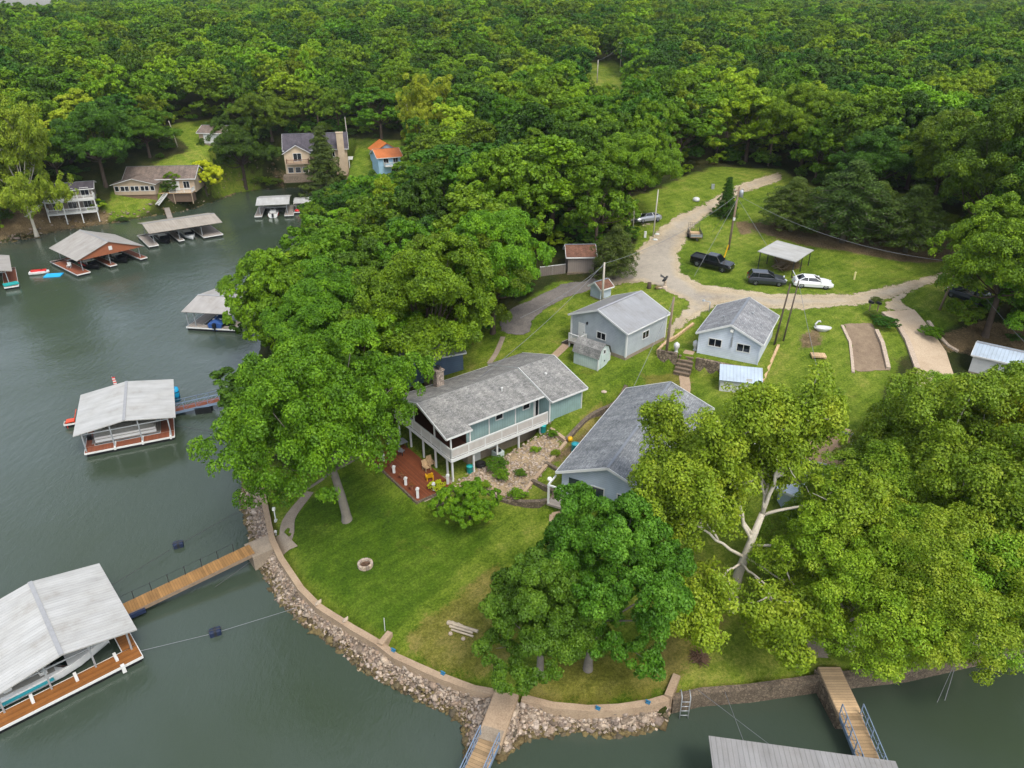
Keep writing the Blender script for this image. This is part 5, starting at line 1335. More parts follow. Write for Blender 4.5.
gangway('gangway', 'grey railed gangway running out of frame at the bottom centre', P(490,739,1.4), P(462,800,.8), 1.3, M['oldwood'], 1.4, .8, True, M['bluemetal'], n=4)
a = P(820,655,1.6); c_ = P(851,716,1.35); b = P(873,775,.9)
t_ = gangway('ramp', 'tan ramp on a stone pier under the sycamores at the lower right', P(829,667,1.6), P(851,716,1.4), 1.5, M['tanwood'], 1.55, 1.4, False, M['path'], 'ramp')
Lr = math.hypot(P(851,716,1.4).x-P(829,667,1.6).x, P(851,716,1.4).y-P(829,667,1.6).y)
q = MB(); q.prism([(0,-.95),(Lr-.1,-.7),(Lr-.1,.7),(0,.95)], -2.2, -.2); q.build('stone_pier', M['stonewall'], t_)
gangway('gangway', 'blue grey railed gangway between the stone pier and the bottom dock roof', P(850,714,1.45), P(876,778,.9), 1.35, M['oldwood'], 1.45, .9, True, M['bluemetal'], n=5)
ribbon('path', [P(820,655,1.7)[:2], P(829,669,1.6)[:2]], 1.3, M['concrete'], .06); ribbon('path', [P(800,600,2.3)[:2], P(820,657,1.7)[:2]], 1.2, M['concrete'], .05)
g1 = P(318,200,1.2); g2 = P(303,206,.7)
gangway('gangway', 'narrow grey gangway from the beige house terrace to the cove dock', P(355-2,183,2.0), frame_pts(oD, aDk, [(7.6,8.0)])[0], 1.1, M['greyboard'], 2.2, .6, True, M['trim'], n=5)
gangway('gangway', 'short pale gangway linking the tan cottage lawn to its dock', frame_pts(oC, aC, [(6,8.3)])[0], P(165,203,1.3), 1.1, M['greyboard'], .6, 1.3, False)
# seawall ladder
lad = MB(); lp = P(684,697,1.4)
for x in (-.28,.28): lad.tube([(x,.35,.3),(x,.1,.75),(x,-.35,.55),(x,-.45,-1.8)], .035, 6)
for i in range(5): lad.tube([(-.28,-.4-.01*i,.2-.42*i),(.28,-.4-.01*i,.2-.42*i)], .03, 6)
lad = lad.build('ladder', M['galv'], None, True); lad.location = (lp.x, lp.y-.15, 1.4); tag(lad, 'silver swim ladder hooked over the low stone seawall', 'ladder')
# buoys on the mooring cables
for (u, v, lb) in ((178.5, 545.5, 'small dark float on the cable above the long timber walkway'), (215.5, 633, 'navy float on the pale cable below the long timber walkway')):
    p = P(u, v, .1); t = empty('cable_float', p, R(25), lb, 'float')
    q = MB(); q.box(-.42,-.3,-.25,.42,.3,.35); q.build('drum', M['navy'], t, bevel=.08); q = MB(); q.tube([(-.5,0,.36),(.5,0,.36)], .05, 6); q.box(-.1,-.31,-.2,.1,.31,.37); q.build('strap', M['dark'], t)
def cable(label, pts, r=.03, m=None, sag=0, name='cable', cat='cable', n=12):
    o = Vector(pts[0]); mb = MB()
    P3 = []
    for a, b in zip(pts[:-1], pts[1:]):
        a = Vector(a); b = Vector(b)
        for i in range(n):
            t = i/n; p = a+(b-a)*t; p.z -= sag*4*t*(1-t); P3.append(p-o)
    P3.append(Vector(pts[-1])-o); mb.tube(P3, r, 5)
    ob = mb.build(name, m or M['wire']); ob.location = o
    return tag(ob, label, cat)
cable('dark mooring cable from the big lower left dock past the small float', [P(112,585,.5), P(178,545,.25), P(232,515,.3), P(252,507,1.0)], .02, M['wire'])
cable('pale mooring cable from the big lower left dock past the navy float to the riprap', [P(140,651,.5), P(215,633,.25), P(296,608,.9)], .018, M['palewire'])
cable('thin dark cable under the long timber walkway to the shore', [P(215,587,.3), P(250,562,.9)], .02, M['wire'])
cable('thin mooring cable from the reddish gangway dock toward the shore', [P(170,425,.5), P(215,432,.1), P(240,440,.6)], .025, M['wire'])
cable('thin mooring cable behind the white roofed dock', [P(176,400,.5), P(200,395,.2), P(222,388,.6)], .025, M['wire'])
for i, (a, b, lb) in enumerate([((698,690,1.3),(770,745,3.2),'pale mooring cable slanting from the seawall to the bottom dock roof'),((725,692,1.3),(745,745,3.2),'second pale mooring cable nearer the ladder end of the bottom roof'),
    ((953,667,1.2),(936,705,-.1),'pair of anchor cables dropping into the water at the right')]):
    cable(lb, [P(*a), P(*b)], .018, M['palewire'])
cable('pale anchor cable beside the pair entering the water at the right', [P(955,667,1.2), P(944,703,-.1)], .025, M['palewire'])
cable('pale mooring cable running out at the lower right edge', [P(998,650,1.4), P(1040,678,.6)], .018, M['palewire'])
# ================================================================= VEHICLES
def wheel(par, x, y, r, w=.22):
    t = MB(); n = 18
    prof = [(r*.62,-w/2),(r*.94,-w/2),(r,-w*.3),(r,w*.3),(r*.94,w/2),(r*.62,w/2)]
    vs = []; fs = []
    for q, yy in prof:
        for j in range(n): a = 2*math.pi*j/n; vs.append((x+q*math.cos(a), y+yy, r+q*math.sin(a)))
    k = len(prof)
    for i in range(k):
        for j in range(n): fs.append((i*n+j, i*n+(j+1)%n, ((i+1)%k)*n+(j+1)%n, ((i+1)%k)*n+j))
    t.add(vs, fs); wh = t.build('wheel', M['tyre'], par, True)
    m = MB(); sd = 1 if y > 0 else -1; yy = y+sd*w*.35
    for s in range(5):
        a = 2*math.pi*s/5; m.beam((x,yy,r),(x+r*.6*math.cos(a),yy,r+r*.6*math.sin(a)),.09,.05)
    m.tube([(x,y-sd*w*.1,r),(x,y+sd*w*.2,r)], r*.6, 14); m.build('rim', M['rim'], wh)
    return wh
def car(name, label, loc, ang, paint, L_, B, prof, belt, roof, wr=.33, wx=(-.30,.31), bed=None, cat='car', group=None):
    """prof: side outline of the lower body [(x, z)] ; roof: greenhouse [(x_bottom_rear, x_top_rear, x_top_front, x_bottom_front, z_top)]"""
    h = empty(name, loc, ang, label, cat, group)
    # body: loft with rounded plan
    mb = MB(); xs = [p[0]*L_ for p in prof]; n = len(prof); vs = []
    for (xr, zt), x in zip(prof, xs):
        e = min(1, max(0, (abs(xr)-.40)/.10)); w = B/2*(1-.16*e*e); zb = .24+.10*e
        zm = zb+(zt-zb)*.55
        vs += [(x,-w*.93,zb),(x,-w,zm),(x,-w*.90,zt),(x,w*.90,zt),(x,w,zm),(x,w*.93,zb)]
    fs = []
    for i in range(n-1):
        for j in range(6): a = i*6+j; b = i*6+(j+1)%6; fs.append((a, b, b+6, a+6))
    fs.append(tuple(range(5,-1,-1))); fs.append(tuple((n-1)*6+j for j in range(6)))
    mb.add(vs, [f[::-1] for f in fs])
    xb, xt, xf, xd, zt = roof; xb, xt, xf, xd = [q*L_ for q in (xb, xt, xf, xd)]
    w0, w1 = B/2*.88, B/2*.70
    # roof panel with pillars
    mb.add([(xt,-w1,zt-.05),(xf,-w1,zt-.07),(xf,w1,zt-.07),(xt,w1,zt-.05),(xt+.1,-w1*.85,zt),(xf-.12,-w1*.85,zt-.01),(xf-.12,w1*.85,zt-.01),(xt+.1,w1*.85,zt)],[(0,3,2,1),(4,5,6,7),(0,1,5,4),(1,2,6,5),(2,3,7,6),(3,0,4,7)])
    for s in (-1, 1):
        mb.beam((xb,s*w0,belt),(xt,s*w1,zt-.05),.09,.07); mb.beam((xd,s*w0,belt),(xf,s*w1,zt-.06),.08,.07)
        xm = (xt+xf)/2-.05*L_; mb.beam((xm,s*(w0+.0),belt),(xm,s*w1,zt-.06),.08,.05)
    body = mb.build('body', paint, h, bevel=.04)
    g_ = MB(); i_ = .015
    P8 = [(xb+.02,-w0+i_,belt-.03),(xd-.02,-w0+i_,belt-.03),(xd-.02,w0-i_,belt-.03),(xb+.02,w0-i_,belt-.03),(xt+.02,-w1+i_,zt-.06),(xf-.02,-w1+i_,zt-.07),(xf-.02,w1-i_,zt-.07),(xt+.02,w1-i_,zt-.06)]
    gw = MB(); gw.add([P8[1],P8[2],P8[6],P8[5]],[(0,1,2,3)]); gw.build('windscreen', M['glass'], h)
    gr_ = MB(); gr_.add([P8[3],P8[0],P8[4],P8[7]],[(0,1,2,3)]); gr_.build('rear_window', M['glass'], h)
    for a in ((0,1,5,4),(2,3,7,6)):
        gs = MB(); gs.add([P8[q] for q in a],[(0,1,2,3)]); gs.build('side_window', M['glass'], h)
    for x in wx:
        for s in (-1, 1): wheel(h, x*L_, s*(B/2-.12), wr)
    for s in (-1, 1):
        q = MB(); q.obox((L_*.475, s*B*.31, .66 if zt < 1.6 else .85), (.16,.38,.14), s*R(-18)); q.build('headlight', M['lens_white'], h)
        q = MB(); q.obox((-L_*.485, s*B*.32, .82 if zt < 1.6 else 1.0), (.12,.34,.16), s*R(12)); q.build('tail_light', M['lens_red'], h)
        q = MB(); q.obox((xd-.12, s*(B/2+.08), belt+.07), (.14,.2,.13)); q.build('wing_mirror', paint, h)
    q = MB(); q.box(L_*.485,-B*.25,.38,L_*.503,B*.25,.55); q.build('grille', M['black'], h)
    q = MB(); q.box(-L_*.503,-.26,.62,-L_*.492,.26,.74); q.build('number_plate', M['white'], h)
    return h
SED = [(-.5,.62),(-.49,.92),(-.40,1.0),(-.30,1.0),(.0,.97),(.17,.96),(.30,.90),(.42,.80),(.48,.70),(.5,.5)]
SUVP = [(-.5,.7),(-.49,1.02),(-.42,1.1),(0,1.08),(.18,1.06),(.32,1.0),(.43,.9),(.49,.78),(.5,.55)]
TRK = [(-.5,.7),(-.495,1.2),(-.2,1.2),(0,1.2),(.16,1.2),(.3,1.16),(.44,1.12),(.49,1.0),(.5,.6)]
def on(u, v): return G(u, v)
def slope_fix(o, L_=4.4):
    """tilt a parked car with the ground under it"""
    a = o.rotation_euler.z; x, y = o.location.x, o.location.y
    zf, zb = h1(x+math.cos(a)*L_*.31, y+math.sin(a)*L_*.31), h1(x-math.cos(a)*L_*.31, y-math.sin(a)*L_*.31)
    zl, zr = h1(x-math.sin(a)*.75, y+math.cos(a)*.75), h1(x+math.sin(a)*.75, y-math.cos(a)*.75)
    o.rotation_euler = (math.atan2(zl-zr, 1.5), -math.atan2(zf-zb, L_*.62), a); o.location.z = (zf+zb)/2+.01
c = car('parked_car', 'white sedan with open trunk parked on the grass edge', on(811.5,286.5), R(-8), M['carwhite'], 4.85, 1.86, SED, .97, (-.42,-.25,.03,.2,1.45)); slope_fix(c)
tl = MB(); tl.beam((-2.15,-.1,1.05),(-2.55,-.1,1.75),1.5,.06); tl.build('trunk_lid', M['carwhite'], c)
c = car('parked_car', 'dark grey crossover parked between the black truck and white sedan', on(765.5,283.5), R(-8), M['cargrey'], 4.75, 1.9, SUVP, 1.08, (-.485,-.41,.02,.21,1.68), .37); slope_fix(c)
c = car('pickup_truck', 'black crew cab pickup truck on the grass beside the gravel road', on(711.5,267.5), R(-36), M['carblack'], 5.7, 2.0, TRK, 1.2, (-.16,-.12,.13,.24,1.92), .42, (-.31,.32), cat='truck'); slope_fix(c, 5.5)
bd = MB(); 
for s in (-1,1): bd.box(-2.8,s*.93-.06,1.2,-.95,s*.93+.06,1.33)
bd.box(-2.85,-.9,1.18,-2.75,.9,1.32); bd.box(-2.75,-.85,1.19,-.95,.85,1.23); bd.build('bed_rail', M['black'], c)
c = car('parked_car', 'silver sedan under the trees beside a thin pole', on(647,222.5), R(30), M['carsilver'], 4.7, 1.82, SED, .97, (-.40,-.25,.08,.24,1.44)); slope_fix(c); c.rotation_euler.z = R(30)+math.pi
c = car('parked_car', 'dark blue vehicle mostly hidden by the tree at the right edge', on(967,300), R(125), M['carblue'], 5.2, 1.95, SUVP, 1.08, (-.46,-.36,.06,.24,1.75), .38); slope_fix(c)
# utility trailer
tp = on(694.5, 238); t = empty('utility_trailer', tp, R(84), 'small utility trailer with mesh ramp gate at the bend of the road', 'trailer')
q = MB(); q.box(-1.7,-.85,.5,1.7,.85,.58); q.build('bed', M['tanwood'], t)
q = MB()
for z in (.62,.85,1.1):
    for s in (-.87,.87): q.beam((-1.7,s,z),(1.7,s,z),.05,.05)
    q.beam((-1.7,-.87,z),(-1.7,.87,z),.05,.05)
for x in (-1.7,-.85,0,.85,1.7):
    for s in (-.87,.87): q.box(x-.03,s-.03,.4,x+.03,s+.03,1.12)
q.box(-1.75,-.9,.4,1.75,-.84,.55); q.box(-1.75,.84,.4,1.75,.9,.55); q.beam((-1.7,0,.45),(-3.0,0,.4),.1,.1); q.build('frame', M['dark'], t)
q = MB()
for i in range(7): q.beam((1.7,-.85+i*.283,.55),(1.95,-.85+i*.283,1.85),.03,.03)
for i in range(6): q.beam((1.72+.045*i,-.87,.65+.22*i),(1.72+.045*i,.87,.65+.22*i),.03,.03)
q.build('ramp_gate', M['dark'], t)
for s in (-1,1): wheel(t, 0, s*1.0, .32, .2)
q = MB(); q.box(-1.72,-.86,.62,-1.69,.86,1.0); q.build('front_panel', M['galv'], t)

# ================================================================= POLES AND WIRES
def pole(label, base, top_v=None, h=9, r=.13, lean=(0,0), m=None, arm=False, lamp=False, box=None, group=None, name='utility_pole', cat='pole'):
    b = Vector(base)
    if top_v is not None:
        h = 1.0
        while Q(b.x+lean[0]*h, b.y+lean[1]*h, b.z+h)[1] > top_v and h < 16: h += .1
    t = empty(name, b, 0, label, cat, group)
    tip = Vector((lean[0]*h, lean[1]*h, h))
    q = MB(); q.tube([(0,0,-.5), tip*.5, tip], [r*1.15, r, r*.8], 10); q.build('shaft', m or M['polewood'], t, True)
    if arm:
        q = MB(); q.obox(tip*.94, (1.6,.1,.12), R(20)); q.build('cross_arm', M['polewood'], t)
        for s in (-.65,0,.65):
            q = MB(); q.lathe([(.03,0),(.06,.06),(.05,.14),(.02,.18)], tip*.94+Vector((s*math.cos(R(20)),s*math.sin(R(20)),.06)), 8); q.build('insulator', M['galv'], t)
    if box:
        q = MB(); q.lathe([(.1,0),(.3,.03),(.3,.85),(.22,.95),(.1,1.0)], tip*.84+Vector((.42,-.1,0)), 12); q.build('transformer', M['galv'], t, True)
        q = MB(); q.box(tip.x*.5-.15,-.3,h*.48,tip.x*.5+.15,-.12,h*.48+.4); q.build('meter_box', M['white'], t)
    if lamp:
        q = MB(); q.tube([tip*.97, tip*.97+Vector((-.8,-.1,.25))], .04, 6); q.lathe([(.05,0),(.2,.06),(.16,.2),(.05,.26)], tip*.97+Vector((-.85,-.1,.12)), 10); q.build('lamp_arm', M['galv'], t)
    t['tip'] = 0; del t['tip']
    return b+tip
T_main = pole('tall pole with transformer and guy wires in the grassy clearing', g3(31.1,100.6), 187, r=.15, lean=(.035,.0), arm=True, box=True)
T_gar = pole('pale utility pole standing behind the metal roofed garage', G(602,303), 263, r=.14, m=M['palepole'])
T_sil = pole('thin pale pole in front of the silver sedan', G(653,237), 190, r=.1, m=M['palepole'], lean=(.02,0))
T_lmp = pole('lamp pole behind the nose of the silver sedan', G(633,227), 200, r=.09, m=M['palepole'], lamp=True)
T_bet = pole('brown leaning utility pole between the garage and the pale blue cottage', G(666,353.5), 297, r=.14, lean=(.03,0))
T_c1 = pole('thick dark pole touching the right corner of the cottage roof', G(774,345), 284, r=.10, lean=(.10,.05), m=plain('dark_pole','#4f453b',.9,.3))
T_c2 = pole('slimmer dark pole just right of the cottage corner pole', G(783,341), 281, r=.085, lean=(.09,.05), m=plain('dark_pole2','#564c42',.9,.3))
T_rt = pole('leaning brown pole at the right end of the gravel road', G(939,310), 262, r=.13, lean=(.16,.02), arm=False)
T_cot = pole('short pale lamp post at the back corner of the blue cottage', G(709,312), 302, h=2.4, r=.06, m=M['galv'], lamp=True, name='lamp_post', cat='lamp post')
T_lf = pole('tilted pale pole on the lawn above the far shore cottages', G(178,147), 121, r=.12, m=M['palepole'], lean=(-.16,0))
T_bh = pole('utility pole behind the large beige house', G(348,143), 117, r=.14, m=M['palepole'], lean=(-.02,0))
T_f1 = pole('left utility pole in the small far clearing', G(597,83), 60, r=.16, m=M['palepole'])
T_f2 = pole('right utility pole with lamp in the small far clearing', G(620,72), 43, r=.16, m=M['palepole'], lamp=True)
T_bend = pole('utility pole at the upper bend of the gravel road', G(768,166), 128, r=.13, lean=(.03,0))
T_shade = pole('dim lamp post in deep shade behind the round cedar', G(602,236), 193, r=.1, lamp=True, name='lamp_post', cat='lamp post')
cable('long sagging power line over the clearing to the leaning roadside pole', [T_main-Vector((0,0,1.2)), T_rt-Vector((0,0,.1))], .022, M['palewire'], 1.6, 'power_line', 'power line', 24)
cable('power line dropping from the pale garage pole toward the lake house', [T_gar-Vector((0,0,.1)), P(470,385,9.5)], .022, M['palewire'], .7, 'power_line', 'power line', 24)
cable('second power line dropping from the pale garage pole over the driveway', [T_gar-Vector((0,0,.3)), P(520,318,10.6)], .022, M['palewire'], .5, 'power_line', 'power line', 20)
cable('power line from the pale garage pole to the transformer pole', [T_gar-Vector((0,0,.1)), T_main-Vector((0,0,1))], .022, M['palewire'], 1.2, 'power_line', 'power line', 24)
cable('guy wire running left from the transformer pole over the truck', [T_main-Vector((0,0,1.6)), g3(24.0,90.5)], .022, M['palewire'], 0, 'guy_wire', 'guy wire')
cable('guy wire running right from the transformer pole to the shelter', [T_main-Vector((0,0,1.6)), G(779,265)], .022, M['palewire'], 0, 'guy_wire', 'guy wire')
cable('short guy wire on the uphill left side of the transformer pole', [T_main-Vector((0,0,1.6)), G(712,232)], .022, M['palewire'], 0, 'guy_wire', 'guy wire')
cable('power line crossing the lawn from the leaning pole by the garage', [T_bet-Vector((0,0,.2)), P(632,390,8.6)], .022, M['palewire'], .2, 'power_line', 'power line', 16)
cable('power line from the cottage corner poles down across the yard', [T_c2-Vector((0,0,.2)), P(822,388,8.2)], .022, M['palewire'], .2, 'power_line', 'power line', 16)
cable('power line sagging from the leaning roadside pole to the lower right', [T_rt-Vector((0,0,.1)), P(1060,375,9.0)], .022, M['palewire'], .7, 'power_line', 'power line', 20)
cable('power line between the two poles of the small far clearing', [T_f1-Vector((0,0,.2)), T_f2-Vector((0,0,.5))], .022, M['palewire'], .6, 'power_line', 'power line', 10)
gg = MB(); a = G(723.5,259); gg.tube([(0,0,0),(.45,.1,2.0)], .09, 8); gg = gg.build('guy_guard', M['yellow']); gg.location = a; tag(gg, 'bright yellow guard tube on the guy wire beside the black truck', 'guy guard')

# ================================================================= SMALL YARD THINGS
def solo(mb, name, m, loc, label, cat, rz=0, smooth=False, bevel=0, group=None):
    o = mb.build(name, m, None, smooth, bevel); o.location = loc; o.rotation_euler = (0,0,rz); return tag(o, label, cat, group)
# patio below the deck
o = empty('plank_patio', (*MAIN_O, 3.75), MAIN_A, 'red brown plank patio below the lake house deck', 'patio')
q = MB(); q.box(-3.7,-5.3,-.5,.15,3.6,.09); q.build('boards', M['deck'], o)
q = MB(); q.box(-3.85,-5.45,-.7,-3.7,3.6,.16); q.box(-3.7,-5.45,-.7,.15,-5.3,.16); q.build('edging', M['block'], o)
bl = ['first', 'second', 'third', 'fourth']
for i, (u, v, hh, lb) in enumerate([(383.5,461,.95,'white post at the upper end of the plank patio edge'),(394.2,473,.95,'white post second from the upper end along the patio edge'),(406,485,1.0,'white post third from the upper end along the patio edge'),
        (418,498,1.25,'tallest white post at the lower corner of the plank patio'),(434,490.5,1.0,'white post on the short right edge of the plank patio'),(448,484,1.2,'white post beside the deck stair corner nearest the house')]):
    p = P(u, v, 3.8); t = empty('patio_post', (p.x, p.y, 3.65), 0, lb, 'post', 'white posts around the plank patio')
    q = MB(); q.box(-.11,-.11,-.3,.11,.11,hh-.15); q.build('shaft', M['trim'], t); q = MB(); q.box(-.16,-.16,hh-.15,.16,.16,hh-.09); q.lathe([(.1,hh-.09),(.13,hh),(.02,hh+.08)], (0,0,0), 8); q.build('cap', M['white'], t)
for u, v, rz, mm, lb in ((429.5,479,R(200),M['yellow'],'bright yellow slatted patio chair on the brown patio'),(431,466,R(30),M['tanwood'],'tan patio chair nearest the house wall'),(427,470,R(40),M['tanwood'],'tan patio chair behind the yellow chair')):
    p = P(u, v, 3.84); t = empty('patio_chair', (p.x,p.y,3.84), rz, lb, 'chair'); t.scale = (.78,.78,.78)
    q = MB()
    for i in range(5): q.box(-.33+i*.13,-.3,.38,-.22+i*.13,.35,.42)
    q.build('seat', mm, t); q = MB()
    for i in range(5): q.beam((-.28+i*.13,.32,.38),(-.28+i*.14-.01*2,.62,1.2),.11,.03)
    q.beam((-.34,.42,.65),(.34,.42,.65),.05,.03); q.build('backrest', mm, t)
    for s in (-.36,.36):
        q = MB(); q.box(s-.07,-.35,.58,s+.07,.45,.62); q.build('armrest', mm, t)
        for y in (-.3,.35): q = MB(); q.box(s-.04,y-.04,0,s+.04,y+.04,.58); q.build('leg', mm, t)
p = P(398,449,3.84); t = empty('patio_table', (p.x,p.y,3.84), MAIN_A, 'grey outdoor table at the shaded end of the plank patio', 'table')
q = MB(); q.box(-.9,-.5,.7,.9,.5,.75); q.build('tabletop', M['grey'], t)
for x in (-.8,.8):
    for y in (-.4,.4): q = MB(); q.box(x-.04,y-.04,0,x+.04,y+.04,.7); q.build('leg', M['dark'], t)
for i, (du, dv, rz, lb) in enumerate(((-1.0,.9,0,'grey chair left of the shaded patio table'),(.5,-1.0,R(160),'grey chair on the near side of the shaded patio table'))):
    t2 = empty('patio_chair', (p.x+du,p.y+dv,3.84), rz, lb, 'chair'); q = MB(); q.box(-.25,-.25,.42,.25,.25,.47); q.build('seat', M['grey'], t2); q = MB(); q.box(-.25,.22,.47,.25,.27,.95); q.build('backrest', M['grey'], t2)
    for x in (-.22,.22):
        for y in (-.22,.22): q = MB(); q.box(x-.02,y-.02,0,x+.02,y+.02,.42); q.build('leg', M['dark'], t2)
for u, v, lb in ((391,466,'upper planter of red flowers on the patio edge'),(402,478,'middle planter of red flowers on the patio edge'),(412,489,'lower planter of red flowers on the patio edge')):
    p = P(u, v, 3.84); t = empty('flower_planter', (p.x,p.y,3.84), 0, lb, 'planter'); q = MB(); q.lathe([(.12,0),(.2,.3),(.22,.32),(.19,.28)], (0,0,0), 10); q.build('pot', M['clay'], t)
    q = MB(); rr_ = random.Random(u)
    for i in range(60): a, b, c_ = rr_.gauss(0,.16), rr_.gauss(0,.16), .42+rr_.gauss(0,.09); q.add([(a-.05,b,c_),(a,b-.05,c_+.02),(a+.05,b,c_),(a,b+.05,c_-.02)], [(0,1,2,3)], 0 if i % 2 else 1)
    q.build('flowers', [M['flower'], L['mid']], t)
# patio steps
p = P(440,496,3.3); o = empty('stone_steps', (p.x,p.y,3.2), MAIN_A, 'short block steps at the lower right corner of the plank patio', 'steps')
q = MB()
for i in range(3): q.box(-.8,-.35-.4*i,-.4,1.1,.05-.4*i,.42-.16*i)
q.build('treads', M['block'], o); q = MB(); q.box(-1.05,-1.4,-.5,-.8,.1,.6); q.box(1.1,-1.4,-.5,1.35,.1,.6); q.build('cheek_wall', M['block'], o)
# air conditioner and barrels under the deck
p = frame_pts(MAIN_O, MAIN_A, [(6.1,-4.0),(4.0,-4.1),(2.6,-4.3),(12.1,-5.2)])
t = empty('air_conditioner', (*p[0],3.7), MAIN_A, 'pale air conditioning unit tucked under the deck edge', 'air conditioner'); q = MB(); q.box(-.45,-.45,0,.45,.45,.95); q.build('casing', M['shedwall'], t, bevel=.04); q = MB(); q.lathe([(.36,.96),(.36,1.0),(.3,1.02),(.05,1.0)], (0,0,0), 16); q.build('fan_grille', M['dark'], t); q = MB(); q.box(-.55,-.55,-.3,.55,.55,0); q.build('pad', M['concrete'], t)
q = MB(); q.lathe([(.4,0),(.5,.1),(.5,.4),(.42,.45),(.38,.3)], (0,0,0), 14); solo(q, 'tyre_planter', M['tyre'], (*p[1],3.72), 'dark round planter under the deck beside the air conditioner', 'planter', 0, True)
q = MB(); q.lathe([(.25,0),(.3,.1),(.3,.7),(.32,.72),(.32,.8),(.1,.86)], (0,0,0), 12); solo(q, 'bin', M['tealmat'], (*p[2],3.7), 'small teal bin by the deck corner post', 'bin', 0, True)
q = MB(); q.lathe([(.25,0),(.3,.1),(.3,.7),(.32,.72),(.32,.8),(.1,.86)], (0,0,0), 12); solo(q, 'bin', M['tealmat'], g3(*G(543,432)[:2]), 'small teal bin at the right end of the deck', 'bin', 0, True)
q = MB(); q.lathe([(.28,0),(.36,.1),(.36,.85),(.38,.87),(.38,.95),(.1,1.0)], (0,0,0), 12); solo(q, 'bin', plain('turquoise_bin','#1f8a96',.5,.1), g3(*G(575,452)[:2]), 'turquoise bin against the left wall of the blue grey house', 'bin', 0, True)
# lawn objects
p = G(365.5,566); t = empty('fire_ring', p, 0, 'round pale stone fire ring in the middle of the lawn', 'fire pit')
q = MB()
for i in range(12):
    a = 2*math.pi*i/12; q.obox((.52*math.cos(a),.52*math.sin(a),.17),(.2,.27,.36),a)
q.build('stone_ring', M['rockp'], t, bevel=.03); q = MB(); q.lathe([(.02,.1),(.45,.12),(.42,.05)], (0,0,0), 14); q.beam((-.3,-.1,.16),(.3,.15,.2),.08,.08); q.beam((-.2,.25,.16),(.2,-.2,.24),.08,.08); q.build('ash_bed', M['brush'], t)
def lamp_post(label, p, h, ball=True):
    t = empty('lamp_post', p, 0, label, 'lamp post'); q = MB(); q.tube([(0,0,-.2),(0,0,h)], .055, 8); q.box(-.12,-.12,-.1,.12,.12,.15); q.build('post', M['trim'], t)
    q = MB()
    if ball: q.lathe([(.03,h),(.16,h+.06),(.21,h+.2),(.16,h+.34),(.03,h+.4)], (0,0,0), 12)
    else: q.box(-.11,-.11,h,.11,.11,h+.26)
    q.build('globe', M['lamp'], t, ball)
lamp_post('white post lamp on the lawn strip behind the seawall', G(276,521), 1.2, False)
lamp_post('white globe lamp on the dry terrace by the blue grey house', G(549,499), 1.9)
for u, v, lb, s in ((276,535,'small white lantern where the timber walkway meets the lawn',.35),(676,352,'white lantern urn left of the stone steps',.8),(695,350,'white lantern urn right of the stone steps',.8)):
    p = G(u, v); q = MB(); q.lathe([(.16*s*2,0),(.1*s*2,.15*s),(.12*s*2,.5*s),(.2*s*2,.8*s),(.2*s*2,1.2*s),(.05,1.5*s)], (0,0,0), 10); solo(q, 'lantern', M['white'], p, lb, 'lantern', 0, True)
# stone steps by the cottage
p = frame_pts(COT_O, COT_A, [(-2.9,7.2),(-.9,7.2)]); o = empty('garden_steps', (*p[0],7.2), COT_A, 'timber edged stone steps left of the pale blue cottage', 'steps')
q = MB(); r_ = MB()
for i in range(5): q.box(i*.42,-.85,-.6,i*.42+.44,.85,.2+.3*i); r_.box(i*.42-.03,-.87,.1+.3*i,i*.42+.1,.87,.23+.3*i)
q.build('treads', M['block'], o); r_.build('riser_timber', M['polewood'], o)
# log bench and stones on the lawn
p = G(462,631); t = empty('log_pile', p, R(-22), 'pale stacked logs and stones lying on the dry lawn', 'log pile'); q = MB()
for i in range(5): q.lathe([(.08,0),(.24,.05),(.22,.25),(.05,.32)], (-1.4+i*.28,.35+.06*(i%2),0), 7)
q.tube([(-1.2,.0,.14),(1.0,.05,.15)], .12, 8); q.tube([(-.9,-.3,.12),(1.2,-.28,.12)], .1, 8); q.tube([(-.2,.34,.16),(1.35,.36,.18)], .16, 8); t.scale = (.85,.8,.75); q.build('logs', plain('split_logs', '#a39682', .9, .3), t)
q = MB(); q.lathe([(.05,0),(.2,.05),(.16,.22),(.03,.26)], (-.75,-.75,0), 7); q.lathe([(.05,0),(.2,.05),(.16,.2),(.03,.24)], (.5,-.85,0), 7); q.build('loose_stone', M['rockp'], t)
# brush pile
p = G(699,659); rr_ = random.Random(4); q = MB()
for i in range(170):
    a = rr_.uniform(0,6.28); r0 = rr_.uniform(0,.5); L_ = rr_.uniform(.5,1.1); z = rr_.uniform(.02,.55)*(1-r0*.6)
    c0 = Vector((r0*math.cos(a), r0*math.sin(a), z)); dd = Vector((rr_.gauss(0,1), rr_.gauss(0,1), rr_.gauss(0,.3))).normalized()*L_/2
    c0.z = max(c0.z, abs(dd.z)+.02); q.beam(c0-dd, c0+dd, .03, .03)
solo(q, 'brush_pile', M['brush'], p, 'round heap of dry brown branches on the lawn by the seawall', 'brush pile')
q = MB(); q.lathe([(.02,.02),(.7,.03),(.72,.22),(.68,.24),(.02,.26)], (0,0,0), 20); solo(q, 'round_cover', plain('dark_lid','#37433f',.6,.2), G(680,599), 'dark round cover between the dark trees and the sycamore', 'cover', 0, False)
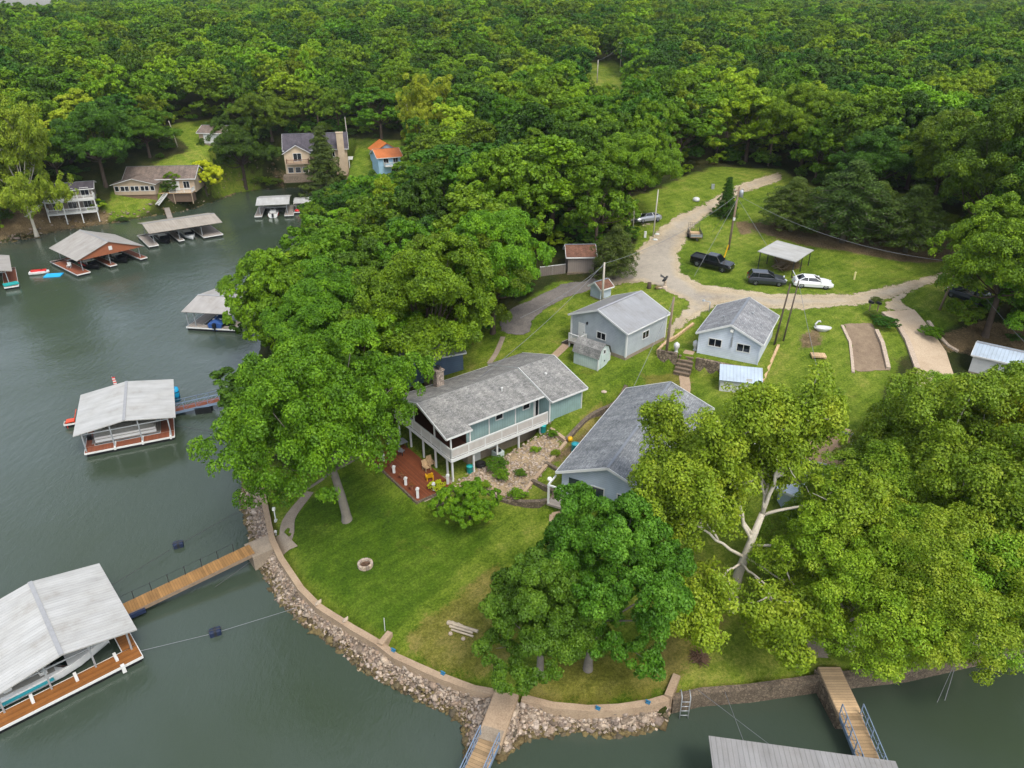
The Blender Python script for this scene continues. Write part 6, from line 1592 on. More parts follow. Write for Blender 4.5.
# white yard ornament, wooden platform
p = G(822,331); t = empty('yard_ornament', p, R(-8), 'white boat shaped yard ornament with raised neck on the grass', 'ornament')
q = MB(); n = 18; vs = []
for s, (rx, ry, z) in enumerate(((.5,.26,0),(.95,.5,.35),(1.0,.52,.5),(.8,.36,.48),(.6,.25,.2))):
    vs += [(rx*math.cos(2*math.pi*j/n), ry*math.sin(2*math.pi*j/n), z) for j in range(n)]
q.add(vs, [(s*n+j, s*n+(j+1)%n, (s+1)*n+(j+1)%n, (s+1)*n+j) for s in range(4) for j in range(n)]+[tuple(range(4*n,5*n))]); q.build('body', M['white'], t, True)
q = MB(); q.tube([(-.75,0,.35),(-.85,0,.8),(-.65,0,1.15),(-.45,0,1.2),(-.3,0,1.05)], [.16,.11,.09,.1,.05], 8); q.build('neck', M['white'], t, True)
q = MB(); q.box(-.75,-.5,.12,.75,.5,.3); q.box(-.7,-.45,0,-.55,.45,.12); q.box(.55,-.45,0,.7,.45,.12); solo(q, 'wooden_platform', M['tanwood'], G(818,357), 'pale wooden platform lying on the grass below the ornament', 'platform', R(-8))
# stump, boulders, statue on the island of grass
q = MB(); q.lathe([(.32,-.2),(.27,.2),(.25,.75),(.05,.77)], (0,0,0), 10); solo(q, 'tree_stump', M['bark'], G(649,288), 'brown tree stump on the grass island behind the garage', 'stump', 0, True)
def boulder(label, p, s, m='rockm', seed=0):
    V, Fc = ROCKS[seed]; q = MB(); q.add([(v[0]*s*1.4, v[1]*s, v[2]*s) for v in V], [tuple(f) for f in Fc]); return solo(q, 'boulder', M[m], p+Vector((0,0,s*.2)), label, 'boulder', R(20*seed))
boulder('brown boulder right of the stump on the grass island', G(657,288.5), .8, 'rockmoss', 1); boulder('pale boulder next to the brown boulder on the island', G(660,289), .6, 'rockp', 2)
p = G(664.5,288); t = empty('bird_statue', p, R(30), 'dark bird statue on a pale pedestal at the tip of the grass island', 'statue'); q = MB(); q.lathe([(.4,0),(.34,.25),(.2,.35),(.16,.8),(.24,.86),(.22,.92),(.05,.93)], (0,0,0), 9); q.build('pedestal', M['rockp'], t)
q = MB(); q.tube([(-.5,0,1.0),(-.15,0,1.12),(.12,0,1.35),(.25,0,1.55),(.42,0,1.5)], [.05,.2,.16,.1,.03], 8); q.add([(-.1,.1,1.3),(.1,.1,1.35),(-.2,.75,1.7),(-.4,.6,1.45)],[(0,1,2,3)]); q.add([(-.1,-.1,1.3),(.1,-.1,1.35),(-.2,-.75,1.7),(-.4,-.6,1.45)],[(3,2,1,0)]); q.build('bird', M['black'], t, True)
# mailboxes / pots near driveway
for u, v, lb in ((869,311,'black mailbox left of the cracked driveway apron'),(877,312,'second black mailbox at the head of the concrete driveway')):
    p = G(u, v); t = empty('mailbox', p, R(20), lb, 'mailbox'); q = MB(); q.box(-.05,-.05,0,.05,.05,1.0); q.build('post', M['polewood'], t)
    q = MB(); q.extr([(-.14,-.3,1.0),(.14,-.3,1.0),(.14,-.3,1.16),(.09,-.3,1.26),(-.09,-.3,1.26),(-.14,-.3,1.16)], (0,.6,0)); q.build('box', M['black'], t)
q = MB(); q.box(-.09,-.09,-.1,.09,.09,1.0); q.lathe([(.12,1.0),(.02,1.08)], (0,0,0), 8); solo(q, 'marker_post', plain('cream_post','#cfc48a',.6,.1), G(854,279.5), 'cream marker post alone on the field above the road', 'post')
q = MB(); q.lathe([(.5,0),(.6,.1),(.55,.45),(.3,.6),(.05,.63)], (0,0,0), 14); solo(q, 'tank_lid', M['white'], G(696,201), 'white dome lid on the grass above the road bend', 'lid', 0, True)
q = MB(); q.box(-.25,-.2,0,.25,.2,.75); q.box(-.27,-.22,.75,.27,.22,.82); solo(q, 'utility_box', M['galv'], G(712.5,189), 'pale utility box among the trunks above the road', 'utility box')
q = MB(); q.box(-.16,-.14,0,.16,.14,.85); q.box(-.18,-.16,.85,.18,.16,.9); solo(q, 'utility_box', M['white'], G(645,237.5), 'small white utility box left of the thin pole by the silver sedan', 'utility box')
for u, v, lb in ((657,234.5,'white lid beside the base of the thin pale pole'),(655,240,'lower white lid nearest the gravel road')):
    q = MB(); q.lathe([(.35,0),(.38,.08),(.3,.16),(.05,.18)], (0,0,0), 12); solo(q, 'tank_lid', M['white'], G(u, v), lb, 'lid', 0, True)
for u, v, lb, s in ((318,604,'left pale stone beside the seawall cap',.5),(345,621,'right pale stone beside the seawall cap',.45)):
    boulder(lb, P(u, v, 1.5), s, 'rockp', 3)
for u, v, lb in ((393.5,651,'blue cleat marker on the seawall cap nearest the wall stub'),(443,674,'blue cleat marker on the seawall cap left of the ramp'),(598,709,'blue cleat marker on the seawall cap right of the ramp'),(648,703,'blue cleat marker near the wall spur by the ladder')):
    p = P(u, v, 1.56); q = MB(); q.box(-.14,-.1,0,.14,.1,.1); q.box(-.05,-.05,.1,.05,.05,.22); q.box(-.18,-.04,.18,.18,.04,.23); solo(q, 'mooring_cleat', M['cleat'], p, lb, 'cleat', R(-30))
q = MB(); q.tube([(0,0,0),(.03,0,1.3)], .03, 6); solo(q, 'marker_stake', M['white'], G(385,631), 'thin white stake on the lawn above the wall stub', 'stake')
q = MB(); q.lathe([(.28,0),(.3,.05),(.22,.1),(.05,.11)], (0,0,0), 12); solo(q, 'valve_cover', M['rockp'], G(604,392), 'round stone cover on the lawn right of the lake house', 'cover')
q = MB(); q.lathe([(.2,0),(.25,.2),(.22,.42),(.02,.45)], (0,0,0), 9); solo(q, 'yellow_flower_pot', M['yellow'], G(570,441), 'yellow flower pot at the corner of the rock garden', 'flower pot', 0, True)
# ================================================================= TREES
def leaf_mesh(name, C, Nn, size, rng, mats, aspect=.62):
    """one rhombic leaf spray per row of C with normal Nn"""
    n = len(C)
    Nn = Nn/np.linalg.norm(Nn, axis=1)[:,None]
    r = rng.normal(size=(n,3)); T = np.cross(Nn, r); T /= np.linalg.norm(T, axis=1)[:,None]; B = np.cross(Nn, T)
    s = size*rng.uniform(.65, 1.35, n)[:,None]
    bend = Nn*s*.18
    V = np.stack([C-T*s, C-B*s*aspect+bend*.6, C+T*s-bend, C+B*s*aspect+bend*.6], 1).reshape(-1,3)
    return np_mesh(name, V, np.arange(4*n).reshape(n,4), mats)
def puff_leaves(puffs, per, rng, center, under=.15, up=.35):
    """leaves on the outer shells of foliage puffs: puffs rows (x,y,z,r)"""
    P_ = np.asarray(puffs); m = len(P_); k = np.maximum(6, (per*(P_[:,3]/P_[:,3].mean())**2)).astype(int); idx = np.repeat(np.arange(m), k)
    d = rng.normal(size=(len(idx),3)); d[:,2] += .35; d /= np.linalg.norm(d, axis=1)[:,None]
    out = P_[idx,:3]-center; out /= np.maximum(np.linalg.norm(out, axis=1)[:,None], 1e-6)
    keep = ((d*out).sum(1) > -.35) & ((d[:,2] > -.55) | (rng.random(len(d)) < under))
    d, idx = d[keep], idx[keep]
    rad = P_[idx,3]*rng.uniform(.55, 1.08, len(idx))**.6
    C = P_[idx,:3]+d*rad[:,None]*np.array([1,1,.82])
    Nn = d*.8+rng.normal(size=d.shape)*.55; Nn[:,2] += up
    return C, Nn
def fib(n, zmin=-.35, rng=None, jit=.25):
    i = np.arange(n)+.5; z = 1-(1-zmin)*i/n; th = math.pi*(1+5**.5)*i
    r = np.sqrt(np.maximum(0, 1-z*z)); D = np.c_[r*np.cos(th), r*np.sin(th), z]
    D += rng.normal(size=D.shape)*jit; return D/np.linalg.norm(D, axis=1)[:,None]
def limb(mb, a, b, r0, r1, rng, sag=.12, n=5):
    a = np.array(a, float); b = np.array(b, float); L_ = np.linalg.norm(b-a); pts = []
    off = rng.normal(size=3)*L_*.06
    for i in range(n+1):
        t = i/n; p = a+(b-a)*t+off*math.sin(math.pi*t); p[2] += -sag*L_*math.sin(math.pi*t)*.5
        pts.append(tuple(p))
    mb.tube(pts, [r0+(r1-r0)*i/n for i in range(n+1)], 7)
    return pts
def make_oak(seed, Ht=13., Rc=5.5, nl=13, npf=10, per=95, leaf=.26, zc=.60, hz=.40, trunk=.28, flat=.62, lean=(0,0), bark='bark', lrr=(.17,.33)):
    """broadleaf tree: returns (crown mesh, trunk mesh)"""
    rng = np.random.default_rng(seed); c = np.array([lean[0], lean[1], Ht*zc]); puffs = []; tb = MB()
    fork = np.array([lean[0]*.45, lean[1]*.45, Ht*.30])
    tb.tube([(0,0,-.6), (0,0,.05), (lean[0]*.01,lean[1]*.01,.6), tuple(fork*np.array([.35,.35,.5])), tuple(fork)], [trunk*1.7, trunk*1.35, trunk*1.1, trunk, trunk*.82], 10)
    ax = np.array([Rc, Rc*rng.uniform(.85,1.1), Ht*hz]); ph = rng.uniform(0, 6.28, 3)
    D = fib(nl, -.5, rng, .2)
    for i, d in enumerate(D):
        az = math.atan2(d[1], d[0]); bulge = 1+.16*math.sin(2*az+ph[0])+.12*math.sin(3*az+ph[1])+.10*math.sin(5*d[2]+ph[2])
        q = rng.uniform(.62, .92)*bulge*(.55 if i % 6 == 5 else 1); lc = c+d*ax*q; lr = Rc*rng.uniform(*lrr)
        if rng.random() < .6: limb(tb, fork, lc, trunk*.38, trunk*.06, rng)
        for e in fib(npf, -.4, rng, .3):
            e = e+d*.35; e[2] += .15; e /= np.linalg.norm(e)
            puffs.append((*(lc+e*lr*np.array([1.15,1.15,flat])*rng.uniform(.7,1.1)), Rc*rng.uniform(.075,.135)))
    C, Nn = puff_leaves(puffs, per, rng, c)
    cr = leaf_mesh('crown', C, Nn, leaf, rng, [L['mid']])
    return cr, tb
def make_sycamore(seed, Ht=20., Rc=9., per=60, leaf=.25, trunk=.45, nmain=7, open_=1.0, dens=1.0, thin=1.0):
    """open crown with pale ascending limbs that show through"""
    rng = np.random.default_rng(seed); tb = MB(); puffs = []; fork = np.array([.3, .2, Ht*.28])
    tb.tube([(0,0,-.6),(0,0,.1),(0,0,.8),(.15,.05,Ht*.14),tuple(fork)], [trunk*2, trunk*1.6, trunk*1.15, trunk, trunk*.85], 12)
    for i in range(nmain):
        a = 2*math.pi*(i+rng.uniform(-.3,.3))/nmain; el = rng.uniform(.25,1.15) if i else 1.45
        if i % 3 == 2: el = rng.uniform(-.75,-.15)
        rr = Rc*rng.uniform(.72,.95)*math.cos(el*.75); tip = np.array([rr*math.cos(a), rr*math.sin(a), Ht*(.42+(.52 if el > 0 else .38)*math.sin(el*.95))])
        pts = limb(tb, fork, tip, trunk*.5, trunk*.07, rng, -.12, 9)
        for k in range(4, 10):
            for s in range(3):
                p = np.array(pts[k]); d = rng.normal(size=3); d[2] = abs(d[2])*.55+.05; d += (tip-fork)/np.linalg.norm(tip-fork)*.55; d /= np.linalg.norm(d)
                L2 = Rc*rng.uniform(.18,.42); e = p+d*L2
                bare = thin > 0 and ((el > .6 and k < 9 and rng.random() < .5) or (el > 0 and math.cos(a-4.11) > .2 and rng.random() < .38))
                if bare and rng.random() < .6: continue
                q = limb(tb, p, e, trunk*(.09 if bare else .14), trunk*.03, rng, -.05, 4)
                if bare: continue
                for j in range(int(4*dens)):
                    t = rng.uniform(.45,1.08); pp = p+(e-p)*t+rng.normal(size=3)*L2*.25; puffs.append((*pp, Rc*rng.uniform(.065,.125)))
                if rng.random() < .6:
                    d2 = rng.normal(size=3); d2 /= np.linalg.norm(d2); e2 = e+d2*L2*.6; limb(tb, e, e2, trunk*.035, trunk*.015, rng, 0, 3)
                    for j in range(2): puffs.append((*(e2+rng.normal(size=3)*.3), Rc*rng.uniform(.06,.11)))
    C, Nn = puff_leaves(puffs, per, rng, np.array([0,0,Ht*.55]), .4, .45)
    return leaf_mesh('crown', C, Nn, leaf, rng, [L['syc']]), tb
def make_conifer(seed, Ht=10., Rc=3.2, per=40, leaf=.2, z0=.14, shape=1.0, trunk=.2, tiers=13, round_=0):
    rng = np.random.default_rng(seed); tb = MB(); puffs = []
    tb.tube([(0,0,-.4),(0,0,Ht*.5),(0,0,Ht*.97)], [trunk*1.2, trunk*.7, trunk*.1], 8)
    for i in range(tiers):
        t = i/(tiers-1); z = Ht*(z0+(1-z0)*t*.97)
        r = Rc*((1-t)**shape) if not round_ else Rc*math.sqrt(max(0.02, 1-(2*max(0,t-.12)/1.0-.62)**2*1.05))*(1-.45*t)
        n = max(3, int(4+8*r/Rc))
        for j in range(n):
            a = 2*math.pi*(j+rng.uniform(-.3,.3))/n+i*1.3; rr = r*rng.uniform(.72,1.12)
            e = np.array([rr*math.cos(a), rr*math.sin(a), z-rr*.10+rng.normal()*.15])
            limb(tb, (0,0,z+.1), e, trunk*.16, .015, rng, .05, 3)
            for q in (.35,.62,.9): puffs.append((*(np.array([0,0,z])*(1-q)+e*q+rng.normal(size=3)*.18), Rc*(.10+.07*rng.random())*(1.25-q*.4)))
    puffs.append((0,0,Ht*.98,.25))
    C, Nn = puff_leaves(puffs, per, rng, np.array([0,0,Ht*.4]), .4, .3)
    return leaf_mesh('crown', C, Nn, leaf, rng, [L['cedar']], .3), tb

def make_hero_sycamore(seed):
    """old sycamore: white forked trunk and limbs bare in the middle, thin foliage towards the limb ends"""
    rng = np.random.default_rng(seed); tb = MB(); puffs = []
    tb.tube([(0,0,-.6),(0,0,.1),(0,0,.9),(.1,0,3),(.6,.2,5.5),(1.2,.5,8)], [.8,.65,.42,.34,.28,.21], 12)
    limbs = [([(1.2,.5,8),(1.8,.8,11),(2.6,1,14),(3.0,1.2,17)], .34, .3), ([(1.8,.8,10.8),(3.5,1.5,13),(5.6,2,15)], .24, .3), ([(.6,.2,5.6),(-.6,.3,9),(-1.8,.8,12),(-2.8,1,15)], .30, .3),
      ([(.3,.1,4.5),(-2,-.5,6.5),(-4.7,-.6,8.8),(-7.6,0,10.3)], .26, .45), ([(1.2,.5,7.8),(3.5,0,9),(6,-.5,10),(8,-.5,10)], .25, .45), ([(.6,.2,5.5),(3,-1,6.2),(5.5,-2,6.2),(7.5,-3,5)], .22, .4),
      ([(.1,0,4),(.6,-3,5),(1,-5.5,4.2),(1.6,-7,2.6)], .2, .4), ([(.1,0,4),(-2,-2.6,5.2),(-3.7,-4.8,4.8),(-5,-6,3.5)], .2, .4), ([(.6,.2,6.5),(-2.6,3,10.5),(-5.6,5.2,13.2)], .24, .25), ([(1.2,.5,8),(2.4,3.5,12),(3.8,5,13)], .24, .25),
      ([(1.2,.5,8.5),(1.4,4,13),(1.2,7,14)], .22, .25), ([(-2,-.5,6.5),(-4,1.5,9),(-6.2,2.5,11)], .16, .3), ([(3.5,0,9),(5.5,-1.5,10.2),(6.6,-2.5,10)], .16, .3), ([(-.6,.3,9),(-2.4,-.6,10.2),(-4.4,-1,12)], .15, .45), ([(.3,.1,4.5),(3,-3,4.6),(4.2,-5.2,3.4)], .16, .4), ([(-1.8,.8,12),(-.6,1,14.5),(0,1.2,16.4)], .13, .3)]
    for pts, r0, start in limbs:
        P3 = np.array(pts); seg = np.r_[0, np.cumsum(np.linalg.norm(np.diff(P3, axis=0), axis=1))]; L_ = seg[-1]
        at = lambda t: np.array([np.interp(t*L_, seg, P3[:,i]) for i in range(3)])
        n = 12; wob = rng.normal(size=(n+1,3))*.055; wob[0] = 0
        line = [at(i/n)+wob[i] for i in range(n+1)]
        tb.tube([tuple(p) for p in line], [max(.03, r0*.5*(1-.88*i/n)) for i in range(n+1)], 8)
        d0 = (P3[-1]-P3[0])/L_
        for k in range(int(L_*2.6)):
            t = start+(1-start)*rng.random()**.8; p = at(t); d = rng.normal(size=3); d[2] = d[2]*.6+.05; d += d0*.5; d /= np.linalg.norm(d)
            L2 = rng.uniform(1.1, 2.9)*(1.1-.4*t); e = p+d*L2
            limb(tb, p, e, .06, .02, rng, -.05, 4)
            for j in range(6):
                q = p+(e-p)*rng.uniform(.4,1.12)+rng.normal(size=3)*.34
                tx = np.interp(q[2], [0,3,5.5,8,11,14,17], [0,.1,.6,1.2,1.8,2.6,3.0])
                if q[1] < .6 and -2.5 < q[0]-tx < 2.6 and 5 < q[2] < 15.5 and rng.random() < .52: continue
                puffs.append((*q, rng.uniform(.45,.92)))
    C, Nn = puff_leaves(puffs, 150, rng, np.array([1,0,9.]), .4, .45)
    return leaf_mesh('crown', C, Nn, .108, rng, [L['syc']]), tb
GROUP_F = 'broadleaf trees of the surrounding woods'
def tree_obj(meshes, base, s=(1,1,1), rz=0, leaf=None, bark=None, name='broadleaf_tree', label=None, group=None, cat='tree'):
    """place a tree that shares the crown and trunk meshes"""
    cr, tr = meshes
    t = empty(name, base, rz, label, cat, group); t.scale = s
    c = link('crown', cr, t); k = link('trunk', tr, t)
    if leaf: c.material_slots[0].link = 'OBJECT'; c.material_slots[0].material = leaf
    if bark: k.material_slots[0].link = 'OBJECT'; k.material_slots[0].material = bark
    return t
def bake(pair, bark):
    cr, tb = pair; me = bpy.data.meshes.new('trunk'); me.from_pydata(tb.v, [], tb.f); me.materials.append(bark)
    me.polygons.foreach_set('use_smooth', [True]*len(tb.f)); me.update(); return cr, me
def proj_h(base, v):
    h = 1.
    while Q(base[0], base[1], base[2]+h)[1] > v and h < 40: h += .1
    return h
# ---------------------------------------------------------------- individual trees near the camera
HERO = []   # (x, y, radius) kept clear by the scattered woods
def hero(meshes, Hn, Rn, base, Ht, Rt, label, leaf=None, bark=None, rz=0, name='broadleaf_tree', group=None):
    t = tree_obj(meshes, base, (Rt/Rn, Rt/Rn, Ht/Hn), rz, leaf, bark, name, label, group); HERO.append((base[0], base[1], Rt*.8)); return t
oakA = bake(make_oak(1, 16, 8.6, 46, 11, 380, .118, .58, .42, .42, lean=(-1.8,.6)), M['barkgrey'])
oakB = bake(make_oak(2, 16, 7.5, 40, 11, 370, .12, .58, .42, .36), M['bark'])
oakL = bake(make_oak(12, 16, 7.5, 40, 11, 370, .12, .50, .48, .36), M['bark'])
oakD = bake(make_oak(3, 11, 5.2, 38, 13, 370, .1, .54, .46, .28), M['barkgrey'])
oakE = bake(make_oak(4, 11, 5.0, 38, 13, 370, .1, .56, .44, .28, lean=(1.6,1.2)), M['barkgrey'])
sycA = bake(make_hero_sycamore(5), M['barkpale'])
sycE = bake(make_sycamore(15, 20, 9.5, 130, .2, .3, 11, dens=1.3, thin=0), M['barkpale'])
sycB = bake(make_oak(6, 17, 8.5, 52, 11, 330, .112, .54, .46, .4, .7), M['barkpale']); sycC = bake(make_oak(16, 17, 8.5, 46, 12, 330, .112, .52, .48, .4, .7), M['barkpale'])
cedA = bake(make_conifer(7, 10, 4.2, 170, .115, .2, .75, .22, 13, 1), M['barkgrey'])
cedB = bake(make_conifer(8, 10, 4.4, 170, .115, .2, .8, .22, 13, 1), M['barkgrey'])
conA = bake(make_conifer(9, 12, 3.6, 170, .12, .06, .9, .22, 16), M['bark'])
bush = bake(make_oak(10, 3.2, 1.9, 20, 10, 200, .075, .52, .48, .09, .9, lrr=(.28,.42)), M['bark'])
hero(oakA, 16, 8.6, g3(*G(347,520)[:2]), 17, 7.4, 'huge spreading tree with leaning grey trunk on the lawn by the riprap', L['mid'], M['barkgrey'])
hero(oakD, 11, 5.2, P(540,674,1.6), 9.8, 4.3, 'dark green rounded tree standing nearest the seawall above the ramp', L['emerald'], rz=1.0)
hero(oakE, 11, 5.0, P(588,668,1.7), 13.2, 4.6, 'dark green tree right behind the seawall tree, below the blue grey house', L['emerald'], rz=.1)
hero(sycA, 18, 9, P(731,606,2.3), 18.6, 8.9, 'tall open sycamore with white branches showing through thin yellow green leaves', L['syc'], M['barkpale'], rz=0, name='sycamore_tree')
for u, v, Ht, Rt, rz, lb, lf in [
    (850,650,11.5,5.8,.3,'yellow green sycamore on the bank beside the stone pier ramp','syc'),
    (905,652,12,6.0,2.1,'yellow green sycamore hanging over the stone seawall at lower right','syc'),
    (975,640,12.5,6.2,4.0,'lowest sycamore near the bottom right corner','syc'),
    (848,590,11.5,6.0,1.2,'sycamore behind the stone pier tree over the pale hidden roof','syc'),
    (935,570,16,7.5,5.1,'broad sycamore in the centre of the right hand grove','syc'),
    (1030,560,16,7.5,.9,'sycamore cut by the right picture edge above the dark water','yellow'),
    (915,505,10.2,5.0,3.3,'sycamore below the brown gravel parking bay','syc'),
    (965,487,10.5,6.0,2.6,'sycamore at the foot of the concrete driveway','syc'),
    (1045,492,11.3,6.6,1.9,'sycamore at the right edge below the pale metal shed','syc')]:
    b = G(u, v); hero(sycB if rz > 2 else sycC, 17, 8.5, b, Ht, Rt, lb, L[lf], M['barkpale'], rz, 'sycamore_tree', 'sycamores of the right bank')
b = P(470,520,3.2); hero(bush, 3.2, 1.9, g3(b.x,b.y,-.2), 3.9, 2.15, 'bright green round bushy tree at the foot of the rock garden', L['bright'], name='bushy_tree')
for u, v, tv, Rt, rz, ms, lb in [(790,231,180,6.0,.2,cedA,'left cedar of the dark row beside the shelter'),(842,242,164,7.2,1.4,cedB,'tallest middle cedar of the dark row behind the shelter'),(905,252,188,6.4,2.5,cedA,'right cedar of the dark row above the road end'),(870,236,184,5.6,.9,cedB,'cedar tucked behind the middle and right cedars of the row')]:
    b = G(u, v); hero(ms, 10, 4.3, b, proj_h(b, tv), Rt, lb, L['cedar'], rz=rz, name='cedar_tree', group='cedars in the clearing')
b = G(614,279); hero(cedA, 10, 4.2, b, proj_h(b,228), 3.9, 'round dark cedar beside the rust roofed shed at the driveway', L['cedar'], rz=3, name='cedar_tree')
b = G(725,217); hero(conA, 12, 3.6, b, proj_h(b,178), 2.3, 'small pointed evergreen beside the transformer pole', L['deep'], rz=1, name='conifer_tree')
b = P(327,196,2.0); hero(conA, 12, 3.6, b, proj_h(b,128), 6.6, 'dark pyramid conifer in front of the large beige house', L['cedar'], rz=2, name='conifer_tree')
b = P(36,233,1.0); hero(sycE, 20, 9.5, b, proj_h(b,100), 8.0, 'tall yellow green sycamore over the brown bank at the left edge', L['yellow'], M['barkpale'], rz=2.2, name='sycamore_tree')
b = G(432,165); hero(sycE, 20, 9.5, b, proj_h(b,84), 6.4, 'bright yellow green tree rising among the darker crowns at upper centre', L['yellow'], M['barkpale'], rz=4, name='sycamore_tree')
b = G(206,192); hero(bush, 3.2, 1.9, b, 7.2, 4.2, 'low lime green tree right of the tan shore cottage', L['lime'], rz=1, name='bushy_tree')
b = G(246,187); hero(oakL, 16, 7.5, b, proj_h(b,110), 8.2, 'big rounded tree between the white door garage and the beige house', L['deep'], rz=2)
b = G(985,336); hero(oakL, 16, 7.5, b, proj_h(b,190), 6.7, 'large leafy tree standing over the dark blue vehicle at the right edge', L['mid'], rz=1)
b = G(1045,350); hero(oakL, 16, 7.5, b, 14, 6.6, 'large tree cut by the right edge above the metal shed', L['mid'], rz=3)
b = G(493,333); hero(oakB, 16, 7.5, b, 15, 6.0, 'tree with bare trunk at the end of the paved driveway', L['mid'], rz=4)
for u, v, lb in ((640,214,'leafy tree over the hood of the silver sedan'),):
    b = G(u-12, v+2); hero(oakB, 16, 7.5, b, proj_h(b,132), 6.2, lb, L['mid'], rz=5)
for u, v, tv, Rt, rz, ms, lf, lb in [
  (428,388,230,7.4,.4,oakL,'mid','big tree whose trunk stands by the slate blue building'),(352,375,268,7.0,1.7,oakA,'mid','broad tree crowding the water between the huge lawn tree and the far dock'),
  (305,352,240,6.2,2.9,oakL,'bright','tree leaning over the half hidden grey dock'),(452,346,222,6.6,5.6,oakL,'mid','tree above the slate blue building toward the driveway end'),
  (868,208,128,6.0,.5,oakB,'deep','dark round broadleaf tree directly behind the cedar row'),(975,262,92,8.2,1.1,oakB,'mid','massive broadleaf tree right of the cedar row above the road end'),(1045,285,110,8.0,3.1,oakB,'deep','massive dark tree cut by the right edge above the road end'),
  (106,186,94,8.0,.9,oakL,'deep','large dark tree between the two deck house and the tan shore cottage'),(150,157,106,6.5,2.2,oakL,'mid','rounded tree directly above the roof of the tan shore cottage'),(272,140,88,7.5,3.6,oakL,'mid','full tree left of the large beige house roof'),
  (800,172,84,7.0,2.4,oakB,'mid','large tree just beyond the upper bend of the gravel road'),(930,215,108,6.5,4.4,oakB,'mid','broad tree behind the right end of the cedar row')]:
    b = G(u, v); hero(ms, 16, 8.6 if ms is oakA else 7.5, b, proj_h(b, tv), Rt, lb, L[lf], rz=rz)
# small shrubs
def shrub(label, b, hgt, rad, lf, rz=0): hero(bush, 3.2, 1.9, b, hgt, rad, label, L[lf], rz=rz, name='shrub')
shrubs = [(438,490,.9,.6,'lime','lime yellow shrub beside the stone steps of the patio'),(497,468,1.0,.9,'mid','green shrub in the middle of the rock garden'),(501,478,.8,.7,'mid','low green shrub at the lower middle of the rock garden'),(517,498,.8,.7,'bright','green tuft shrub at the bottom corner of the rock garden'),(553,437,.7,.5,'mid','small shrub at the upper right of the rock garden'),
   (885,327,1.1,1.3,'deep','dark shrub between the parking bay and the concrete driveway'),(873,316,.6,.7,'cedar','dull shrub below the mailboxes'),(876,302,.6,.6,'cedar','grey green weed clump at the road corner by the mailboxes'),(205,212,.9,.9,'mid','small shrub on the cove shore left of the boat ramp'),
   (122,222,1.0,1.3,'cedar','low shrub on the far bank below the tan cottage'),(262,184,2.0,2.6,'bright','clipped green hedge clump left of the beige house terrace'),(274,186,2.0,2.6,'mid','second hedge clump beside the beige house terrace'),(470,455,.7,.6,'mid','small shrub under the deck edge by the planter'),(556,455,.5,.4,'bright','tuft beside the rock garden divider wall'),
   (930,336,1.0,1.2,'mid','low weeds along the right kerb of the concrete driveway'),(520,475,.5,.5,'mid','small weed clump among the garden stones, centre'),(535,452,.5,.45,'bright','small weed clump among the garden stones, upper part'),(484,489,.6,.6,'bright','weed clump at the left end of the garden stones')]
for i, (u, v, hh, rr_, lf, lb) in enumerate(shrubs): shrub(lb, G(u, v), hh, rr_, lf, i)

# ---------------------------------------------------------------- woods
CLEAR = [ # picture regions that stay open: buildings, clearings, water
 [(497,338),(496,318),(512,300),(535,290),(540,236),(595,236),(598,272),(618,232),(632,214),(640,198),(668,186),(700,180),(730,172),(768,162),(785,170),(770,178),(765,200),(800,255),(930,262),(950,272),(1000,350),(900,375),(760,400),(650,470),(500,500),(400,470),(405,400),(480,350)],
 [(125,166),(190,160),(192,200),(125,200)],[(172,122),(216,122),(200,142),(228,146),(228,168),(195,170),(190,150)],[(284,128),(356,124),(358,184),(284,184)],[(366,130),(400,130),(400,170),(366,172)],
 [(592,68),(622,66),(624,84),(592,86)],[(0,243),(100,222),(30,190),(92,190),(92,215),(230,196),(262,186),(310,190),(300,215),(240,262),(180,330),(212,330),(205,420),(0,700)],[(645,4),(662,4),(662,14),(645,14)],[(408,350),(458,350),(458,374),(408,376)],[(0,0),(54,0),(26,8),(0,12)]]
CLEARA = [np.array(c, float) for c in CLEAR]
WOOD_PX = None
OPEN_W = [poly_px(p) for p in LAWN_PX]   # ground polygons without scattered trunks
BLD = [tuple(o.location[:2]) for o in SC.objects if o.type == 'EMPTY' and o.parent is None and o.get('category') in ('house','garage','cabin','shed')]
def crown_outline(x, y, z, Ht, Rt):
    a = np.linspace(0, 2*math.pi, 14, endpoint=False); pts = []
    for k in a:
        pts.append(Q(x+Rt*.9*math.cos(k), y, z+Ht*.6+Ht*.37*math.sin(k))[:2])
    pts.append(Q(x, y, z+Ht*.6)[:2])
    return np.array(pts)
def blocked(x, y, z, Ht, Rt):
    o = crown_outline(x, y, z, Ht, Rt)
    for c in CLEARA:
        if inside(c, o[:,0], o[:,1]).any(): return True
    return False
rng = np.random.default_rng(21)
cands = []; cell = {}; flank = []
def free(x, y, r):
    for hx, hy, hr in HERO:
        if (hx-x)**2+(hy-y)**2 < (hr*.75+r*.55)**2: return False
    for bx, by in BLD:
        if (bx-x)**2+(by-y)**2 < 7.5**2: return False
    k = (int(x//12), int(y//12))
    for i in (-1,0,1):
        for j in (-1,0,1):
            for (a, b, c) in cell.get((k[0]+i, k[1]+j), ()):
                if (a-x)**2+(b-y)**2 < ((c+r)*(.62 if y < 150 else .70))**2: return False
    return True
Np = 90000
ys = 60+(470-60)*rng.random(Np)**.8; xs = (rng.random(Np)*2-1)*(ys*1.25+25)
order = np.argsort(ys); xs, ys = xs[order], ys[order]
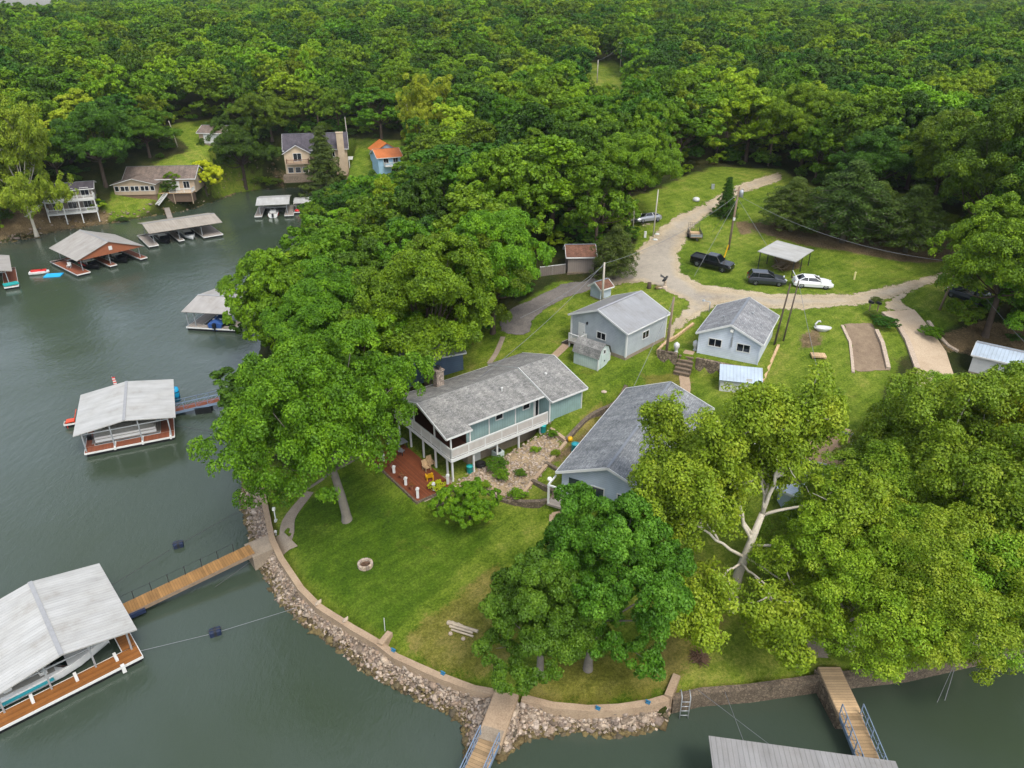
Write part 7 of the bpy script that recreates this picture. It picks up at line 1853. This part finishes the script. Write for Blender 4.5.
# near zone gets darts first, random order inside distance bands
band_id = (ys//40).astype(int); perm = np.lexsort((rng.random(Np), band_id)); xs, ys = xs[perm], ys[perm]
zs = H(xs, ys); dshore = pdist(_sh, xs, ys); ins = inside(_sh, xs, ys)
okm = ins & (dshore > 2.5)
for po in OPEN_W:
    k = np.where(okm)[0]; okm[k] &= ~inside(po, xs[k], ys[k])
for i in np.where(okm)[0]:
    x, y, z = xs[i], ys[i], zs[i]
    D = math.hypot(x, y)
    Rt = rng.uniform(3.6, 7.4)*(1.0 if D > 125 else 1.1); Ht = rng.uniform(8.5, 12.5)+Rt*.5*(1.0 if D > 125 else 1.12)
    if D < 115 and x > 30: continue
    u, v, _ = Q(x, y, z+Ht*.6)
    side = u < -70 or u > 1094
    if side and (u < -520 or u > 1540): continue
    if not free(x, y, Rt): continue
    if side:
        cell.setdefault((int(x//12), int(y//12)), []).append((x, y, Rt)); flank.append((x, y, z, Ht, Rt)); continue
    if y < 330 and blocked(x, y, z, Ht, Rt):
        Ht *= .62; Rt *= .68
        if blocked(x, y, z, Ht, Rt):
            Ht *= .6; Rt *= .65
            if blocked(x, y, z, Ht, Rt): continue
    cell.setdefault((int(x//12), int(y//12)), []).append((x, y, Rt)); cands.append((D, x, y, z, Ht, Rt))
cands.sort()
NVAR = [bake(make_oak(30+i, 13, 5, [26,22,30,24,20][i], 9, 120, .19, [.52,.60,.54,.50,.55][i], [.48,.40,.46,.50,.45][i], .24, [.95,.8,1,.85,1][i], lrr=(.2,.36)), M['bark']) for i in range(5)]
print('woods candidates', len(cands))
N_IND = 235
LM = [ # landmarks for the labels
 ('the orange roofed blue house', (383,150)), ('the large beige house', (315,158)), ('the dark pyramid conifer', (328,160)), ('the tan shore cottage', (153,180)), ('the white door garage', (213,158)), ('the white two deck house', (62,198)),
 ('the silver sedan', (646,221)), ('the rust roofed shed', (580,256)), ('the transformer pole', (733,215)), ('the upper road bend', (775,176)), ('the cedar row', (848,205)), ('the far clearing poles', (608,66)), ('the leaning roadside pole', (950,270)),
 ('the half hidden grey dock', (212,303)), ('the slate blue building', (430,362)), ('the yellow green centre tree', (432,120)), ('the chimney of the lake house', (437,378)), ('the tilted lawn pole', (174,133)), ('the ridge house', (653,8)), ('the reddish gangway', (198,409)), ('the left cove white dock', (285,200))]
tones = {'deep':'deep green','mid':'mid green','bright':'bright green','yellow':'yellow green'}
used = {}; ORD = ['', 'second ', 'third ', 'fourth ', 'fifth ', 'sixth ', 'seventh ', 'eighth ']
inds = []
for (D, x, y, z, Ht, Rt) in cands[:N_IND]:
    q = rng.random(); lf = 'deep' if q < .27 else ('mid' if q < (.72 if y > 150 else .9) else ('bright' if q < .96 or y < 150 else 'yellow'))
    u, v, _ = Q(x, y, z+Ht*.62); inds.append([x, y, z, Ht, Rt, lf, u, v])
byl = {}
for k, t in enumerate(inds):
    j = min(range(len(LM)), key=lambda m: (LM[m][1][0]-t[6])**2+(1.6*(LM[m][1][1]-t[7]))**2)
    du, dv = t[6]-LM[j][1][0], t[7]-LM[j][1][1]
    rel = ('left of' if du < 0 else 'right of') if abs(du) > abs(dv)*1.3 else ('behind' if dv < 0 else 'in front of')
    size = 'tall' if t[3] > 13.6 else ('low' if t[3] < 9.5 else 'rounded')
    byl.setdefault((tones[t[5]], size, rel, LM[j][0]), []).append((math.hypot(du, dv), k))
labels = {}
for (tone, size, rel, lm), lst in byl.items():
    lst.sort()
    for i, (_, k) in enumerate(lst):
        o = '' if len(lst) == 1 else (', nearest to it' if i == 0 else f', {ORD[i].strip()} nearest to it' if i < 8 else ', farther away')
        labels[k] = f'{size} {tone} tree {rel} {lm}{o}'
for k, (x, y, z, Ht, Rt, lf, u, v) in enumerate(inds):
    tree_obj(NVAR[k % 5], (x, y, z-.1), (Rt/5, Rt/5*rng.uniform(.92,1.08), Ht/13), rng.uniform(0, 6.28), L[lf], None, 'broadleaf_tree', labels[k], GROUP_F)
# ---------------------------------------------------------------- distant woods as one mass
far = [(x, y, z, Ht, Rt) for (D, x, y, z, Ht, Rt) in cands[N_IND:]]+flank
cellf = {}
N2 = 22000; ys2 = 440+(1050-440)*rng.random(N2)**1.1; xs2 = (rng.random(N2)*2-1)*(ys2*1.1+20); zs2 = H(xs2, ys2)
for x, y, z in zip(xs2, ys2, zs2):
    Rt = rng.uniform(5.5, 9); k = (int(x//16), int(y//16)); ok = True
    for i in (-1,0,1):
        for j in (-1,0,1):
            for a, b, c in cellf.get((k[0]+i, k[1]+j), ()):
                if (a-x)**2+(b-y)**2 < ((c+Rt)*.68)**2: ok = False; break
    if abs(x-107) < 16 and 535 < y < 566: ok = False
    if ok: cellf.setdefault(k, []).append((x, y, Rt)); far.append((x, y, z, rng.uniform(8.5,12)+Rt*.5, Rt))
print('far trees', len(far))
far = np.array(far); nf = len(far)
FARV = []
for i in range(6):
    cr, tb = make_oak(70+i, 13, 5, [18,24,20,28,16,22][i], 9, 55, .27, .54, .46, .24, .95, lrr=(.2,.36))
    cr.materials.clear(); cr.materials.append(L[['deep','mid','bright','mid','deep','bright'][i]]); cr.name = 'forest_crown'
    FARV.append(bpy.data.objects.new('forest_crown', cr))
me = bpy.data.meshes.new('distant_forest'); me.vertices.add(nf); me.vertices.foreach_set('co', far[:,:3].astype(np.float32).ravel())
for nm, ty, arr in (('size', 'FLOAT_VECTOR', np.c_[far[:,4]/5, far[:,4]/5*rng.uniform(.9,1.1,nf), far[:,3]/13]), ('turn', 'FLOAT_VECTOR', np.c_[np.zeros(nf), np.zeros(nf), rng.uniform(0,6.28,nf)]), ('kind_id', 'INT', rng.integers(0, 6, nf))):
    a = me.attributes.new(nm, ty, 'POINT'); a.data.foreach_set('value' if ty == 'INT' else 'vector', np.ascontiguousarray(arr, np.int32 if ty == 'INT' else np.float32).ravel())
und = []
ux = rng.uniform(-130, 190, 9000); uy = rng.uniform(75, 215, 9000); uz = H(ux, uy); uk = inside(_sh, ux, uy) & (pdist(_sh, ux, uy) > 1.5)
for po in OPEN_W:
    k = np.where(uk)[0]; uk[k] &= ~inside(po, ux[k], uy[k])
near_edge = np.full(len(ux), 1e9)
for po in OPEN_W: near_edge = np.minimum(near_edge, pdist(po, ux, uy))
for i in np.where(uk & (near_edge < 26))[0]:
    if rng.random() < .55 and all((bx-ux[i])**2+(by-uy[i])**2 > 64 for bx, by in BLD): und.append((ux[i], uy[i], uz[i]-.15))
und = np.array(und)
fo = link('distant_forest', me); tag(fo, 'unbroken distant green forest covering the ridges to the skyline', 'forest', kind='stuff')
def scatter_mod(fo, variants):
    ng = bpy.data.node_groups.new('forest_scatter', 'GeometryNodeTree'); ng.is_modifier = True
    ng.interface.new_socket('Geometry', in_out='INPUT', socket_type='NodeSocketGeometry'); ng.interface.new_socket('Geometry', in_out='OUTPUT', socket_type='NodeSocketGeometry')
    gi = ng.nodes.new('NodeGroupInput'); go = ng.nodes.new('NodeGroupOutput'); ga = ng.nodes.new('GeometryNodeGeometryToInstance')
    ip = ng.nodes.new('GeometryNodeInstanceOnPoints'); ip.inputs['Pick Instance'].default_value = True
    for o in variants[::-1]:
        oi = ng.nodes.new('GeometryNodeObjectInfo'); oi.inputs['Object'].default_value = o; oi.inputs['As Instance'].default_value = True
        ng.links.new(oi.outputs['Geometry'], ga.inputs[0])
    def named(n, t):
        q = ng.nodes.new('GeometryNodeInputNamedAttribute'); q.data_type = t; q.inputs[0].default_value = n; return q.outputs[0]
    er = ng.nodes.new('FunctionNodeEulerToRotation'); ng.links.new(named('turn', 'FLOAT_VECTOR'), er.inputs[0])
    ng.links.new(gi.outputs[0], ip.inputs['Points']); ng.links.new(ga.outputs[0], ip.inputs['Instance']); ng.links.new(named('kind_id', 'INT'), ip.inputs['Instance Index'])
    ng.links.new(er.outputs[0], ip.inputs['Rotation']); ng.links.new(named('size', 'FLOAT_VECTOR'), ip.inputs['Scale']); ng.links.new(ip.outputs[0], go.inputs[0])
    mo = fo.modifiers.new('scatter', 'NODES'); mo.node_group = ng
scatter_mod(fo, FARV)
UNDV = []
for i in range(4):
    cr, tb = make_oak(90+i, 1.9, 1.25, 12, 7, 45, .11, .5, .46, .05); cr.materials.clear(); cr.materials.append(L[['deep','mid','deep','bright'][i]]); UNDV.append(bpy.data.objects.new('undergrowth_bush', cr))
nu = len(und); mu = bpy.data.meshes.new('undergrowth'); mu.vertices.add(nu); mu.vertices.foreach_set('co', und.astype(np.float32).ravel())
for nm, ty, arr in (('size', 'FLOAT_VECTOR', rng.uniform(.6, 1.7, (nu,1))*np.array([[1,1,.9]])), ('turn', 'FLOAT_VECTOR', np.c_[np.zeros(nu), np.zeros(nu), rng.uniform(0,6.28,nu)]), ('kind_id', 'INT', rng.integers(0, 4, nu))):
    a = mu.attributes.new(nm, ty, 'POINT'); a.data.foreach_set('value' if ty == 'INT' else 'vector', np.ascontiguousarray(arr, np.int32 if ty == 'INT' else np.float32).ravel())
uo = link('undergrowth', mu); tag(uo, 'low leafy undergrowth along the shaded woodland edges', 'undergrowth', kind='stuff'); scatter_mod(uo, UNDV); print('undergrowth', nu)
# ================================================================= SKY, SUN, CAMERA
SUN_EL, SUN_AZ = 58, 150     # overcast: a broad soft sun, right behind the camera (azimuth clockwise from +Y)
w = bpy.data.worlds.new('World'); SC.world = w; w.use_nodes = True; nt = w.node_tree; nt.nodes.clear()
sky = nt.nodes.new('ShaderNodeTexSky'); sky.sky_type = 'NISHITA'; sky.sun_disc = False
sky.sun_elevation = R(SUN_EL); sky.sun_rotation = R(SUN_AZ); sky.air_density = 1.2; sky.dust_density = 3.0; sky.ozone_density = 1.0
hs = nt.nodes.new('ShaderNodeHueSaturation'); hs.inputs['Saturation'].default_value = .5; hs.inputs['Value'].default_value = 1.8
tc = nt.nodes.new('ShaderNodeTexCoord'); no = nt.nodes.new('ShaderNodeTexNoise'); no.inputs['Scale'].default_value = 3.0; no.inputs['Detail'].default_value = 5; no.inputs['Roughness'].default_value = .55
rp = nt.nodes.new('ShaderNodeValToRGB'); rp.color_ramp.elements[0].position = .35; rp.color_ramp.elements[0].color = (.5,.53,.58,1); rp.color_ramp.elements[1].position = .68; rp.color_ramp.elements[1].color = (1.5,1.47,1.42,1)
mx = nt.nodes.new('ShaderNodeMix'); mx.data_type = 'RGBA'; mx.blend_type = 'MULTIPLY'; mx.inputs[0].default_value = 1
bg = nt.nodes.new('ShaderNodeBackground'); bg.inputs[1].default_value = .15; out = nt.nodes.new('ShaderNodeOutputWorld')
k = nt.links.new
k(sky.outputs[0], hs.inputs['Color']); k(tc.outputs['Generated'], no.inputs['Vector']); k(no.outputs['Fac'], rp.inputs[0]); k(hs.outputs[0], mx.inputs[6]); k(rp.outputs[0], mx.inputs[7]); k(mx.outputs[2], bg.inputs[0]); k(bg.outputs[0], out.inputs[0])
sd = bpy.data.lights.new('sun', 'SUN'); sd.energy = 1.5; sd.angle = R(15); sd.color = (1, .935, .82); so = bpy.data.objects.new('sun', sd); COL.objects.link(so)
az = R(SUN_AZ); el = R(SUN_EL)
dvec = Vector((math.sin(az)*math.cos(el), math.cos(az)*math.cos(el), math.sin(el)))
so.rotation_euler = (-dvec).to_track_quat('-Z', 'Y').to_euler(); so.location = (0, 0, 80)
cd = bpy.data.cameras.new('camera'); cd.sensor_width = 36; cd.lens = 36*F/1024; cd.clip_end = 12000; cd.clip_start = .5
co = bpy.data.objects.new('camera', cd); COL.objects.link(co); co.location = (0, 0, HC); co.rotation_euler = (math.pi/2-PITCH, 0, 0); SC.camera = co
SC.view_settings.view_transform = 'Standard'; SC.view_settings.look = 'None'; SC.view_settings.gamma = 1; SC.view_settings.use_curve_mapping = False; SC.view_settings.exposure = 0.34
SC.render.engine = 'CYCLES'; cy = SC.cycles
cy.max_bounces = 5; cy.diffuse_bounces = 3; cy.glossy_bounces = 2; cy.transmission_bounces = 2; cy.volume_bounces = 0; cy.use_adaptive_sampling = True; cy.adaptive_threshold = .02; cy.caustics_reflective = False; cy.caustics_refractive = False
try: cy.use_denoising = True; cy.denoiser = 'OPENIMAGEDENOISE'
except Exception: pass

# thin summer haze over the whole valley
hz = MB(); hz.box(-1150, -60, -8, 1150, 1180, 92); hm = bpy.data.materials.new('haze'); hm.use_nodes = True; hn = hm.node_tree; hn.nodes.clear()
ho = hn.nodes.new('ShaderNodeOutputMaterial'); pv = hn.nodes.new('ShaderNodeVolumePrincipled'); pv.inputs['Density'].default_value = .00008; pv.inputs['Color'].default_value = (.8,.88,.97,1); pv.inputs['Anisotropy'].default_value = .2
hn.links.new(pv.outputs[0], ho.inputs['Volume']); tag(hz.build('haze', hm), 'thin pale summer haze hanging over the whole lake valley', 'haze', kind='stuff')
